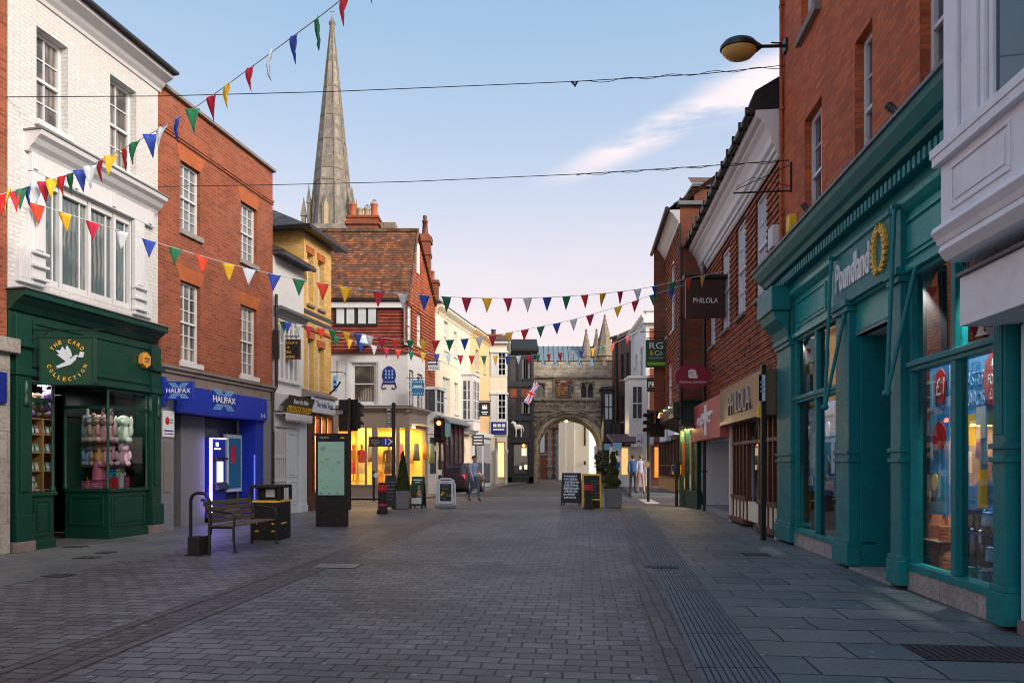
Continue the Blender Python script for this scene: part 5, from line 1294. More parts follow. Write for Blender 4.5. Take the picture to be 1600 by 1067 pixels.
# stepped mouldings of the arch, each order further in
ordn = []
for k, (dr_, dy, rr) in enumerate([(.52,-.10,.09),(.34,-.05,.10),(.17,.12,.10),(.04,.30,.09),(-.10,.50,.10),(-.22,.72,.10)]):
    f = M(); pts = [(am-hw-dr_, dy, .05)]
    for t in ts:
        sc_ = 1+dr_/hw; pts.append((am+(hw+dr_)*t, dy, archz(t)+dr_*1.0*(1-abs(t)*.4)))
    pts.append((am+hw+dr_, dy, .05))
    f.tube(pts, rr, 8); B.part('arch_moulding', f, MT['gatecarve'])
f = M()    # sloping soffit between the orders
for a_, b_ in zip(ts, ts[1:]):
    f.face([(am+hw*a_,0,archz(a_)),(am+hw*b_,0,archz(b_)),(am+(hw-.24)*b_,.9,archz(b_)-.22),(am+(hw-.24)*a_,.9,archz(a_)-.22)])
    f.face([(am+hw*a_,D,archz(a_)),(am+hw*b_,D,archz(b_)),(am+(hw-.24)*b_,.9,archz(b_)-.22),(am+(hw-.24)*a_,.9,archz(a_)-.22)])
for x, e in ((al, 1), (ar, -1)): f.face([(x,0,0),(x+e*.24,.9,0),(x+e*.24,.9,zs_),(x,0,zs_)]); f.face([(x,D,0),(x+e*.24,.9,0),(x+e*.24,.9,zs_),(x,D,zs_)])
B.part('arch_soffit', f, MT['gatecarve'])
# string courses, carved frieze, spandrel frame
for py, pr, h in ((588, .22, .22), (624, .22, .20), (642, .14, .12), (650,.1,.1)):
    f = M(); z = zg(py); f.prism([(0,z-h),(-pr*.4,z-h),(-pr,z-h*.4),(-pr,z),(0,z+.12)], 'x', ug(786) if py < 600 else ug(832), ug(962) if py < 600 else ug(952)); B.part('string_course', f, MT['gatecarve'])
f = M(); rnd = random.Random(4)
x = ug(834)
while x < ug(948):
    w = .22; z0 = zg(638); z1 = zg(627); h = z1-z0
    f.box(x, x+w, -.05, 0, z0, z1)
    f.ball((x+w/2, -.07, (z0+z1)/2), .10, .05, .13); f.ball((x+w/2+.1, -.05, z1-.07), .05, .04, .06); x += w+.06
for sx in (ug(832), ug(950)): f.box(sx-.12, sx+.12, -.12, 0, .0, zg(643))
for _ in range(120):
    x = rnd.uniform(ug(834), ug(948)); t = (x-am)/hw
    zl = archz(max(-.999,min(.999,t)))+.75 if abs(t) < 1 else zs_+.5
    zh = zg(652)
    if zl < zh: f.ball((x, -.03, rnd.uniform(zl, zh)), rnd.uniform(.05,.12), .05, rnd.uniform(.05,.12), 0, 6, 4)
B.part('carved_frieze', f, MT['gatecarve'])
# battlements
f = M(); xs = [(788,800),(810,821),(832,845),(853,864),(872,883),(890,901),(909,921),(929,941),(949,962)]
f.box(ug(788), ug(962), -.04, .5, zg(574)-.005, zg(571))
for a_, b_ in xs: f.box(ug(a_), ug(b_), -.03, .5, zg(571), zg(564))
B.part('battlements', f, MT['gatestone'], .03)
f = M()
for a_, b_ in xs: f.prism([(-.12,zg(564)),(-.12,zg(564)+.05),(.25,zg(564)+.12),(.6,zg(564)+.05),(.6,zg(564))], 'x', ug(a_)-.07, ug(b_)+.07)
B.part('merlon_coping', f, MT['gatecarve'])
# two-light windows
for w in wl:
    f = M(); u0,u1,z0,z1 = w; mid = (u0+u1)/2
    f.box(mid-.06, mid+.06, .10, .22, z0, z1)
    for a_, b_ in ((u0, mid-.06), (mid+.06, u1)):
        c_ = (a_+b_)/2; n8 = 8
        pr = [a_+(b_-a_)*i/n8 for i in range(n8+1)]; hz = [z1-.42+.38*(1-abs((x-c_)/((b_-a_)/2))**1.6) for x in pr]
        for i in range(n8): f.face([(pr[i],.12,hz[i]),(pr[i+1],.12,hz[i+1]),(pr[i+1],.12,z1),(pr[i],.12,z1)])
    f.box(u0-.10,u1+.10,-.08,0,z1+.02,z1+.12); f.box(u0-.12,u0-.02,-.08,0,z1-.4,z1+.02); f.box(u1+.02,u1+.12,-.08,0,z1-.4,z1+.02)
    ww = B.part('stone_window', f, MT['gatecarve']); g = M(); g.face([(u0,.34,z0),(u1,.34,z0),(u1,.34,z1),(u0,.34,z1)]); g.build('pane', MT['glass'], ww)
# coat of arms: square panel with shield, two supporters, crown and scroll
cx_, cz_ = ug(881), zg(609)
f = M(); f.box(cx_-.72, cx_+.72, -.03, .0, cz_-.66, cz_+.78)
for x0, x1, z0, z1 in ((-.78,-.70,-.7,.84),(.70,.78,-.7,.84),(-.7,.7,.76,.86),(-.7,.7,-.72,-.64)): f.box(cx_+x0, cx_+x1, -.10, .0, cz_+z0, cz_+z1)
pa = B.part('arms_panel', f, MT['gatecarve'])
MT['arms_red'] = plain('faded_arms_red', (.22,.06,.04), .9, var=.4, sc=9); MT['arms_gold'] = plain('faded_arms_gold', (.34,.2,.06), .9, var=.4, sc=9); MT['arms_blue'] = plain('faded_arms_blue', (.10,.12,.16), .9, var=.4, sc=9)
f = M(); f.prism([(cx_+x, cz_+z) for x,z in ((-.26,.2),(.26,.2),(.28,-.15),(.14,-.36),(0,-.44),(-.14,-.36),(-.28,-.15))], 'y', -.14, -.03)
f.build('shield', MT['arms_gold'], pa)
f = M(); f.box(cx_-.24,cx_-.02,-.16,-.14,cz_-.08,cz_+.16); f.box(cx_+.02,cx_+.22,-.16,-.14,cz_-.3,cz_-.1); f.build('quarterings', MT['arms_red'], pa)
for e in (-1, 1):
    f = M(); f.tube([(cx_+e*.40,-.1,cz_-.45),(cx_+e*.44,-.12,cz_-.1),(cx_+e*.40,-.12,cz_+.2)], [.08,.11,.09], 8); f.ball((cx_+e*.38,-.12,cz_+.36), .11,.09,.13)
    f.tube([(cx_+e*.42,-.1,cz_+.12),(cx_+e*.28,-.14,cz_+.05)], [.06,.04], 6); f.tube([(cx_+e*.46,-.1,cz_-.2),(cx_+e*.58,-.1,cz_-.1),(cx_+e*.6,-.1,cz_+.25)], [.05,.04,.05], 6); f.tube([(cx_+e*.4,-.1,cz_-.4),(cx_+e*.55,-.1,cz_-.58)], [.07,.05], 6)
    f.build('supporter', MT['arms_blue'] if e > 0 else MT['arms_gold'], pa)
f = M(); f.box(cx_-.2,cx_+.2,-.14,-.03,cz_+.26,cz_+.38)
for k in (-.15,-.05,.05,.15): f.ball((cx_+k,-.1,cz_+.46), .05,.05,.08)
f.ball((cx_-.45,-.08,cz_+.6), .2,.06,.12); f.ball((cx_+.45,-.08,cz_+.6), .2,.06,.12); f.tube([(cx_-.6,-.08,cz_-.52),(cx_-.3,-.1,cz_-.6),(cx_+.3,-.1,cz_-.6),(cx_+.6,-.08,cz_-.52)], .06, 6)
f.build('crown_and_scroll', MT['arms_red'], pa)
m = M(); m.ball((0,0,0), .09); o = m.build('arch_lamp', emis('arch_lamp_glow', (1,.75,.4), 12)); o.location = (B.p0.x+am-.15, YG+.6, zg(655)-.1); tag(o, 'small glowing lamp hanging under the crown of the stone archway', 'lamp')
lt = bpy.data.lights.new('arch_light', 'POINT'); lt.energy = 160; lt.color = (1,.72,.36); lt.shadow_soft_size = .15; lo = bpy.data.objects.new('arch_light', lt); COL.objects.link(lo); lo.location = (B.p0.x+am-.1, YG+1.8, zg(655)-.5)
# through the arch
Yw = 60
C_ = Bld('white_lodge', 'white rendered lodge wall seen through the stone archway', 'building', (gx(873, 58), 58), (gx(920, 57), 57)); MT['bright_render'] = plain('bright_white_render', (.84,.86,.84), .8, var=.03)
C_.wall(0, 6.0, MT['bright_render'], 6); f = M(); f.box(C_.L*.84, C_.L*.9, -.05, 0, 2.9, 4.6); C_.part('shutter', f, MT['black']); f = M(); f.box(C_.L*.5,C_.L*.53,-.12,0,.1,5.4); f.box(C_.L*.2,C_.L*.22,-.08,0,0,5.2); C_.part('downpipe', f, MT['white']); f = M(); f.box(C_.L*.86,C_.L*.9,-.2,0,1.3,1.6); C_.part('wall_lamp', f, MT['black'])
f = M(); f.prism([(-.3,5.8),(-.3,6.0),(3,8.5),(6,6)], 'x', -.1, C_.L+.1); C_.part('roof', f, MT['roof_tile'])
C_ = Bld('brick_lodge', 'red brick house with pale stone quoins seen through the left of the archway', 'building', (gx(838, 64), 64), (gx(872, 64), 64))
C_.wall(0, 4.7, MT['orange_wall'], 5); f = M()
for i in range(14): w = .5 if i % 2 else .3; f.box(C_.L*.62-w/2, C_.L*.62+w/2, -.05, 0, .33*i, .33*i+.31); f.box(C_.L*.92-w/2+.1, C_.L*.92+w/2, -.05, 0, .33*i, .33*i+.31)
C_.part('quoins', f, MT['plinth_stone']); f = M(); f.prism([(-.3,4.6),(-.3,4.75),(3,7.6),(6,4.7)], 'x', -1.2, C_.L+2.2); C_.part('roof', f, MT['roof_tile'])
f = M(); f.box(-.3,.75,-.4,-.3,2.4,4.3); C_.part('shutter', f, MT['paleblue']); f = M(); f.box(-.2,.25,-.2,0,0,2.1); C_.part('gate_post', f, MT['plinth_stone'])
f = M(); f.box(.3,1.5,-.1,-.05,2.15,2.35); C_.part('stone_band', f, MT['plinth_stone'])
rl_ = thing('iron_railing', 'low dark iron railing in front of the brick lodge beyond the arch', 'railing', (gx(847, 60), 60, 0)); m = M(); m.tube([(0,0,1.0),(1.1,0,1.0)], .03)
for i in range(9): m.tube([(.02+.13*i,0,0),(.02+.13*i,0,1.1)], .015, 5)
m.build('rails', MT['black'], rl_)
o = thing('round_bush', 'dark clipped round bush by the right foot of the stone gate', 'bush', (gx(944, 48.6), 48.6, .09))
def leafball(n, fn, size, seed, mats=1):
    rnd = random.Random(seed); m = M()
    for _ in range(n):
        p, nrm = fn(rnd); s_ = size*rnd.uniform(.6, 1.4)
        a_ = Vector((rnd.uniform(-1,1), rnd.uniform(-1,1), rnd.uniform(-1,1))).normalized(); b_ = a_.orthogonal().normalized(); c_ = a_.cross(b_)
        m.face([p-b_*s_, p-c_*s_*.5, p+b_*s_, p+c_*s_*.5], 0)
    return m
def ballfn(c, r):
    def fn(rnd):
        v = Vector((rnd.gauss(0,1), rnd.gauss(0,1), rnd.gauss(0,1))).normalized(); rr = rnd.uniform(.75, 1.04)
        return Vector(c)+Vector((v.x*r[0], v.y*r[1], v.z*r[2]))*rr, v
    return fn
leafball(1400, ballfn((0,0,1.45), (.7,.7,.95)), .07, 3).build('foliage', MT['leaf2'], o)
m = M(); m.tube([(0,0,0),(0,0,.9)], .06); m.build('trunk', MT['wood'], o); m = M(); m.lathe([(.45,0),(.5,.5),(.46,.5)], n=12); m.build('tub', MT['black'], o)

# ================================================================== CATHEDRAL
YS = 190.0
o = thing('cathedral', 'pale grey cathedral with tall tapering spire rising above the roofs', 'cathedral', (0, YS, 0))
MT['spire'] = stone('spire_stone', (.31,.29,.25), (.25,.24,.22), (.06,.06,.065), w=1.6, h=.7, damt=.8, dsc=.09, bmp=.3, joint=.8)
_nt = MT['spire'].node_tree
for n_x in [n for n in _nt.nodes if n.type == 'TEX_NOISE'][:1]:
    mpn = N(_nt, 'ShaderNodeMapping'); mpn.inputs['Scale'].default_value = (3.5, 3.5, .5); t_ = N(_nt, 'ShaderNodeTexCoord'); _nt.links.new(t_.outputs['Object'], mpn.inputs[0]); _nt.links.new(mpn.outputs[0], n_x.inputs['Vector'])
MT['spire_band'] = stone('spire_carved_band', (.27,.25,.20), (.20,.19,.16), (.09,.09,.085), w=.8, h=.8, damt=.6, dsc=.8, bmp=1)
cxS = gx(519, YS); zS = lambda py: CH-(py-HY)/F*YS
ztip, zb0_ = zS(47), zS(352)
rb = (555-487)/2/F*YS*.98; 
def rad(z): return .55+(rb-.55)*(ztip-z)/(ztip-zb0_)
f = M(); f.lathe([(rad(z), z) for z in (zb0_-12, zb0_, zS(280), zS(200), zS(120), ztip)], (cxS,0,0), 8, rot=R(22.5), smooth=False); sp_ = f.build('spire', MT['spire'], o)
for a_, b_ in ((271,252),(186,168),(98,88)):
    f = M(); f.lathe([(rad(zS(a_))+.12, zS(a_)), (rad(zS(b_))+.12, zS(b_))], (cxS,0,0), 8, rot=R(22.5), smooth=False); f.build('carved_band', MT['spire_band'], sp_)
f = M()
for k in range(8):
    q_ = R(22.5+45*k)
    f.tube([(cxS+(rad(z)+.02)*math.cos(q_), (rad(z)+.02)*math.sin(q_), z) for z in (zb0_-10, zS(200), ztip)], [.28,.22,.16], 5)
for z in (zS(225), zS(140), zS(290)):
    f.lathe([(rad(z)+.14, z), (rad(z)+.14, z+.5)], (cxS,0,0), 8, rot=R(22.5), smooth=False)
f.build('ribs', MT['spire_band'], sp_)
f = M(); f.lathe([(.55,ztip),(.8,ztip+.5),(.5,ztip+.9),(.95,ztip+1.5),(.9,ztip+2.1),(.4,ztip+2.6),(.25,ztip+3.4)], (cxS,0,0), 10); f.tube([(cxS,0,ztip+3),(cxS,0,zS(22))], .12, 6); f.tube([(cxS-.7,0,ztip+5),(cxS+.7,0,ztip+5)], .1, 5); f.build('finial', MT['spire_band'], sp_)
f = M()
for k in range(4):       # lucarnes at the spire's foot
    q_ = R(-90+90*k); r0 = rad(zb0_+3); mt = Matrix.Translation((cxS,0,0)) @ Matrix.Rotation(q_+R(90), 4, 'Z'); st = len(f.v)
    f.prism([(-1.1,zb0_-6),(1.1,zb0_-6),(1.1,zS(331)),(.0,zS(312)),(-1.1,zS(331))], 'y', -r0-.5, -r0+2, 0); f.xform(mt, st)
    st = len(f.v); f.prism([(-.6,zb0_-6),(.6,zb0_-6),(.6,zS(334)),(0,zS(322)),(-.6,zS(334))], 'y', -r0-.6, -r0-.5, 1); f.xform(mt, st)
f.build('lucarne', [MT['spire_band'], plain('lucarne_stone', (.45,.38,.25), .9)], sp_)
for dx, h_, w in ((-7.0,322,1.5),(-5.6,302,1.2),(6.2,305,1.6),(7.4,325,1.1),(-4.2,318,.9)):
    f = M(); zt_ = zS(h_); f.lathe([(w*.5,zb0_-14),(w*.5,zt_-4),(w*.7,zt_-4),(w*.62,zt_-3.5),(.08,zt_+1.2)], (cxS+dx,-3,0), 4, rot=R(45), smooth=False); f.build('pinnacle', MT['spire_band'], sp_)
f = M(); f.box(cxS-7.3, cxS+7.3, -7, 7, 20, zb0_-2.0); f.build('tower', MT['spire'], o)
f = M(); f.box(cxS-8, gx(955,YS), -6, 6, 0, zS(578)); f.build('nave_wall', MT['spire'], o)
f = M(); f.prism([(-6.6,zS(580)),(0,zS(541)),(6.6,zS(580))], 'x', cxS, gx(932,YS)); rf_ = f.build('nave_roof', MT['lead_blue'], o)
f = M(); x = cxS+40
while x < gx(932,YS): f.tube([(x,-6.65,zS(580)),(x,-.05,zS(541)+.1)], .13, 4); x += 1.35
f.build('lead_rolls', MT['lead_blue'], rf_)
for px, py, w in ((945,494,4.6),(916,516,2.6),(932,516,2.4),(958,530,2.0)):
    f = M(); zt_ = zS(py); f.lathe([(w*.5,0),(w*.5,zS(560)),(w*.62,zS(560)),(w*.55,zS(556)),(w*.3,(zt_+zS(556))/2),(.06,zt_)], (gx(px,YS-3),-3,0), 8, smooth=False); f.ball((gx(px,YS-3),-3,zt_-.6), .35, m=0); f.build('west_pinnacle', MT['flint'], o)
# ================================================================== RIGHT SIDE
def rp(px):
    k = (px-CX)/F; Y = 3.86/(k-.104); return (k*Y, Y)
def rpY(Y): return (rw(Y), Y)
# ---- Teal shop, brick upper storeys
B = Bld('discount_shop', 'orange brick building with long teal shopfront of tall windows', 'building', rp(1222.5), rpY(6.02))
PS = B; L = B.L
r_ = [B.rect(1257, 1284, 190, 352), B.rect(1336, 1363, 62, 262), B.rect(1437, 1476, -130, 122), B.rect(1252, 1281, -90, 60), B.rect(1333,1362,-330,-120), B.rect(1437,1476,-560,-250)]
z0a, z1a = r_[0][2], r_[0][3]
z0d, z1d = r_[3][2], r_[3][3]
rr_ = []
for i, r in enumerate(r_):
    rr_.append((r[0], r[1], z0a-.25 if i < 3 else z0d, z1a if i < 3 else z0d+1.7))
for i, r in enumerate(rr_): B.sash(r, 2, 2, rec=.12, frame='white', glass='glass', sill='stone_band', silld=.05 if i < 3 else .1, sillh=.14, fw=.08)
B.wall(4.75, 12.2, MT['dark_red_brick'], 9)
f = M(); f.prism([(-.4,12.2),(-.4,12.3),(4.5,14.5),(9.2,12.2)], 'x', -.1, L+.1); B.part('roof', f, MT['slate'])
# cornice with dentils
ZC = 5.0
B.cornice(4.83, -.22, L+.0, [(.10,0),(.12,.04),(.30,.06),(.34,.13),(.40,.17),(.48,.28),(.50,.36)], 'teal', 'shop_cornice')
B.bx('lead_flashing', 'lead', -.24, L, -.53, .02, 5.193, 5.23)
f = M(); n_ = 62
for i in range(n_): x = .02+(L-.06)*i/n_; f.box(x, x+(L/n_)*.55, -.26, -.12, 4.70, 4.83)
f.box(-.05, L, -.12, .02, 4.56, 4.83)
B.part('dentil_course', f, MT['teal'])
B.cornice(4.42, -.06, L, [(.03,0),(.08,.03),(.14,.08),(.15,.14)], 'teal_light', 'picture_rail')
rnd = random.Random(9); f = M()
for i in range(430):
    x = rnd.uniform(.0, L-.02); y = rnd.uniform(-.5,-.2); dx_, dy_ = rnd.uniform(-.05,.05), rnd.uniform(-.08,.03)
    f.tube([(x,y,5.23),(x+dx_,y+dy_,5.23+rnd.uniform(.10,.16))], .0022, 3, 0, False)
B.part('bird_spikes', f, MT['steel'])
for px in (1262, 1400):
    x = B.u(px, .3); f = M(); f.box(x-.04,x+.04,-.22,-.14,5.24,5.42); f.tube([(x,-.18,5.36),(x-.12,-.34,5.62)], .045, 8); B.part('floodlight', f, MT['black'])
# pixel stations along the facade
U = {p: B.u(p) for p in (1218, 1245, 1278, 1318, 1340, 1385, 1405, 1425, 1495, 1570, 1597)}
ZT = 2.62; ZSI = .30; ZFB = 3.78
f = M(); f.box(U[1245], L, -.03, .25, ZFB, 4.56); fz = B.part('fascia', f, MT['teal_light'], .006)
f = M(); panelled(f, U[1245]+.05, B.u(1298), ZFB+.02, 4.44, -.03, d=.025, inset=.09); panelled(f, B.u(1410), L-.15, ZFB+.0, 4.44, -.03, d=.03, inset=.1)
f.box(U[1245]-.05, L, -.09, -.03, ZFB-.06, ZFB+.01); f.build('panel_mould', MT['teal_light'], fz)
s0, s1 = B.u(1303, .12), B.u(1392, .12); f = M(); f.box(s0, s1, -.13, -.03, ZFB+.02, 4.50); sb = B.part('sign_board', f, MT['teal'], .01)
f = M(); f.box(s0-.03, s1+.03, -.16, -.03, 4.50, 4.56); f.box(s0-.03, s1+.03, -.15, -.03, ZFB-.03, ZFB+.02); f.build('sign_edge', MT['teal'], sb)
text(sb, 'lettering', 'Poundland', s0+.14+(s1-s0-.72)*.5, 4.17, s1-s0-.72, .42, -.13, MT['letter_white'], .02, off=.012)
f = M(); wx, wz = s1-.27, 4.17
for e in (-1, 1):
    for k in range(9):
        a_ = R(-78+e*0+17*k); px_, pz_ = wx+e*.17*math.cos(a_), wz+.27*math.sin(a_)
        t_ = a_+R(90); 
        for so2 in (-1, 1):
            aa = t_+so2*.55; dx_, dz_ = e*math.cos(aa), math.sin(aa)
            nx_, nz_ = -dz_, dx_
            f.prism([(px_,pz_),(px_+dx_*.05+nx_*.022,pz_+dz_*.05+nz_*.022),(px_+dx_*.10,pz_+dz_*.10),(px_+dx_*.05-nx_*.022,pz_+dz_*.05-nz_*.022)], 'y', -.17, -.13)
f.build('laurel_emblem', MT['gold'], sb)
# pilasters
def pil(name, x0, x1, proj=.10, fl=0, top=4.56):
    f = M(); f.box(x0, x1, -proj, .03, .12, top); f.box(x0-.035, x1+.035, -proj-.04, .03, .05, .34); f.box(x0-.02,x1+.02,-proj-.025,.25,.34,.40)
    f.box(x0-.03, x1+.03, -proj-.04, .03, ZFB-.16, ZFB-.08); f.box(x0-.05, x1+.05, -proj-.07, .03, ZFB-.08, ZFB+.01)
    for z in (1.50, 1.62): f.box(x0-.025, x1+.025, -proj-.03, .03, z, z+.05)
    for k in range(fl): x = x0+.03+(x1-x0-.06)*(k+.5)/fl; f.box(x-.012, x+.012, -proj-.015, -proj, 1.75, ZFB-.2)
    k_ = M(); k_.box(x0+.005, x1-.005, .032, .40, .05, top-.05); B.part('shade_backing', k_, MT['dark'])  # near-black block painted as shade, hiding lamp-lit teal behind the pilaster
    return B.part(name, f, MT['teal'], .008)
pil('pilaster', -.02, U[1245]-.02)
pil('pilaster', U[1318]+.02, U[1340], .12); pil('pilaster', U[1405]+.04, U[1425]-.02, .12); pil('pilaster', U[1570]+.03, L-.02, .12, 5)
f = M(); f.box(-.12, U[1245]+.03, -.45, -.1, 4.25, 4.70); f.prism([(-.12,3.75),(-.2,3.95),(-.36,4.1),(-.42,4.25),(-.12,4.25)], 'x', -.06, U[1245]-.02); B.part('scroll_bracket', f, MT['teal'], .02)
# windows
def shopwin(x0, x1, mids, zt=ZFB-.06):
    f = M(); f.box(x0, x1, -.06, .10, ZSI-.06, ZSI+.03); f.box(x0, x1, -.05, .08, ZT-.07, ZT+.06); f.box(x0, x1, -.08, -.05, ZT-.02, ZT+.04); f.box(x0, x1, -.03, .08, zt-.06, zt)
    for m_ in [x0+.03]+mids+[x1-.03]: f.box(m_-.045, m_+.045, -.04, .09, ZSI+.03, zt-.06)
    w = B.part('shop_window', f, MT['teal'], .008); g = M()
    g.face([(x0,.03,ZSI),(x1,.03,ZSI),(x1,.03,zt),(x0,.03,zt)]); g.build('pane', MT['shopglass2'], w)
    f = M(); f.box(x0-.03, x1+.03, -.045, .1, .0, ZSI-.06); B.part('plinth', f, MT['plinth_stone'], .01)
    return w
shopwin(U[1245], U[1318], [U[1278]]); shopwin(U[1425], U[1570], [U[1495]])
# lobby
f = M(); f.box(U[1340]-.02, U[1340]+.02, .031, 1.3, 0, ZFB); B.part('lobby_side', f, MT['teal'], .005)
B.bx('shop_partition', 'dark', U[1405]+.02, U[1405]+.13, .255, 2.6, 0, ZFB)  # near-black face paints shade where lamp-lit teal would show inside
f = M(); f.box(U[1340], U[1405]+.06, 1.3, 1.36, 0, ZFB); B.part('lobby_wall', f, MT['dark'])
f = M(); f.box(U[1340], U[1405]+.04, -.02, 1.3, 3.28, 3.34); B.part('lobby_ceiling', f, MT['white_render'])
f = M(); f.box(U[1340], U[1405]+.06, -.02, .1, 3.28, ZFB); B.part('lobby_beam', f, MT['teal_light'], .006)
f = M(); f.box(U[1340]+.1, U[1405]-.02, 1.22, 1.28, 0, 2.9); f.box(U[1340]+.02, U[1405]+.02, 1.2, 1.29, 2.9, 3.28); dr_o = B.part('door', f, MT['glass'], .005); f = M(); f.tube([(U[1340]+.3,1.18,.9),(U[1340]+.3,1.18,1.5)], .02, 6); f.build('handle', MT['steel'], dr_o)
f = M(); f.lathe([(.001,0),(.10,.0),(.10,.02),(.001,.02)], n=16); 
f.xform(Matrix.Translation((U[1385]+.12, 1.20, 1.75)) @ Matrix.Rotation(R(90), 4, 'X')); f.build('round_sticker', MT['gold'], dr_o)
f = M(); f.box(U[1340]-.0, U[1405]+.06, -.12, 1.3, .0, .04); B.part('step', f, MT['plinth_stone'])
# interior
f = M(); x0, x1 = U[1245]-.2, L-.05
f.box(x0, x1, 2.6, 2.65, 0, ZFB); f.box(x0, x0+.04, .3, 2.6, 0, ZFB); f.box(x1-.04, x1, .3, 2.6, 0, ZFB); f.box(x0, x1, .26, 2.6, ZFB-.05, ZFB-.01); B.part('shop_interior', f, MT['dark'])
MT['floor_dk'] = plain('window_bed', (.03,.035,.04), .5)
f = M(); f.box(U[1245]-.1, U[1318]+.05, .11, 1.2, .2, .27); f.box(U[1425]-.05, U[1570]+.05, .11, 1.2, .2, .27); B.part('window_bed', f, MT['floor_dk'])
f = M(); f.box(U[1278]-.35, U[1278]+.5, 1.0, 1.02, .3, 3.6); B.part('window_backing', f, plain('olive_backing', (.10,.09,.045), .8))
lt = bpy.data.lights.new('display_fill_spot', 'SPOT'); lt.energy = 210; lt.spot_size = R(52); lt.spot_blend = .6; lt.color = (1,.95,.86); lt.shadow_soft_size = .03  # added spots just behind the glass, there to brighten posters and stock
for px in (1264, 1296, 1459, 1545, 1500):
    lo = bpy.data.objects.new('display_fill_spot', lt); COL.objects.link(lo); p = B.w2(B.u(px, -.22), .10 if px != 1500 else .3); lo.location = (p.x, p.y, 3.64); lo.rotation_euler = (R(9), 0, rz(B))
# posters hanging behind the glass
MT['poster_blue'] = plain('poster_blue', (.02,.30,.72), .5, var=.15); MT['poster_cyan'] = plain('poster_cyan', (.05,.38,.62), .5, var=.2)
def poster(label, px0, px1, z0, z1, kind):
    x0, x1 = B.u(px0, -.22), B.u(px1, -.22)
    m = M(); m.box(0, x1-x0, -.006, .006, z0, z1); o = m.build('window_poster', MT['poster_blue']); o.location = at(B, x0, .22, 0); o.rotation_euler = (0,0,rz(B)); tag(o, label, 'poster', 'blue posters in the teal shop windows')
    W, Hh = x1-x0, z1-z0
    def blob(cx, cz, rx, rzz, mat, d=.008, name='printed_shape'):
        m = M(); m.prism([(W*cx+rx*math.cos(R(20*k)), z0+Hh*cz+rzz*math.sin(R(20*k))) for k in range(18)], 'y', -.006-d, -.006); return m.build(name, MT[mat], o)
    def bar(a, b, c, d, mat, dd=.004):
        m = M(); m.box(W*a, W*b, -.006-dd, -.006, z0+Hh*c, z0+Hh*d); return m.build('printed_shape', MT[mat], o)
    if kind == 'a':
        blob(.76,.86,.13,.2,'red_paint'); text(o, 'lettering', '£1', W*.76, z0+Hh*.86, .18, .2, -.014, MT['letter_white'], .003)
        bar(.1,.55,.72,.96,'poster_cyan'); blob(.28,.52,.12,.15,'letter_white'); blob(.72,.53,.15,.16,'red_paint'); bar(.15,.9,.02,.30,'poster_cyan',.003); blob(.5,.18,.13,.17,'blue_dark'); blob(.6,.22,.07,.10,'gold',.01); blob(.42,.12,.05,.08,'f_yel',.011)
    elif kind == 'b':
        text(o, 'lettering', 'EASTER\nCARDS', W*.36, z0+Hh*.78, W*.58, .36, -.006, MT['sky_blue'], .003)
        blob(.82,.82,.13,.26,'red_paint'); text(o, 'lettering', '4\nFOR\n£1', W*.84, z0+Hh*.82, .14, .40, -.014, MT['letter_white'], .003)
        bar(.10,.38,.42,.62,'f_yel'); bar(.42,.66,.46,.66,'f_white',.005); bar(.30,.62,.30,.42,'poster_cyan',.006); bar(.62,.95,.30,.44,'sky_blue',.006); bar(.45,.72,.02,.26,'f_yel',.007); bar(.72,.98,.52,.62,'f_green',.004); bar(.05,.3,.24,.38,'f_white',.004)
    else:
        bar(.1,.9,.86,.96,'sky_blue'); blob(.5,.7,.10,.14,'f_white'); bar(.15,.85,.42,.56,'poster_cyan'); blob(.45,.3,.12,.2,'sky_blue'); bar(.3,.9,.06,.16,'f_white',.006); blob(.6,.32,.06,.09,'f_green',.011)
poster('narrow blue poster in the left half of the further teal window', 1255, 1272, 1.0, 2.45, 'c')
poster('wider blue poster in the right half of the further teal window', 1284, 1306, .95, 2.5, 'c')
poster('blue poster with red one pound disc in the near window', 1433, 1484, .9, 2.6, 'a')
poster('blue Easter cards poster with a red four for one pound disc', 1504, 1563, 1.0, 2.62, 'b')
# terracotta pots
MT_pot = MT['terracotta']
k = 0
for j, (px, lab) in enumerate(((1462, 'left'), (1486, 'right'))):
    for lay in range(2):
        for i in range(4):
            x = B.u(px, -.3)
            m = M(); m.lathe([(.075,0),(.105,.13),(.118,.135),(.120,.175),(.105,.175),(.10,.16),(.07,.02),(.001,.02)], (0,0,0), 24, smooth=False)
            if i: m.xform(Matrix.Identity(4))
            o = m.build('flower_pot', MT_pot); o.rotation_euler = (R(180), 0, 0)
            o.location = at(B, x, .30, .27+.175+lay*.335+.045*i)
            wn = ('lowest','second','third','top')[i]
            tag(o, '%s terracotta pot of the %s group in the %s stack in the teal shop window' % (wn, ('lower','upper')[lay], lab), 'flower pot', 'stacked terracotta pots')
m = M(); m.box(-.3,.3,-.18,.16,0,.012); o = m.build('display_tray', MT['wood']); o.location = at(B, B.u(1470, -.3), .30, .27+.325); o.rotation_euler = (0,0,rz(B)); tag(o, 'thin tray between the two layers of stacked terracotta pots', 'tray')
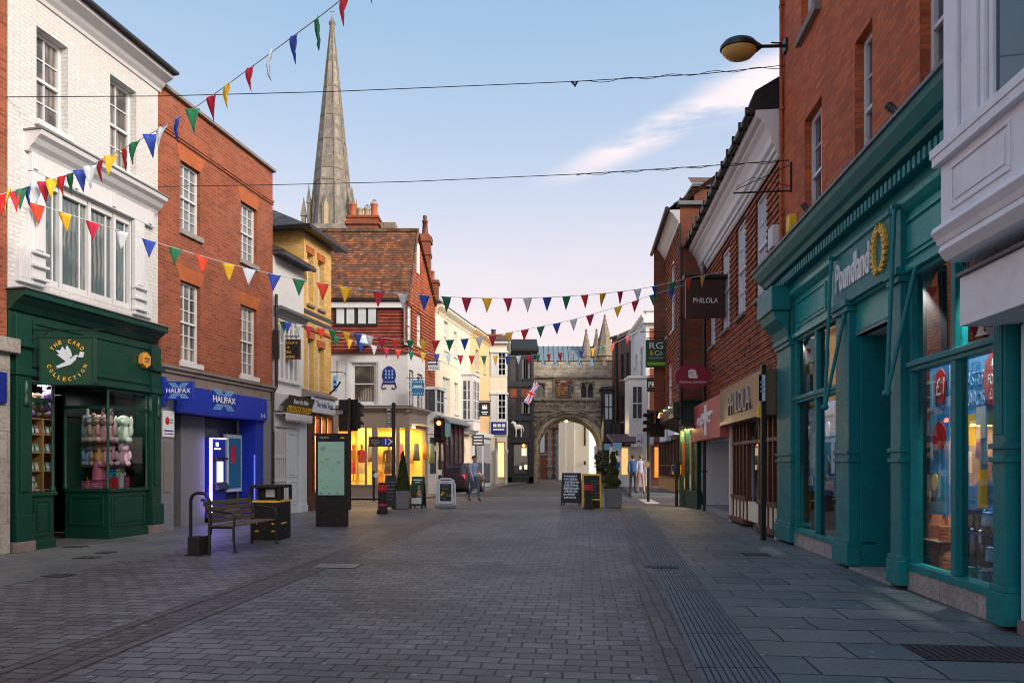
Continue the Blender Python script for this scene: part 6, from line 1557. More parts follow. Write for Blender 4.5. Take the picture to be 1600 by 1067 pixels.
# garden tool rack
f = M(); xr = B.u(1508, -.3); Wr = B.u(1572, -.3)-xr
for z, y in ((1.25,.35),(.98,.30),(.70,.25)): f.box(0, Wr, y-.04, y+.05, z-.06, z+.06)
f.box(.0,.04,.3,.4,.27,1.3); f.box(Wr-.04,Wr,.3,.4,.27,1.3)
o = f.build('tool_rack', MT['blue_dark']); o.location = at(B, xr, 0, 0); o.rotation_euler = (0,0,rz(B)); tag(o, 'dark blue three tier rack of garden tools in the teal shop window', 'rack')
rnd = random.Random(5); hcols = ['steel','sky_blue','letter_white','blue_dark','teal']
names = ('first','second','third','fourth','fifth')
for t_, (z, y, tn) in enumerate(((1.25,.30,'top'),(.98,.25,'middle'),(.70,.20,'bottom'))):
    for i in range(5):
        m = M(); hc = hcols[(i+t_*2) % 5]
        m.tube([(0,0,-.02),(0,0,.10)], .013, 6, 0); m.prism([(-.03,-.03),(.03,-.03),(.035,-.12),(0,-.19),(-.035,-.12)], 'y', -.008, .008, 1); m.ball((0,0,.10), .017, m=0)
        o = m.build('garden_tool', [MT[hc], MT['steel']]); o.location = at(B, xr+.08+(Wr-.16)*i/4, y-.02, z); o.rotation_euler = (0, R(rnd.uniform(-6,6)), rz(B)); tag(o, '%s garden tool from the left on the %s tier of the blue rack' % (names[i], tn), 'garden tool', 'garden tools on the blue rack')
for i, (x, z) in enumerate(((Wr-.12,.86),(Wr-.05,.52),(.3,.44),(.55,.40))):
    m = M(); m.lathe([(.06,0),(.062,.01),(.05,.13),(.052,.135),(.03,.14)], n=14, smooth=False); m.tube([(.07,0,.06),(.15,0,.16)], .012, 6); m.tube([(-.07,0,.04),(-.12,0,.1),(-.06,0,.16)], .01, 6)
    o = m.build('watering_can', MT[('sky_blue','sky_blue','teal','poster_blue')[i]]); o.location = at(B, xr+x, .2, z if i < 2 else .27); o.rotation_euler = (0,0,rz(B)); tag(o, ('light blue watering can at the right end of the middle tier', 'light blue watering can at the right end below the bottom tier', 'teal watering can on the window bed under the rack', 'blue watering can on the window bed under the rack, right of the teal one')[i], 'watering can', 'watering cans in the teal shop window')
m = M(); m.box(0,.55,-.01,.01,1.0,1.6); o = m.build('white_banner', MT['letter_white']); o.location = at(B, B.u(1535, -.6), .6, .15); o.rotation_euler = (0,0,rz(B)); tag(o, 'white banner with dark script behind the tool rack', 'banner')
text(o, 'lettering', 'Joy', .3, 1.48, .26, .14, -.01, MT['black_matt'], .003, shear=.3)
m = M()
for i in range(6): m.ball((.1+.15*(i % 3), -.011, 1.12+.16*(i//3)), .03, .004, .035)
m.build('printed_shape', MT['red_paint'], o)
# awning arms
for px in (1288, 1384):
    x = B.u(px, .3); f = M(); f.tube([(x,-.2,4.52),(x+.02,-.30,2.30)], .026, 8); f.tube([(x+.34,-.12,3.7),(x+.04,-.30,2.32)], .026, 8); f.ball((x+.03,-.30,2.31), .05); f.tube([(x,-.14,4.5),(x,-.24,4.5)], .03, 8)
    B.part('awning_arm', f, MT['teal'])
# fixtures on the brick
q_ = B.q(1247, 343, .0); m = M(); m.box(-.10,.10,-.14,0,-.0,.30); m.prism([(-.10,-.0),(.10,-.0),(.05,-.1),(-.05,-.1)], 'y', -.10, 0); o = m.build('alarm_box', MT['yellow'], None, .015); q_ = B.q(1243, 362); o.location = at(B, q_[0], -.0, q_[1]); o.rotation_euler = (0,0,rz(B)); tag(o, 'yellow alarm box on the orange brick above the teal cornice', 'alarm box')
m = M(); m.tube([(0,-.03,0),(0,-.03,6.6)], .035, 8); 
for z in (1,3,5): m.box(-.06,.06,-.06,0,z,z+.05)
o = m.build('downpipe', MT['dark_red_brick']); o.location = at(B, .10, -.02, 5.25); o.rotation_euler = (0,0,rz(B)); tag(o, 'slim red painted pipe at the far corner of the orange brick wall', 'downpipe')
f = M(); x = B.u(1237); zb_ = B.z(1237, 300, .0); f.box(x-.02,x+.02,-.04,0,zb_,zb_+.55); f.tube([(x,-.02,zb_+.02),(x,-1.05,zb_+.02)], .016, 6); f.tube([(x,-.02,zb_+.5),(x,-1.0,zb_+.08)], .008, 5); f.tube([(x+.0,-.02,zb_+.1),(x,-.7,zb_+.3),(x,-1.0,zb_+.12)], .006, 5)
o = f.build('empty_sign_bracket', MT['black']); o.location = (*B.p0, 0); o.rotation_euler = (0,0,rz(B)); tag(o, 'empty black iron sign bracket projecting from the orange brick corner', 'bracket')
# street lamp
Yl = B.w2(B.u(1229)).y
P_ = lambda px, py, dy=0: P3(px, py, Yl+dy)
o = thing('street_lamp', 'wall mounted street lamp with black hood and amber glass bowl', 'street lamp', P_(1230, 72))
org = Vector(o.location); W_ = Yl/F
hc = P_(1155, 76)-org
m = M(); m.tube([P_(1231,72)-org, P_(1185,73)-org], .03, 8); m.box(-.06,.06,-.08,.08,-.12,.12); m.tube([P_(1222,68)-org, P_(1205,67)-org], .015, 6); m.build('arm', MT['black'], o)
m = M(); m.lathe([(.36,-.02),(.365,.0),(.35,.05),(.28,.13),(.15,.19),(.001,.21)], hc, 20, sx=1, sy=.7); m.tube([hc+Vector((.28,0,.02)), P_(1190,73)-org], [.13,.035], 10); m.build('hood', MT['black'], o)
m = M(); m.lathe([(.33,-.03),(.31,-.10),(.22,-.18),(.1,-.22),(.001,-.225)], hc, 20, sx=1, sy=.7); m.build('bowl', plain('amber_bowl', (.55,.36,.10), .25, var=.15), o)

# ---- rightmost white building
B = Bld('white_bay_building', 'white painted building with projecting panelled bay at the right edge of the picture', 'building', rpY(5.99), rpY(-4.0))
WB = B; L = B.L
B.wall(0, 9, MT['white_bay'], 8)
f = M(); PJ = .68; za, zb = 4.22, 7.9
f.box(0, 3.2, -PJ, 0, 3.58, za-.02)                       # apron
f.box(-.06, 3.26, -PJ-.07, 0, za-.02, za+.06); f.box(-.04,3.24,-PJ-.06,0,za-.10,za-.02)
panelled(f, .12, 1.05, 3.62, za-.12, -PJ, d=.015, inset=.05); panelled(f, 1.12, 2.4, 3.62, za-.12, -PJ, d=.015, inset=.05)
f.prism([(0,3.58),(-PJ-.05,3.58),(-PJ-.07,3.53),(-PJ-.03,3.47),(-PJ-.01,3.42),(0,3.42)], 'x', -.04, 3.24)
f.prism([(0,3.42),(-PJ-.0,3.42),(-PJ-.02,3.36),(-PJ+.04,3.28),(-PJ+.08,3.27),(0,3.27)], 'x', -.01, 3.2)
B.part('bay_apron', f, MT['white_bay'], .008)
f = M(); x0 = .0; f.box(x0, x0+.20, -PJ+.02, 0, za+.06, zb); f.box(x0+.22, x0+.36, -PJ+.05, 0, za+.06, zb); f.box(x0+.38, x0+.5, -PJ+.02, 0, za+.06, zb); f.box(x0+.52, x0+.57, -PJ+.04, -PJ+.16, za+.06, zb); f.box(x0+.59,x0+.64,-PJ+.07,-PJ+.16,za+.06,zb); f.box(.5,3.2,-PJ+.02,-PJ+.16,za+.06,za+.12); f.box(2.9,3.2,-PJ+.02,0,za+.06,zb); f.box(0,3.2,-PJ,0,zb,zb+.3)
bw = B.part('bay_window', f, MT['white_bay'], .006); g = M(); g.box(.1, 3.0, -PJ+.10, -.01, za+.06, zb); g.build('pane', glass_dark('bay_glass', (.01,.03,.035)), bw)
f = M(); f.box(-.12, 4, -.46, .0, 2.72, 3.16); B.part('fascia', f, MT['white_bay'], .006); f = M(); f.prism([(-.50,3.165),(-.50,3.19),(0,3.27),(0,3.165)], 'x', -.14, 4); B.part('lead_flashing', f, MT['lead'])
f = M()
for i in range(120):
    x = rnd.uniform(-.1,1.2); y = rnd.uniform(-.45,-.1); f.tube([(x,y,3.2),(x+rnd.uniform(-.08,.08),y+rnd.uniform(-.08,.04),3.2+rnd.uniform(.08,.14))], .0022, 3, 0, False)
B.part('bird_spikes', f, MT['steel'])
f = M(); f.box(.02, .22, -.03, 0, .12, 2.7); B.part('pilaster', f, MT['white_bay'], .006); f = M(); f.box(-.0, .25, -.05, 0, 0, .12); B.part('plinth', f, MT['stone_band'])
f = M(); f.face([(.3,-.01,.5),(3,-.01,.5),(3,-.01,2.6),(.3,-.01,2.6)]); B.part('shop_window', f, MT['glass'])

# ---- tile-hung building with white coved cornice
B = Bld('tile_hung_building', 'tile-hung two storey building with deep white coved eaves beyond the teal shop', 'building', rp(1098), rp(1221.5))
TH = B; L = B.L; H = 8.3
for px0, px1, t, b in ((1110,1118,436,545),(1129,1141,398,522),(1152,1166,358,500),(1182,1199,316,472)):
    B.sash(B.rect(px0, px1, t, b), 2, 2, rec=.03, frame='white', glass='glass_pale', sill='stone_band', fw=.06, silld=.1)
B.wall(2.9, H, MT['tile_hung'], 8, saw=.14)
B.cornice(7.42, -.25, L+.04, [(.05,0),(.09,.04),(.09,.10),(.14,.13),(.14,.22),(.20,.27),(.22,.42),(.30,.58),(.38,.66),(.38,.72),(.46,.76),(.50,.80),(.50,.92)], 'white', 'coved_cornice')
f = M(); f.prism([(-.60,8.34),(-.60,8.42),(3.6,11.2),(8,8.4)], 'x', -.3, L-.02); B.part('roof', f, MT['slate'])
f = M(); f.tube([(-.35,-.58,8.36),(L+.02,-.58,8.36)], .075, 8)
for i in range(16): x = -.3+(L+.2)*i/15; f.box(x-.03, x+.03, -.67, -.50, 8.28, 8.46)
B.part('gutter', f, MT['black'])
f = M(); f.prism([(-.66,8.3),(-.50,8.75),(.4,9.25),(1.2,9.3),(1.2,8.3)], 'x', L-.42, L-.005); B.part('lead_verge', f, MT['black_matt'], .02)
ux = B.u(1147)
# left: red fascia and recess
zr0, zr1 = B.z(1100, 700, .3), B.z(1100, 627, .3)
f = M(); f.box(.02, ux-.02, -.35, .1, 2.15, 3.25); fs = B.part('red_fascia', f, MT['pinkred'], .01)
cu, cz = ux*.5, 2.72
t = text(fs, 'lettering', 'epic', cu-.1, cz, ux*.48, .42, -.35, MT['letter_white'], .02, off=.02); f = M(); f.box(cu+ux*.02, cu+ux*.08, -.365, -.35, cz-.45, cz+.42); f.box(cu-ux*.1, cu+ux*.28, -.364, -.35, cz+.1, cz+.2); f.build('printed_mark', MT['letter_white'], fs)
f = M(); f.box(.02, .18, -.1, .3, 0, 2.15); f.box(ux-.14, ux, -.1, .3, 0, 2.15); B.part('white_post', f, MT['white'], .006)
f = M(); f.box(.18, ux-.14, 1.4, 1.45, .15, 2.15); f.box(.18, .22, 0, 1.4, .15, 2.15); B.part('lobby_wall', f, MT['white_render']); f = M(); f.box(.9, ux-.3, 1.36, 1.40, .15, 2.1); B.part('door', f, MT['granite'], .01)
f = M(); f.box(.18, ux-.14, -.1, 1.4, 0, .15); B.part('step', f, MT['granite'], .01)
f = M(); f.box(0, ux, .1, 1.45, 2.16, 2.3); B.part('lobby_ceiling', f, MT['white_render']); f = M(); f.box(0, .06, .05, 3, 0, 2.95); B.part('party_wall', f, MT['dark'])
# right: bronze fascia and brown shopfront
f = M(); f.box(ux+.02, L-.04, -.36, .1, 2.42, 3.32); fb = B.part('bronze_fascia', f, MT['bronze'], .008)
text(fb, 'lettering', 'PHILOLA', ux+(L-ux)*.52, 2.86, (L-ux)*.5, .5, -.36, MT['steel'], .03)
f = M(); f.box(ux, L, 1.0, 1.05, 0, 2.45); B.part('shop_interior', f, MT['dark'])
f = M(); xs_ = [ux+.14+(L-ux-.2)*k/11 for k in range(12)]
for i, x in enumerate(xs_):
    if i in (5,6): continue
    f.box(x-.045, x+.045, -.06, .04, .12, 2.42)
f.box(ux+.1, xs_[4]+.05, -.10, .05, .60, .70); f.box(xs_[7]-.05, L-.05, -.10, .05, .60, .70); f.box(ux+.1, xs_[4]+.05, -.16, .05, .06, .16); f.box(xs_[7]-.05, L-.05, -.16, .05, .06, .16); f.box(ux+.1, L-.05, -.08, .05, 1.92, 2.0)
B.part('shopfront_bars', f, MT['brown_paint'], .006)
f = M(); f.box(xs_[4]+.06, xs_[7]-.06, .10, .14, .1, 2.3); d_ = B.part('door', f, MT['brown_paint'], .006); f = M(); f.box(xs_[4]+.16, xs_[7]-.16, .09, .10, .6, 2.1); f.build('pane', MT['glass'], d_)
f = M(); f.box(xs_[5]-.02,xs_[6]+.05,.08,.09,1.5,1.9); f.box(xs_[5]-.02,xs_[6]+.02,.08,.09,.95,1.2); f.build('notice', MT['f_white'], d_)
f = M(); f.face([(ux+.1,.03,.1),(L-.05,.03,.1),(L-.05,.03,2.42),(ux+.1,.03,2.42)]); B.part('pane', f, MT['shopglass2'])
f = M(); f.box(ux-.0, ux+.10, -.12, .1, 0, 2.42); f.box(L-.10, L-.0, -.12, .05, 0, .6); f.box(ux+.1,L-.05,-.04,.05,.16,.60); B.part('cream_post', f, MT['cream'])
q_ = B.q(1217, 365); m = M(); m.box(-.16,.16,-.16,0,0,.42); m.box(-.32,-.17,-.1,0,-.05,.5,1); o = m.build('meter_box', [MT['white_render'], MT['black']], None, .01); q_ = B.q(1219, 387); o.location = at(B, q_[0]-.05, -.02, q_[1]); o.rotation_euler = (0,0,rz(B)); tag(o, 'white plastic box beside a dark one on the tile-hung wall', 'meter box')

# ---- further tile-hung house with end wall facing us, chimney blocks, green shop under it
Ye = 21.7
E3 = Bld('end_wall_house', 'narrow tile-hung house with lead capped end wall above a green shopfront', 'building', (gx(1062.5, Ye), Ye), (gx(1097.5, Ye), Ye))
B = E3; L = B.L
def ze(py): return CH-(py-HY)/F*Ye
ztop = ze(322)
B.wall(2.95, ztop, MT['orange_wall'], 4, sides=False)
S = Bld('side', None, None, (gx(1062.5,Ye)+.104*4.6, Ye+4.6), (gx(1062.5,Ye), Ye))
for w in ((1037.5,1042,443,532),(1048,1054,420,520),(1044,1050,570,640)): S.sash(S.rect(*w), 1, 2, rec=.04, glass='glass_pale', silld=.04)
S.L = (S.p1-S.p0).length
S.wall(2.95, ztop-.1, MT['tile_hung'], 3, saw=.14, sides=False, back=False, name='tile_hung_wall')
S.cornice(ztop-.55, -.02, S.L+.0, [(.03,0),(.05,.08),(.10,.14),(.22,.32),(.30,.38),(.32,.44)], 'white', 'coved_cornice')
f = M(); f.tube([(-.1,-.42,ztop-.1),(S.L+.1,-.42,ztop-.1)], .07, 8); S.part('gutter', f, MT['black'])
f = M(); f.face([(-.1,-.40,ztop-.08),(S.L+.0,-.40,ztop-.08),(S.L,2.2,ztop+1.7),(.9,2.2,ztop+1.7)]); S.part('roof', f, MT['roof_brown'])
z5 = 3.0
f = M(); f.box(-.1, S.L+.05, -.22, -.02, 2.92, 3.42); gf = S.part('green_fascia', f, MT['green'], .01); f = M(); f.prism([(-.22,2.92),(0,2.92),(.6,2.75),(.6,2.6)], 'x', 0, S.L); S.part('soffit', f, MT['dark'])
f = M()
for x in (1.2, 2.6, 3.9): f.ball((x,-.26,3.3), .022)
S.part('fascia_lamp', f, emis('fascia_glow', (1,.7,.35), 4))
flatten(S, B)
f = M(); f.box(-.08, L+.06, -.12, .2, ztop, ztop+.14); f.prism([(-.12,ztop+.14),(.6,ztop+.32),(.6,ztop+.14)], 'x', -.08, L+.06); B.part('lead_cap', f, MT['lead'], .02)
f = M(); f.box(L-.12, L+.85, .55, 1.6, ztop-2.2, ze(282)); B.part('stack', f, MT['orange_wall']); f = M(); f.box(L-.2, L+.93, .45, 1.7, ze(282), ze(282)+.08); B.part('lead_cap', f, MT['lead'])
f = M(); zz = ze(282)+.08; f.raw([(L-.25,.4,zz),(L+1.1,.4,zz),(L+1.4,2.6,zz+1.1),(L+.2,2.6,zz+1.1)], [(0,1,2,3)]); f.raw([(-.0,.9,ztop+.2),(L-.2,.6,ztop+.4),(L-.2,2.4,ztop+1.2),(.6,2.4,ztop+1.2)], [(0,1,2,3)]); B.part('hip_roof', f, MT['roof_brown'])
f = M(); f.box(0, L-.02, -.10, .1, ze(662), ze(628)); f.box(-.02, L, -.14, .1, ze(628), ze(625)); B.part('end_fascia', f, MT['green'], .008)
# canted green shop under it
f = M(); Y0 = 22.5
B2 = Bld('g', None, None, (gx(1064,23.4), 23.4), (gx(1092,21.8), 21.8))
LL = B2.L
f = M(); f.box(0, LL, -.06, .25, 0, .52)
for x in (0, LL*.32, LL*.68, LL-.10): f.box(x, x+.10, -.06, .08, .52, 2.7)
f.box(0, LL, -.08, .1, .50, .58); f.box(0, LL, -.05, .2, 2.6, 2.75)
B2.part('shopfront', f, MT['green'], .006); f = M(); f.face([(0,0,.5),(LL,0,.5),(LL,0,2.7),(0,0,2.7)]); B2.part('pane', f, MT['shopglass'])
f = M(); f.box(0, LL, .9, .95, .5, 2.7); f.box(0,LL,.1,.9,.48,.5); B2.part('shop_interior', f, MT['warm']); f = M(); f.box(0,LL,.0,1,2.76,2.9); B2.part('soffit', f, MT['dark'])
f = M(); f.box(LL*.05,LL*.25,-.01,.0,1.0,2.2); f.ball((LL*.5,.4,2.0), .1,.1,.12); f.lathe([(.1,1.1),(.16,1.3),(.14,1.6),(.18,1.85),(.05,1.95)], (LL*.5,.4,0), 10); B2.part('dressed_bust', f, plain('warm_cloth', (.55,.14,.06), .9))
flatten(B2, B)
lt = bpy.data.lights.new('shop_lamp', 'AREA'); lt.energy = 120; lt.color = (1,.62,.22); lt.size = .5; lo = bpy.data.objects.new('shop_lamp', lt); COL.objects.link(lo); lo.location = (gx(1079,22.9), 22.85, 2.6)
for px, Y, lab in ((1100.5, 21.0, 'tall black downpipe between the tile-hung building and the green shop'), (1063.5, 21.5, 'black downpipe at the near corner of the narrow tile-hung house')):
    m = M()
    if px > 1090: m.tube([(0,0,.0),(0,0,8.1)], .055, 8)
    else: m.tube([(0,0,9.0),(0,0,2.9),(.1,-.1,2.75),(.62,-.3,2.5)], .05, 8)
    for z in (1.2,4.0,6.2): m.box(-.08,.08,-.07,.07,z if px > 1090 else z+2,(z if px > 1090 else z+2)+.05)
    o = m.build('downpipe', MT['black']); o.location = (gx(px,Y), Y, 0); tag(o, lab, 'downpipe')

# ---- brown shop beyond the side street
B = Bld('brown_shop', 'brown timber windowed shop with orange plinth across the side street', 'building', (gx(1030.5, 38), 38), (gx(1066, 30.8), 30.8))
L = B.L
B.wall(3.0, 8.6, MT['brown_brick'], 5)
f = M(); f.box(0, L, -.04, .3, .09, .75); B.part('plinth', f, MT['wood_light'])
f = M()
for i in range(8): x = (L-.14)*i/7; f.box(x, x+.14, -.06, .1, .75, 2.7)
f.box(0, L, -.05, .1, 1.3, 1.36); f.box(0,L,-.1,.1,.72,.8); f.box(0,L,-.06,.1,2.6,3.0)
B.part('shopfront', f, MT['brown_paint'], .006); f = M(); f.face([(0,.02,.75),(L,.02,.75),(L,.02,2.7),(0,.02,2.7)]); B.part('pane', f, MT['glass'])
f = M(); f.box(L*.3, L*.62, -.3, -.06, 2.55, 3.1); f.box(L*.72, L, -.34,-.06,2.75,3.3); B.part('name_board', f, MT['f_white'])
S0 = B
# ---- white house with oriel
Yw = 41.0
B = Bld('white_oriel_house', 'tall white house with square oriel bay and moulded parapet across the side street', 'building', (gx(1009, Yw), Yw), (gx(1042, Yw), Yw))
L = B.L
def zw(py): return CH-(py-HY)/F*Yw
S = Bld('s', None, None, (gx(984, 48.0), 48.0), (gx(1009, Yw), Yw)); S.L = (S.p1-S.p0).length
for w in ((992,995,556,575),(1000,1004,545,590)): S.sash(S.rect(*w), 1, 2, rec=.05, glass='glass')
S.wall(.09, zw(500), MT['white_render'], 4, sides=False, back=False)
B.wall(.09, zw(500), MT['white_render'], 5, sides=False)
S.cornice(zw(500)-.1, 0, S.L+.2, [(.05,0),(.1,.1),(.25,.25),(.3,.4)], 'white', 'cornice')
f = M(); f.box(-.2, L, -.3, .3, zw(506), zw(500)); f.box(0, L, -.1, .3, zw(500), zw(486)); f.box(-.1, L, -.2, .3, zw(487), zw(485)); B.part('parapet', f, MT['white'], .02)
f = M(); f.box(.25, L, -.03, 0, zw(536), zw(513)); f.box(.25, L-.0, -.02, 0, zw(690), zw(575)); B.part('brick_panel', f, MT['orange_wall'])
flatten(S, B)
f = M(); za, zb = zw(693), zw(594); x0, x1 = gx(983,Yw-.9)-B.p0.x, gx(1013,Yw-.9)-B.p0.x
f.box(x0, x1, -.9, .6, za, zw(655)); f.box(x0-.08, x1+.08, -1.0, .6, zb, zb+.15); f.box(x0,x1,-.9,.6,zw(607),zb)
for a_, b_ in ((x0,x0+.22),(x0+.75,x1)): f.box(a_, b_, -.9, .6, zw(655), zw(607))
f.box(x0+.22,x0+.75,-.88,-.8,zw(632)-.03,zw(632)+.03); f.box(x0+.46,x0+.50,-.87,-.8,zw(655),zw(607)); f.box(x0+.18,x0+.8,-.93,-.88,zw(656)-.05,zw(656)+.02)
for k in range(4): f.box(x0+.01, x1-.01, -.912, -.9, za+.3*k+.1, za+.3*k+.12)
ob = B.part('oriel_bay', f, MT['white'], .006); g = M(); g.box(x0+.2, x0+.77, -.85, .3, zw(655), zw(607)); g.build('pane', MT['glass'], ob)
f = M(); f.box(.3, L, -.12, 0, .09, 2.8); sf_ = B.part('shopfront', f, MT['brown_paint']); f = M(); f.box(.5, L-.3, -.14, -.12, .6, 2.4); f.build('lit_pane', emis('orange_shop_glow', (1,.38,.06), .55), sf_)
f = M(); f.box(x0-1.0, x0+.6, -1.9, .3, .1, 2.4); B.part('white_porch', f, MT['white']); f = M(); f.box(x0-.6, x0-.25, -1.95, -1.9, .8, 2.3); B.part('lit_pane', f, emis('porch_glow', (1,.55,.2), .6))
f = M(); f.prism([(-2.6,2.55),(-2.6,2.65),(0,3.2),(0,3.1)], 'x', x0-1.2, L); B.part('awning', f, MT['maroon'])
# ---- red-brown terrace to the gate
for nm, lab, pa, Ya, pb, Yb_, H, mt in (('dark_brick_house', 'dark brown brick house between the red brick and white houses near the gate', 968, 49.4, 985, 47.4, 10.4, 'brown_brick'), ('red_brick_house', 'narrow red brick house against the right side of the stone gate', 956.5, 50.3, 968, 49.4, 10.6, 'orange_wall')):
    B = Bld(nm, lab, 'building', (gx(pa,Ya),Ya), (gx(pb,Yb_),Yb_))
    B.L = (B.p1-B.p0).length
    for k, (za, zb) in enumerate(((7.4,9.2),(4.4,6.2))):
        if nm[0] == 'd': B.sash((B.L*.12,B.L*.40,za,zb), 1, 2, rec=.1, frame='navy', glass='glass'); B.sash((B.L*.62,B.L*.9,za,zb), 1, 2, rec=.1, frame='navy', glass='glass')
    B.wall(.09, H, MT[mt], 5); B.bx('gutter', 'black', -.05, B.L, -.2, .02, H-.05, H+.1); f = M(); f.prism([(0,H+.1),(2,H+1.0),(5,H)], 'x', 0, B.L); B.part('roof', f, MT['roof_tile'])
    f = M(); f.box(.05, B.L-.05, -.06, 0, .1, 2.7); B.part('shopfront', f, MT['brown_paint'])
m = M(); m.tube([(0,0,.1),(0,0,10.0)], .13, 8); m.box(-.3,.3,-.3,.3,0,4.2); o = m.build('downpipe', MT['black']); o.location = (gx(962.5,48.6), 48.6, .05); tag(o, 'thick black pipe and casing beside the stone gate, on the red brick house', 'downpipe')
B = Bld('navy_bay', 'navy blue timber oriel bay hanging on the right side of the stone gate', 'bay window', (gx(942,49.3),49.3), (gx(958,49.3),49.3)); L = B.L
zz = lambda py: CH-(py-HY)/F*49.3
f = M(); f.box(0, L, -.3, 1.1, zz(690), zz(655)); f.box(-.15, L, -.45, 1.1, zz(610), zz(605)); f.box(0,L,-.3,1.1,zz(616),zz(610)); f.box(0,.12,-.3,1.1,zz(655),zz(616)); f.box(L-.12,L,-.3,1.1,zz(655),zz(616)); f.box(L/2-.03,L/2+.03,-.3,-.2,zz(655),zz(616)); f.box(0,L,-.3,-.2,zz(636)-.03,zz(636)+.03); B.part('timber_frame', f, MT['navy'], .01)
f = M(); f.face([(0,-.25,zz(655)),(L,-.25,zz(655)),(L,-.25,zz(616)),(0,-.25,zz(616))]); B.part('pane', f, MT['glass_pale'])

# ---- hanging signs on the right
def hsign(name, label, px0, px1, pt, pb, Y, mat, right_px, th=.04, frame=None):
    o = thing(name, label, 'sign', (gx(px0, Y), Y, 0))
    W = (px1-px0)/F*Y; za, zb = CH-(pb-HY)/F*Y, CH-(pt-HY)/F*Y
    m = M(); m.box(0, W, -th, th, za, zb); m.build('sign_board', MT[mat], o, .006)
    wr = (right_px-px0)/F*Y
    m = M(); m.tube([(.02,0,zb+.07),(wr,0,zb+.07)], .014, 6)
    for x in (.08, W-.08): m.tube([(x,0,zb),(x,0,zb+.07)], .008, 5)
    m.build('bracket', MT['black'], o)
    return o, W, za, zb
o, W, za, zb = hsign('hanging_sign', 'square dark brown sign with thin pale lettering and black canopy above', 1071, 1133, 436, 497, 18.7, 'brown_sign', 1140)
text(o, 'lettering', 'PHILOLA', W/2, (za+zb)/2-.06, W*.62, .14, -.04, MT['letter_white'], .008)
m = M(); m.box(-.06, W+.04, -.14, .14, zb+.002, zb+.09); m.build('sign_canopy', MT['black'], o, .01)
o = thing('hanging_sign', 'oval crimson hearing clinic sign on a black bracket', 'sign', (gx(1082,19.9), 19.9, 0)); Y = 19.9
zc = CH-(588-HY)/F*Y; m = M(); st = [(gx(1110,Y)-gx(1082,Y))*math.cos(R(10*k)) for k in range(36)]
m.prism([(s_, zc+19.5/F*Y*math.sin(R(10*k))) for k, s_ in enumerate(st)], 'y', -.04, .04); m.build('sign_board', MT['ovalred'], o)
text(o, 'lettering', 'a', -.0, zc+.07, .28, .27, -.04, MT['letter_white'], .008, off=.04); text(o, 'lettering', 'Hearing specialist', .0, zc-.17, .76, .09, -.04, MT['letter_white'], .006)
m = M(); m.tube([(.45,0,zc+.2),(1.0,.1,zc+.2)], .014, 6); m.tube([(.45,0,zc-.2),(1.0,.1,zc-.2)], .014, 6); m.build('bracket', MT['black'], o)
o, W, za, zb = hsign('hanging_sign', 'dark green solicitors sign with white serif letters and lime stripe', 1009, 1041, 531, 574, 25.5, 'greenposter', 1052)
text(o, 'lettering', 'RG', W/2, zb-.22, W*.66, .25, -.04, MT['letter_white'], .008); text(o, 'lettering', '&', W*.28, zb-.49, W*.18, .17, -.04, MT['yellow'], .008); text(o, 'lettering', 'Co', W*.62, zb-.49, W*.38, .18, -.04, MT['letter_white'], .008); text(o, 'lettering', 'SOLICITORS', W/2, zb-.68, W*.7, .06, -.04, MT['f_white'], .006)
m = M(); m.box(.05, W-.05, -.046, -.04, za+.08, za+.19); m.build('lime_stripe', plain('lime', (.30,.50,.03), .5), o); m = M(); m.box(-.2,1.1,-.012,.012,zb+.28,zb+.30); m.tube([(-.2,0,zb+.29),(-.05,0,zb+.4)], .01, 5); m.build('scroll_bar', MT['black'], o)
o, W, za, zb = hsign('hanging_sign', 'small black sign with white capitals under the green solicitors sign', 1011, 1041, 590, 612, 27, 'black_matt', 1050)
text(o, 'lettering', 'PREZ', W*.42, (za+zb)/2, W*.7, .22, -.04, MT['letter_white'], .008)
o, W, za, zb = hsign('hanging_sign', 'white square sign with red oval mark above the pavement cafe', 994, 1002, 681, 697, 36, 'f_white', 1012); m = M(); m.ball((W/2,-.045,(za+zb)/2), .09,.01,.06); m.build('printed_mark', MT['red_paint'], o)
o, W, za, zb = hsign('hanging_sign', 'white wedge shaped sign with small dark ring beside the traffic light', 1004, 1021, 676, 695, 35, 'f_white', 1030); m = M(); m.ball((W/2,-.045,(za+zb)/2+.08), .07,.01,.09); m.build('printed_mark', MT['navy2'], o)
# ================================================================== STREET FURNITURE
def G(px, py): Y = gY(py); return (gx(px, Y), Y, 0)
# ---- bench
o = thing('bench', 'wooden slatted bench with black curled iron frame in front of the bank', 'bench', (-5.08, 11.42, 0), -math.atan(.2))
def frame(y):
    m = M()
    m.tube([(-.02,y,0),(.02,y,.22),(.06,y,.42),(.03,y,.60),(-.06,y,.84),(-.10,y,.88),(-.13,y,.86)], .022, 8)
    m.tube([(.50,y,0),(.47,y,.22),(.47,y,.42),(.49,y,.58),(.45,y,.65),(.36,y,.66),(.02,y,.70)], .020, 8)
    m.tube([(.05,y,.41),(.47,y,.42)], .02, 8); m.box(-.05,.03,y-.03,y+.03,0,.012); m.box(.47,.54,y-.03,y+.03,0,.012)
    return m
for y in (0, 1.3): frame(y).build('iron_frame', MT['black'], o)
for i in range(4):
    m = M(); z = .48+.095*i; m.box(-.015-.035*i, .005-.035*i, -.03, 1.33, z, z+.078); m.xform(Matrix.Translation((.04,0,0))); m.build('back_slat', MT['wood'], o, .004)
for i in range(5):
    m = M(); x = .06+.085*i; m.box(x, x+.07, -.03, 1.33, .43, .455); m.build('seat_slat', MT['wood'], o, .004)
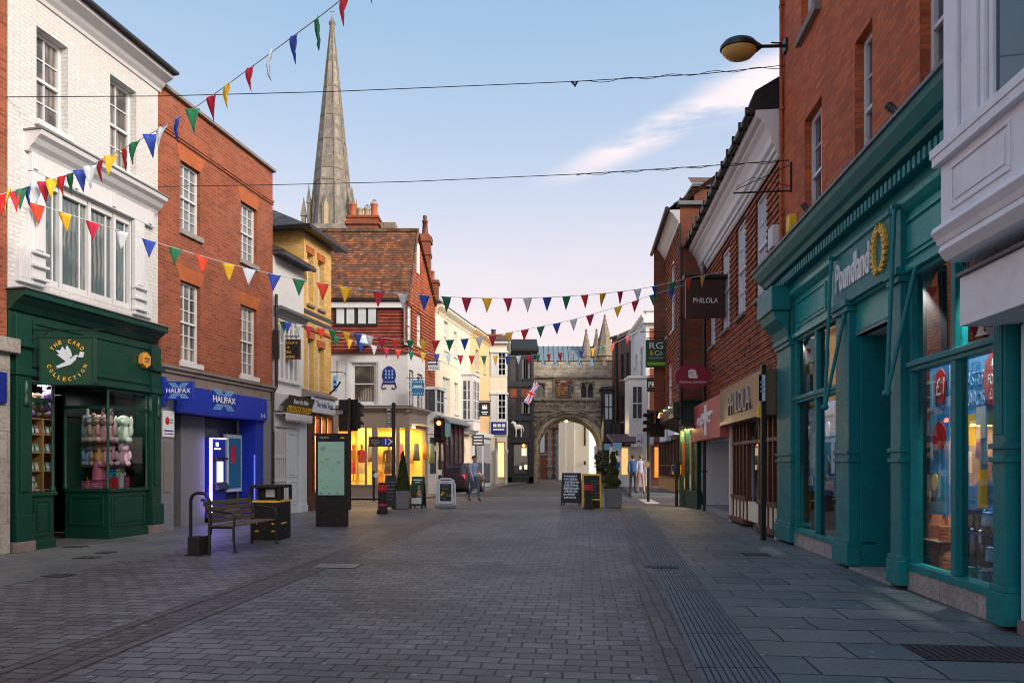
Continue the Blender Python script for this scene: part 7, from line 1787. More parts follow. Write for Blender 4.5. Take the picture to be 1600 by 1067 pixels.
# ---- hoop with box
p = (gx(298, 11.1), 11.1, 0)
o = thing('hoop_barrier', 'black tubular hoop standing left of the bench with a square base box', 'barrier', p, -math.atan(.2))
m = M(); m.tube([(0,0,0),(0,0,.88),(.03,0,.96),(.10,0,1.0),(.22,0,1.0),(.30,0,.96),(.34,0,.88),(.34,0,0)], .026, 10); m.build('hoop', MT['black'], o)
m = M(); m.box(.03,.24,-.12,.12,.02,.30); m.box(0,.27,-.15,.15,0,.02); m.box(.08,.19,-.125,-.12,.08,.24); m.build('base_box', MT['black_matt'], o, .01)
# ---- litter bin
o = thing('litter_bin', 'square black litter bin with gold band beside the bench', 'bin', (gx(419, 13.3), 13.45, 0), R(-4))
m = M(); m.box(-.29,.29,-.29,.29,0,.72); m.build('body', MT['black_matt'], o, .02)
m = M(); m.box(-.31,.31,-.31,.31,1.0,1.06); 
for x in (-.31,.25):
    for y in (-.31,.25): m.box(x,x+.06,y,y+.06,.76,1.0)
m.box(-.25,.25,-.05,.05,.76,1.0); m.build('hood', MT['black_matt'], o, .015)
m = M(); m.box(-.30,.30,-.30,.30,.72,.76); m.build('gold_band', MT['gold'], o, .006)
m = M(); m.box(-.08,.10,-.056,-.05,.82,.97); m.build('label', MT['f_white'], o)
m = M(); 
for x in (-.2,.14): m.box(x,x+.08,-.296,-.29,.16,.19); m.box(x,x+.05,-.296,-.29,.30,.33)
m.box(.29,.296,-.2,.05,.30,.33); m.build('gold_mark', MT['gold'], o)
# ---- map totem
YT = 16.0
o = thing('map_totem', 'tall black street map pillar with pale green map panel', 'map board', (gx(519, YT), YT, 0), R(-3))
zT = CH-(677-HY)/F*YT
m = M(); m.box(-.37,.37,-.07,.07,0,zT); m.build('pillar', MT['black_matt'], o, .008)
z0, z1 = CH-(773-HY)/F*YT, CH-(690-HY)/F*YT
m = M(); m.box(-.31,.31,-.078,-.07,z0,z1); mp_ = m.build('map_panel', MT['map_emit'], o)
m = M(); rnd = random.Random(2)
for k in range(16):
    x, z = rnd.uniform(-.26,.24), rnd.uniform(z0+.12,z1-.32); a_ = rnd.uniform(.015,.05); m.prism([(x+a_*math.cos(R(60*j)+k)*rnd.uniform(.6,1.2), z+a_*.8*math.sin(R(60*j)+k)) for j in range(6)], 'y', -.0810-.0002*k, -.078, k % 3)
for k in range(5): m.box(-.25, -.25+.16*rnd.uniform(.6,1), -.081, -.078, z1-.12-.022*k, z1-.112-.022*k, 3)
m.box(.0,.25,-.081,-.078,z1-.21,z1-.205,3)
for k in range(3): m.box(-.26+.2*k,-.22+.2*k,-.081,-.078,z0+.03,z0+.05,3)
m.build('map_print', [plain('map_green', (.30,.52,.16), .5), plain('map_blue', (.14,.45,.48), .5), plain('map_grey', (.36,.52,.48), .5), MT['navy2']], mp_)
text(o, 'lettering', 'High Street', -.16, zT-.10, .22, .045, -.07, MT['letter_white'], .003); m = M(); m.box(.22,.31,-.075,-.07,zT-.12,zT-.09); m.build('logo_mark', MT['gold'], o)
# ---- traffic lights
def signal(label, px, Y, ztop, pole_r=.055, heads=((0,0,0),), lit=None, base=0, extra=None):
    o = thing('traffic_light', label, 'traffic light', (gx(px, Y), Y, base))
    m = M(); m.tube([(0,0,0),(0,0,ztop+.12)], pole_r, 10); m.build('pole', MT['black'], o)
    for hx, hy, face in heads:
        m = M(); c = Matrix.Translation((hx, hy, ztop-.42)) @ Matrix.Rotation(face, 4, 'Z')
        m.box(-.14,.14,-.10,.10,-.42,.42); m.box(-.22,.22,.10,.115,-.50,.50)
        for k in (-.27,0,.27):
            m.tube([(0,-.10,k),(0,-.12,k)], .11, 12)
            n_ = 8; pts = [(.115*math.cos(R(-10+200*i/n_)), .115*math.sin(R(-10+200*i/n_))+k) for i in range(n_+1)]
            for (a0,b0),(a1,b1) in zip(pts, pts[1:]): m.face([(a0,-.10,b0),(a1,-.10,b1),(a1*.95,-.28,b1),(a0*.95,-.28,b0)])
        m.xform(c); h = m.build('signal_head', MT['black_matt'], o)
        if lit is not None and face == lit:
            m = M(); m.tube([(0,-.121,.27),(0,-.128,.27)], .09, 14); m.xform(c); m.build('red_lens', MT['red_emit'], h)
    return o
o = signal('dark traffic light facing away beside the map pillar', 546, 21.6, CH-(628-HY)/F*21.6, heads=((-.14,.18,R(180)),(.16,.1,R(150))))
m = M(); m.tube([(0,0,3.15),(-.62,0,3.18)], .02); m.build('side_arm', MT['black'], o); m = M(); m.box(-.42,-.2,-.03,.0,3.02,3.14,0); m.build('small_plate', MT['granite'], o)
o = signal('traffic light showing red in front of the cream house', 687, 27.9, CH-(656-HY)/F*27.9, heads=((-.0,-.2,0),), lit=0, base=.0)
m = M(); m.box(.16,.44,.02,.05,2.55,3.1); m.build('backing_board', plain('teal_board', (.22,.48,.52), .5), o); m = M(); m.box(-.09,.09,-.14,-.05,.98,1.2); m.build('push_button', MT['letter_white'], o)
o = signal('traffic light showing orange red by the green solicitors sign', 1013, 26.0, CH-(645-HY)/F*26.0, heads=((.38,-.2,0),(.06,-.16,R(-70))), lit=0)
m = M(); m.tube([(0,0,3.0),(.38,0,3.0)], .03); m.build('side_arm', MT['black'], o)
m = M(); m.lathe([(.001,0),(.13,0),(.13,.04),(.001,.04)], n=16, smooth=False); m.xform(Matrix.Translation((-.1,-.08,1.42)) @ Matrix.Rotation(R(90),4,'X')); m.build('round_plate', MT['steel'], o)
# ---- finger post
o = thing('finger_post', 'black finger post with stacked small fingers and a blue tipped pedestrian arrow', 'signpost', (gx(615,22.2), 22.2, 0)); zt_ = CH-(632-HY)/F*22.2
m = M(); m.tube([(0,0,0),(0,0,zt_)], .065, 10); m.ball((0,0,zt_), .075); m.build('post', MT['black'], o)
for k in range(5):
    m = M(); z = zt_-.16-.135*k; m.box(-.24,-.05,-.02,.02,z-.045,z+.045) if k else m.box(-.33,-.05,-.02,.02,z-.045,z+.045); m.box(-.22,-.09,-.023,-.02,z-.02,z+.02,1); m.build('finger', [MT['black'], MT['f_white']], o)
z = CH-(690-HY)/F*22.2
m = M(); m.box(-.80,.0,-.09,-.066,z-.16,z+.16); ar_ = m.build('arrow_board', MT['black'], o)
m = M(); m.prism([(-.38,z-.12),(-.16,z-.12),(-.03,z),(-.16,z+.12),(-.38,z+.12)], 'y', -.096, -.09); m.build('blue_arrow', MT['blue'], ar_)
m = M(); m.prism([(-.17,z-.09),(-.15,z-.12),(-.01,z),(-.15,z+.12),(-.17,z+.09),(-.07,z)], 'y', -.10, -.096); m.ball((-.24,-.098,z+.07), .025,.005,.025); m.box(-.26,-.22,-.10,-.096,z-.09,z+.05); m.build('white_chevron', MT['letter_white'], ar_)
m = M(); m.box(-.74,-.46,-.095,-.09,z+.03,z+.07); m.box(-.70,-.42,-.095,-.09,z-.05,z-.01); m.box(-.62,-.52,-.095,-.09,z-.11,z-.08); m.build('print_lines', MT['granite'], ar_)
# ---- bollards
def bollard(label, px, Y, h, bands=None):
    o = thing('bollard', label, 'bollard', (gx(px,Y),Y,0), 0, 'black bollards with red bands')
    m = M(); m.lathe([(.17,0),(.165,.10),(.135,.14),(.125,.16),(.125,h-.03),(.10,h),(.001,h+.01)], n=16); m.build('post', MT['black_matt'], o)
    for z in (bands or (h-.24, .22)):
        m = M(); m.lathe([(.129,z),(.131,z+.01),(.131,z+(.17 if z > .3 else .07)),(.129,z+(.18 if z > .3 else .08))], n=16); m.build('red_band', MT['red_paint'], o)
bollard('black bollard with red bands at the foot of the planter and finger post', 597.5, 19.9, .90)
bollard('black bollard with red top in front of the yellow framed board', 919.5, 21.9, .84, (.60,))
# ---- boards
def aboard(label, px0, px1, pt, pb, frame_m, panel_m, lean=R(8), rz_=0, lines=0, legs=.08, fw=.05, hinge=True):
    Y = gY(pb); W = (px1-px0)/F*Y; Hh = (pb-pt)/F*Y
    o = thing('pavement_board', label, 'pavement sign', (gx((px0+px1)/2, Y), Y, 0), rz_)
    for s_, nm in ((1,'front_panel'),(-1,'rear_panel')):
        m = M(); m.box(-W/2, W/2, -.02, .02, legs, Hh); 
        for x in (-W/2, W/2-.05): m.box(x, x+.05, -.02, .02, 0, legs)
        m.xform(Matrix.Translation((0, (-1 if s_ > 0 else 1)*math.sin(lean)*Hh*.0, 0)) @ Matrix.Translation((0, (math.tan(lean)*Hh if s_ < 0 else 0)*2, 0)) @ Matrix.Rotation(-s_*lean, 4, 'X'))
        p_ = m.build(nm, MT[frame_m], o, .006)
        if s_ > 0:
            m = M(); m.box(-W/2+fw, W/2-fw, -.026, -.02, legs+fw, Hh-fw); m.xform(Matrix.Rotation(-lean, 4, 'X')); m.build('panel', MT[panel_m], p_)
            front = p_
    return o, W, Hh, front
def chalk(front, W, Hh, lean, rows, seed, x0=-.4, x1=.4, z0=.25, z1=.9, mat='f_white', hgt=.028):
    rnd = random.Random(seed); m = M()
    for r in range(rows):
        z = Hh*(z1-(z1-z0)*r/max(1, rows-1)); x = W*(x0+rnd.uniform(0,.08))
        while x < W*(x1-rnd.uniform(0,.15)):
            w = rnd.uniform(.02,.05); m.box(x, x+w, -.031, -.026, z-hgt*rnd.uniform(.3,.6), z+hgt*rnd.uniform(.3,.6)); x += w+rnd.uniform(.008,.02)
    m.xform(Matrix.Rotation(-lean, 4, 'X')); m.build('chalk_writing', MT[mat], front)
o, W, Hh, fr = aboard('tall black chalkboard with rows of white writing leaning back in mid street', 876, 906, 738, 790, 'chalk', 'chalk', R(11), R(-16), fw=.03, legs=.1); chalk(fr, W, Hh, R(11), 8, 1, hgt=.075)
o, W, Hh, fr = aboard('yellow framed chalkboard standing beside the tall black one', 910, 940, 740, 793.5, 'yellow', 'chalk', R(7), 0, fw=.06, legs=.02); chalk(fr, W, Hh, R(7), 6, 2, -.1, .36, .35, .8, 'lead')
m = M(); m.box(-W/2+.05, W/2-.05, -.034, -.02, .22*Hh, .27*Hh); m.xform(Matrix.Rotation(R(-7),4,'X')); m.build('cross_rail', MT['yellow'], fr); m = M(); m.box(-W/2+.06, W/2-.06, -.030, -.02, .02*Hh, .22*Hh); m.xform(Matrix.Rotation(R(-7),4,'X')); m.build('kick_panel', MT['black_matt'], fr)
o, W, Hh, fr = aboard('small black menu board standing left of the grey planter', 601, 618, 742, 796, 'chalk', 'chalk', R(6), 0, fw=.03); chalk(fr, W, Hh, R(6), 6, 3, -.35, .35, .3, .8, 'lead')
o, W, Hh, fr = aboard('green poster board with a person picture beside the grey planter', 640, 661, 744, 794, 'black_matt', 'greenposter', R(9), R(-14), fw=.02, legs=.08)
m = M(); m.box(-W*.4, W*.4, -.031, -.026, Hh*.14, Hh*.34); m.xform(Matrix.Rotation(R(-9),4,'X')); m.build('pale_print', MT['f_white'], fr)
m = M(); m.ball((.06,-.03,Hh*.66), .05,.005,.06); m.prism([(-.02,Hh*.40),(.17,Hh*.36),(.14,Hh*.56),(.05,Hh*.6)], 'y', -.032, -.026); m.xform(Matrix.Rotation(R(-9),4,'X')); m.build('person_print', MT['skin'], fr)
m = M(); m.ball((-.08,-.03,Hh*.4), .12,.005,.09); m.box(.04,.09,-.033,-.026,Hh*.72,Hh*.76); m.xform(Matrix.Rotation(R(-9),4,'X')); m.build('dark_print', MT['brown_paint'], fr)
m = M(); m.box(-W*.36,W*.36,-.031,-.026,Hh*.87,Hh*.91); m.box(-W*.2,W*.2,-.031,-.026,Hh*.80,Hh*.83); m.xform(Matrix.Rotation(R(-9),4,'X')); m.build('print_lines', MT['letter_white'], fr)
# swing sign, rounded white frame
Y = gY(793); W = 29/F*Y; Hh = 45/F*Y
o = thing('pavement_board', 'white framed swing sign with rounded top and dark food poster', 'pavement sign', (gx(696.5,Y), Y, 0), R(-4))
m = M(); m.tube([(-W/2,0,.1),(-W/2,0,Hh*.8),(-W/2+.06,0,Hh*.95),(-W/2+.15,0,Hh),(W/2-.15,0,Hh),(W/2-.06,0,Hh*.95),(W/2,0,Hh*.8),(W/2,0,.1)], .028, 8); m.build('frame', MT['f_white'], o)
m = M(); m.box(-W/2-.02,W/2+.02,-.2,.2,0,.10); m.build('base', MT['granite'], o, .02)
m = M(); m.box(-W/2+.05,W/2-.05,-.02,.02,.14,Hh-.05); pn = m.build('panel', MT['f_white'], o, .01)
m = M(); m.box(-W/2+.12,W/2-.12,-.026,-.02,.22,Hh-.16); m.build('poster', MT['chalk'], pn)
m = M(); rnd = random.Random(8)
for k in range(14): m.ball((rnd.uniform(-.16,.16),-.027,rnd.uniform(.28,.52)), rnd.uniform(.02,.05),.004,rnd.uniform(.02,.04), k % 3)
for k in range(6): m.box(-.13,.13*rnd.uniform(.3,1),-.029,-.026,.60+.045*k,.615+.045*k,3)
m.build('poster_print', [MT['f_yel'], MT['f_green'], MT['terracotta'], MT['lead']], pn)
# ---- planters
def conefn(h, r0, z0, spiral=0):
    def fn(rnd):
        while True:
            t = rnd.random()**1.5; a_ = rnd.uniform(0, 2*math.pi)
            rr = r0*(1-t)**.85
            if spiral:
                ph = (a_/(2*math.pi)+t*3.4) % 1.0
                rr = r0*(1-t*.8)*(.32+.75*math.sin(math.pi*ph)**1.2)
            rr = rr*rnd.uniform(.78, 1.06)+.01
            return Vector((rr*math.cos(a_), rr*math.sin(a_), z0+h*t)), None
    return fn
def planter(label, px, Y, px0, px1, ptub, ptop, spiral, gold=False):
    o = thing('planter', label, 'planter', (gx(px,Y), Y, 0)); W = (px1-px0)/F*Y/2; zt = CH-(ptub-HY)/F*Y; zz = CH-(ptop-HY)/F*Y
    m = M(); m.prism([(-W*.92,0.02),(W*.92,.02),(W,zt),(-W,zt)], 'y', -W, W); m.box(-W*1.04,W*1.04,-W*1.04,W*1.04,zt-.06,zt); m.box(-W*.9,W*.9,-W*.9,W*.9,0,.03); m.build('tub', MT['grey_tub'], o, .01)
    m = M(); m.box(-W*.9,W*.9,-W*.9,W*.9,zt,zt+.012); m.build('soil', MT['brown_paint'], o)
    m = M(); m.tube([(0,0,zt),(0,0,zz-.1)], [.035,.01]); m.build('trunk', MT['wood'], o)
    leafball(5200 if not spiral else 6500, conefn(zz-zt-.02, W*.98, zt+.02, spiral), .034, 7).build('foliage', MT['leaf'], o)
    # dense inner core of shorter sprigs so the crown is not see-through
    return o
planter('grey square planter with clipped conical conifer by the finger post', 629.5, 21.9, 619, 640, 766, 706, 0)
planter('grey square planter with spiral clipped conifer right of the yellow board', 958, 22.6, 946, 971, 763, 706, 1)
# ---- posts on the right
o = thing('sign_post', 'tall black square post with white notice and yellow box in front of the brown shop', 'post', (gx(1192.5,13.2),13.2,0)); zt_ = CH-(570-HY)/F*13.2
m = M(); m.box(-.045,.045,-.045,.045,0,zt_); m.build('post', MT['black'], o, .006); m = M(); m.box(-.10,-.047,-.06,-.05,zt_-.70,zt_-.2); m.box(-.10,.02,-.06,-.05,zt_-.7,zt_-.2); nt_ = m.build('notice', MT['f_white'], o); m = M()
for k in range(3): m.box(-.08,-.0,-.064,-.06,zt_-.36-.09*k,zt_-.32-.09*k)
m.build('notice_print', MT['sky_blue'], nt_); m = M(); m.box(-.11,-.047,-.05,.05,zt_-1.02,zt_-.78); m.build('yellow_box', MT['yellow'], o, .01)
o = thing('push_button_post', 'black post with yellow sided push button box outside the green shop', 'post', (gx(1057,23.3),23.3,0)); m = M(); m.tube([(0,0,0),(0,0,1.55)], .055, 10); m.box(-.10,.10,-.08,.08,1.1,1.5); m.build('post', MT['black'], o)
for e in (-1,1): m = M(); m.box(e*.10,e*.15,-.06,.06,1.08,1.42); m.build('yellow_side', MT['yellow'], o)
m = M(); m.box(-.17,-.02,-.085,-.08,1.2,1.4); m.build('blue_panel', MT['blue_dark'], o)
o = thing('sign_post', 'slim black post with blue signs rising behind the spiral conifer planter', 'post', (gx(964,24.5),24.5,0)); m = M(); m.tube([(0,0,0),(0,0,2.2)], .045, 8); m.build('post', MT['black'], o)
m = M(); m.box(-.16,.16,-.06,-.05,1.92,2.2); m.build('blue_plate', MT['sky_blue'], o); m = M(); m.lathe([(.001,0),(.12,0),(.12,.02),(.001,.02)], n=16, smooth=False); m.xform(Matrix.Translation((0,-.05,1.62)) @ Matrix.Rotation(R(90),4,'X')); m.build('round_plate', MT['f_white'], o); m = M(); m.box(-.09,.09,-.07,-.05,1.3,1.5); m.build('blue_plate', MT['blue'], o)
for px, Y, h, lab in ((584, 26.4, 1.15, 'slim black post with a round white plate outside the lit corner shop'), (985, 30.5, 1.0, 'short black post on the kerb beside the blue coated person')):
    o = thing('slim_post', lab, 'post', (gx(px,Y),Y,0)); m = M(); m.tube([(0,0,0),(0,0,h)], .05, 8); m.ball((0,0,h), .06); m.build('post', MT['black'], o)
    if px < 900: m = M(); m.lathe([(.001,0),(.10,0),(.10,.03),(.001,.03)], n=14, smooth=False); m.xform(Matrix.Translation((.1,-.05,1.0)) @ Matrix.Rotation(R(90),4,'X')); m.build('round_plate', MT['f_white'], o)
o = thing('sign_plate', 'light blue square sign on the right foot of the stone gate', 'sign', (gx(949,47.5),47.5,.09)); m = M(); m.tube([(0,0,0),(0,0,2.7)], .04); m.build('post', MT['black'], o); m = M(); m.box(-.22,.22,-.05,-.03,2.25,2.7); m.build('plate', MT['sky_blue'], o)
m = M(); m.box(-.12,.12,-.04,0,1.6,2.6); m.box(-.1,.1,-.05,-.04,1.7,2.0,1); o = m.build('notice_board', [MT['letter_white'], MT['blue']]); o.location = (gx(931,50.3),50.3,.1); tag(o, 'small white and blue notice fixed to the right jamb of the stone gate', 'notice')
# ---- covers
def cover(label, px, py, w, d, mat, rz_=0, slots=0):
    x, y, _ = G(px, py); m = M(); m.box(-w/2, w/2, -d/2, d/2, -.01, .004); 
    m.box(-w/2-.02,w/2+.02,-d/2-.02,d/2+.02,-.01,.0025,1)
    for k in range(slots): xx = -w/2+w*(k+.5)/slots; m.box(xx-.012, xx+.012, -d/2+.03, d/2-.03, .004, .0065, 1)
    o = m.build('manhole_cover' if not slots else 'drain_grate', [mat, MT['rib_gap']]); o.location = (x, y, .003); o.rotation_euler = (0,0,rz_); tag(o, label, 'manhole cover' if not slots else 'drain grate')
MT['cover_pale'] = plain('worn_cover', (.18,.22,.25), .4, metal=.3, var=.2); MT['cover'] = plain('iron_cover', (.05,.045,.045), .6, var=.3)
cover('pale worn metal cover in the middle of the sett paving', 526, 884, .62, .38, MT['cover_pale'], R(-5)); cover('slotted drain grate across the ribbed drain strip', 1034, 886, .42, .22, MT['cover'], R(-8), 7)
cover('small rectangular iron cover on the right pavement outside the teal shop', 1181, 866, .36, .3, MT['cover'], R(-6)); cover('long lattice grate in the pavement at the near end of the teal shop', 1536, 1021, 1.0, .42, MT['cover'], R(-6), 16)
for px, py, lab in ((118, 854, 'small iron cover nearest the green shopfront'), (136, 871, 'small iron cover on the left pavement, second out from the green shop'), (92, 899, 'small dark iron cover where the left slabs meet the setts'), (166, 863, 'tiny iron cover on the left pavement below the green stall riser')):
    cover(lab, px, py, .30 if px != 166 else .2, .2, MT['cover'], R(-11))
# ---- overhead cables
def cable(label, pts, sag=None):
    m = M(); P = [P3(*p) for p in pts]; out = []
    for i in range(len(P)-1):
        for k in range(12):
            t = k/12; out.append(P[i].lerp(P[i+1], t))
    out.append(P[-1]); m.tube(out, .0075, 5); 
    return tag(m.build('overhead_cable', MT['black_matt']), label, 'cable', 'cables across the street'), P
o, P = cable('upper black cable strung across the street below the lamp', [(10,152,11.2),(250,150.5,11.6),(520,143.5,12.0),(893,128,12.6),(1100,116,12.9),(1229,102,13.0)])
m = M(); q_ = P3(898,130,12.6); m.tube([q_+Vector((-.06,0,.03)), q_+Vector((.0,0,-.04)), q_+Vector((.05,0,.03)), q_+Vector((.0,0,-.06))], .02, 6); m.build('cable_knot', MT['black_matt'], o)
m = M(); a_ = P3(893,128,12.6); b_ = P3(1229,102,13.0); m.tube([a_.lerp(b_, k/24)+Vector((0,0,.03*math.sin(k*1.3)-.03)) for k in range(25)], .006, 5); m.build('twisted_strand', MT['black_matt'], o)
o, P = cable('lower black cable strung across the street below the spire', [(243,292,14.7),(430,289,14.3),(640,284,13.9),(900,272.5,13.4),(1120,258.5,13.0),(1238,250,12.8)])
m = M(); a_ = P3(900,272.5,13.4); b_ = P3(1238,250,12.8); m.tube([a_.lerp(b_, k/24)+Vector((0,0,.02*math.sin(k*1.7)-.02)) for k in range(25)], .007, 5); m.build('twisted_strand', MT['black_matt'], o)
# ---- bunting
CK = {'r':'f_red','c':'f_crim','o':'f_oran','y':'f_yel','b':'f_blue','g':'f_green','w':'f_white'}
def bunting(label, pts, flags, w=.245, h=.33, wob=1.0, seed=1):
    rnd = random.Random(seed)
    P = [P3(*p) for p in pts]; pl = []
    for i in range(len(P)-1):          # smooth curve through the points
        p0, p1, p2, p3 = P[max(i-1,0)], P[i], P[i+1], P[min(i+2,len(P)-1)]
        for k in range(10):
            t = k/10; pl.append(.5*((2*p1)+(p2-p0)*t+(2*p0-5*p1+4*p2-p3)*t*t+(3*p1-p0-3*p2+p3)*t**3))
    pl.append(P[-1])
    m = M(); m.tube(pl, .006, 5); s_ = m.build('bunting', MT['f_white']); tag(s_, label, 'bunting', 'bunting strung over the street')
    px = [CX+p.x/p.y*F for p in pl]
    for fx_, c in flags:
        for i in range(len(pl)-1):
            a, b = px[i], px[i+1]
            if (a-fx_)*(b-fx_) <= 0 and a != b:
                t = (fx_-a)/(b-a); c0 = pl[i].lerp(pl[i+1], t); d_ = (pl[i+1]-pl[i]).normalized(); break
        else: continue
        if d_.x < 0: d_ = -d_
        sw = rnd.uniform(-.25,.15)*wob*.6; yaw = rnd.uniform(-.5,.5)*wob
        ac = Vector((d_.x*math.cos(yaw), d_.y*math.cos(yaw)+math.sin(yaw)*.8, d_.z)).normalized()
        dn = Vector((sw*.5+rnd.uniform(-.05,.05), rnd.uniform(-.3,.3)*min(1,wob)*.6, -1)).normalized()
        nn = ac.cross(dn).normalized()
        rows = 5; cv = rnd.uniform(-.03,.03)
        g = []
        for r in range(rows+1):
            t = r/rows; ww = w/2*(1-t)
            off = nn*(cv*math.sin(t*2.6))
            g.append([c0+ac*(ww*e)+dn*(h*t)+off+nn*(.012*wob*math.sin(e*3+t*4)) for e in (-1,-.33,.33,1)])
        m = M(); m.raw([p_ for q_ in g[:-1] for p_ in q_]+[g[-1][0]], [(r*4+k, r*4+k+1, r*4+k+5, r*4+k+4) for r in range(rows-1) for k in range(3)]+[(rows*4-4+k, rows*4-3+k, rows*4) for k in range(3)], 0, True)
        m.build('pennant', MT[CK[c]], s_).modifiers.new('thick', 'SOLIDIFY').thickness = .003
bunting('bunting rising steeply from the far left over the spire', [(-40,308,9.6),(5,303,10.0),(45,291,10.2),(124,266,10.0),(210,223,9.6),(300,171,9.0),(390,107,8.2),(458,57,7.5),(530,2,6.8),(600,-62,6.2),(680,-150,5.6)],
  [(5,'r'),(14,'y'),(23,'r'),(33,'g'),(45,'b'),(58,'w'),(69,'c'),(82,'y'),(97,'r'),(110,'g'),(125,'b'),(140,'w'),(157,'c'),(173,'y'),(194,'r'),(211,'g'),(234,'b'),(254,'w'),(277,'b'),(301,'g'),(330,'c'),(356,'y'),(391,'c'),(423,'w'),(459,'b'),(494,'g'),(540,'r'),(583,'y')], wob=1.7, seed=3, w=.19, h=.32)
bunting('long bunting sagging across the whole street from the white brick shop', [(30,314,11.4),(57,319,11.5),(145,347,11.8),(274,388,12.3),(389,420,12.8),(504,443,13.3),(629,459,14.0),(761,466,14.8),(885,463,15.7),(996,452,16.8),(1076,435,17.8),(1132,424,18.6)],
  [(57,'o'),(101,'y'),(145,'c'),(190,'w'),(233,'b'),(274,'g'),(315,'o'),(356,'y'),(389,'w'),(429,'b'),(467,'g'),(504,'o'),(539,'y'),(592,'c'),(629,'w'),(663,'b'),(697,'g'),(729,'c'),(761,'y'),(793,'c'),(824,'w'),(855,'b'),(885,'g'),(913,'r'),(942,'y'),(969,'c'),(996,'w'),(1022,'b'),(1050,'g'),(1076,'o'),(1098,'y')], wob=.8, seed=5)
bunting('middle bunting dipping from the tea room and rising to the brown sign', [(426,500,19.4),(447,503,19.4),(502,513,19.4),(560,522,19.4),(618,530,19.4),(681,532,19.4),(749,527,19.4),(820,515,19.3),(896,499,19.2),(966,479,19.1),(1021,460,19.0),(1100,436,18.9)],
  [(431,'y'),(443,'g'),(449,'b'),(466,'w'),(482,'c'),(502,'o'),(520,'g'),(541,'y'),(559,'b'),(578,'w'),(597,'c'),(618,'o'),(641,'g'),(661,'y'),(681,'r'),(703,'g'),(726,'b'),(749,'w'),(770,'c'),(796,'y'),(820,'r'),(845,'g'),(870,'b'),(896,'w'),(922,'c'),(966,'y'),(993,'r'),(1021,'g'),(1049,'b')], wob=.7, seed=6)
bunting('lowest bunting hanging in front of the gate and far houses', [(516,524,22.4),(545,530,22.6),(584,540,23),(642,549,23.8),(700,554,24.6),(756,556,25.4),(810,556,26.2),(857,553,27),(909,547,28),(957,537,29),(1000,515,30)],
  [(525,'g'),(546,'y'),(564,'b'),(584,'w'),(603,'c'),(622,'o'),(642,'g'),(661,'y'),(682,'b'),(700,'w'),(719,'c'),(737,'r'),(756,'g'),(774,'y'),(793,'b'),(810,'w'),(827,'c'),(840,'g'),(857,'r'),(875,'c'),(893,'w'),(909,'b'),(926,'y'),(942,'g'),(957,'o'),(980,'c')], wob=.7, seed=7, h=.36)

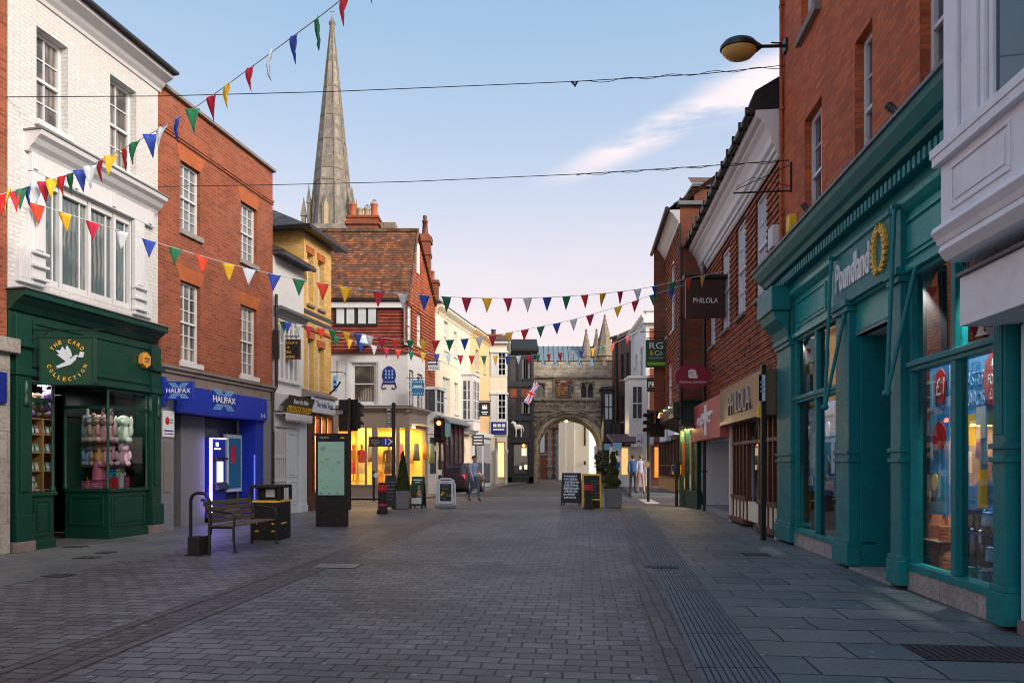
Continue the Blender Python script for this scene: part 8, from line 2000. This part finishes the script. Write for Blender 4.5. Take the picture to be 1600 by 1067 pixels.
# ================================================================== PEOPLE AND CAR
def person(label, x, y, face, shirt, trousers, hair, stride=.22, shorts=False, sx=1.0, base=0, hgt=1.0):
    root = thing('person', label, 'person', (x, y, base), face)
    V = []; E_ = []; Rr = []
    def add(p, r, par=None):
        V.append(p); Rr.append(r)
        if par is not None: E_.append((par, len(V)-1))
        return len(V)-1
    pel = add((0,0,.95), (.135,.105)); w = add((0,0,1.10), (.125,.095), pel); ch = add((0,-.01,1.28), (.155,.11), w); up = add((0,0,1.41), (.12,.085), ch)
    nk = add((0,-.005,1.49), (.052,.052), up); h1 = add((0,-.02,1.57), (.07,.082), nk); h2 = add((0,-.015,1.65), (.078,.095), h1); h3 = add((0,-.005,1.71), (.06,.07), h2)
    ns = add((0,-.115,1.60), (.013,.013), h1)
    for e in (-1, 1):
        st = e*stride
        hp = add((e*.09,0,.90), (.088,.088), pel); kn = add((e*.095,-st*.55-.03,.50), (.058,.058), hp); an = add((e*.095,-st*.9+.05,.09), (.04,.042), kn); to = add((e*.10,-st*.9-.10,.04), (.038,.03), an)
        sh = add((e*.17,0,1.40), (.062,.06), up); el = add((e*.215,st*.5+.03,1.13), (.043,.043), sh); wr = add((e*.215,st*.75-.08,.90), (.028,.03), el); ha = add((e*.215,st*.78-.10,.84), (.020,.034), wr)
        for k in range(4):
            f1 = add((e*.215, st*.78-.13+.022*k, .785+.006*abs(k-1.5)), (.009,.009), ha); add((e*.205, st*.78-.135+.022*k, .745+.008*abs(k-1.3)), (.0075,.0075), f1)
        add((e*.195, st*.78-.15, .82), (.009,.009), ha)
    me = bpy.data.meshes.new('body'); me.from_pydata(V, E_, []); ob = bpy.data.objects.new('body', me); COL.objects.link(ob)
    sk = ob.modifiers.new('skin', 'SKIN'); sk.use_smooth_shade = True; sk.branch_smoothing = .3
    for i, r in enumerate(Rr): me.skin_vertices[0].data[i].radius = r
    me.skin_vertices[0].data[0].use_root = True
    ss = ob.modifiers.new('sub', 'SUBSURF'); ss.levels = 1; ss.render_levels = 1
    dg = bpy.context.evaluated_depsgraph_get(); m2 = bpy.data.meshes.new_from_object(ob.evaluated_get(dg)); bpy.data.objects.remove(ob)
    m2.materials.clear()
    for m_ in (shirt, trousers, MT['skin'], MT['rubber']): m2.materials.append(m_)
    for p in m2.polygons:
        c = p.center; ax = abs(c.x)
        if c.z < .10: i = 3
        elif ax > .165 and c.z < .93 and c.z > .7: i = 2
        elif c.z > 1.475: i = 2
        elif c.z < .97 and ax < .2: i = 2 if (shorts and c.z < .55) else 1
        else: i = 0
        p.material_index = i; p.use_smooth = True
    b = bpy.data.objects.new('body', m2); COL.objects.link(b); b.parent = root
    m = M(); m.ball((0,.012,1.665), .092,.108,.098, 0, 14, 9); m.xform(Matrix.Identity(4)); m.v = [(x_, max(y_, -.055) if z_ < 1.68 else y_, max(z_, 1.58 if y_ > .0 else 1.66)) for x_, y_, z_ in m.v]; m.build('hair', hair, root)
    m = M(); m.ball((-.03,-.098,1.635), .011); m.ball((.03,-.098,1.635), .011); m.build('eyes', MT['black'], root)
    m = M(); m.ball((0,-.098,1.565), .024,.008,.007); m.build('mouth', MT['pinkred'], root)
    m = M(); m.ball((-.085,0,1.625), .012,.02,.032); m.ball((.085,0,1.625), .012,.02,.032); m.build('ears', MT['skin'], root)
    root.scale = (sx, sx, hgt)
    return root
cl_ = lambda n, c: plain(n, c, .85, var=.15, sc=8)
hairb = cl_('brown_hair', (.05,.03,.02))
person('person in pale blue shirt and jeans walking across the junction', gx(741,26.2), 26.2, R(35), cl_('pale_blue_shirt', (.35,.45,.72)), cl_('jeans', (.06,.12,.25)), hairb, .24, base=.0)
person('person in dark blue jacket and dark trousers walking away on the right pavement', gx(989,31.2), 31.2, R(172), cl_('blue_jacket', (.03,.10,.28)), cl_('dark_trousers', (.02,.03,.06)), hairb, .2, base=.09)
person('person in lavender shirt and pink shorts walking away beside the blue jacket', gx(1001,30.6), 30.6, R(188), cl_('lavender_shirt', (.42,.42,.60)), cl_('pink_shorts', (.45,.22,.24)), cl_('grey_hair', (.2,.17,.14)), .2, True, base=.09)

def hatchback(label, x, y, rz_, col):
    o = thing('parked_car', label, 'car', (x, y, 0), rz_)
    # stations along y: (y, half width low, half width belt, half width roof, z low, z belt, z roof)
    st = [(-1.95,.68,.70,.66,.35,.62,.66),(-1.88,.80,.80,.72,.24,.72,.80),(-1.55,.85,.85,.70,.2,.88,.92),(-1.0,.86,.86,.64,.2,.92,.98),(-.55,.86,.86,.60,.2,.94,1.36),(.1,.86,.86,.62,.2,.95,1.47),(.9,.86,.86,.62,.2,.96,1.46),(1.55,.86,.86,.60,.22,.97,1.38),(1.88,.84,.84,.66,.26,.96,1.05),(1.98,.78,.80,.72,.36,.80,.84)]
    m = M(); vs = []
    for (yy,a,b_,c,z0,z1,z2) in st:
        vs += [(-a*.96,yy,z0),(-a,yy,z0+.12),(-b_,yy,z1-.14),(-b_*.97,yy,z1),(-c,yy,z2-.02),(-c*.8,yy,z2),(c*.8,yy,z2),(c,yy,z2-.02),(b_*.97,yy,z1),(b_,yy,z1-.14),(a,yy,z0+.12),(a*.96,yy,z0)]
    n = 12; fs = [(i*n+j, i*n+(j+1) % n, (i+1)*n+(j+1) % n, (i+1)*n+j) for i in range(len(st)-1) for j in range(n)]
    m.raw(vs, fs, 0, True); m.face(vs[:n]); m.face(vs[-n:])
    m.build('body', [col], o, .0)
    def glassq(name, pts):
        c = sum((Vector(p) for p in pts), Vector())/4; nn = (Vector(pts[1])-Vector(pts[0])).cross(Vector(pts[2])-Vector(pts[0])).normalized()
        if nn.dot(c-Vector((0,0,.9))) < 0: nn = -nn
        g = M(); q_ = [c+(Vector(p)-c)*.88+nn*.012 for p in pts]; q2 = [p-nn*.01 for p in q_]; g.raw(q_+q2, [(0,1,2,3),(7,6,5,4),(0,4,5,1),(1,5,6,2),(2,6,7,3),(3,7,4,0)], 0); g.build(name, MT['glass'], o)
    glassq('rear_window', [(-.80,1.87,.97),(.80,1.87,.97),(.57,1.58,1.36),(-.57,1.58,1.36)]); glassq('windscreen', [(-.82,-1.0,.95),(.82,-1.0,.95),(.58,-.55,1.35),(-.58,-.55,1.35)])
    for e in (-1,1):
        glassq('side_window', [(e*.845,-.85,.96),(e*.845,.15,.97),(e*.625,.1,1.43),(e*.605,-.5,1.34)]); glassq('side_window', [(e*.845,.2,.97),(e*.845,1.6,.98),(e*.605,1.5,1.37),(e*.625,.15,1.43)])
        g = M(); g.box(e*.62,e*.82,1.86,1.95,.72,.90); g.build('tail_light', emis('tail_glow', (1,.05,.04), 1.2), o, .015); g = M(); g.box(e*.55,e*.78,-1.93,-1.85,.58,.70); g.build('headlight', MT['letter_white'], o, .015)
        for yy in (-1.25,1.25):
            g = M(); g.lathe([(.20,-.09),(.30,-.10),(.31,-.05),(.31,.05),(.30,.10),(.20,.09)], n=20); g.xform(Matrix.Translation((e*.80,yy,.31)) @ Matrix.Rotation(R(90),4,'Y')); w_ = g.build('wheel', MT['rubber'], o)
            g = M(); g.lathe([(.001,-.085),(.20,-.085),(.20,.085),(.001,.085)], n=14); g.xform(Matrix.Translation((e*.81,yy,.31)) @ Matrix.Rotation(R(90),4,'Y')); g.build('rim', MT['steel'], w_)
    g = M(); g.box(-.26,.26,1.96,2.0,.50,.61); g.build('number_plate', MT['yellow'], o); g = M(); g.box(-.78,.78,1.9,2.02,.30,.46); g.build('bumper', MT['black_matt'], o, .02)
    return o
carp = plain('dark_plum_car_paint', (.035,.022,.04), .22, var=.1)
hatchback('dark plum hatchback with red tail lights in the side street behind the white swing sign', gx(716, 33.0), 34.0, R(168), carp)
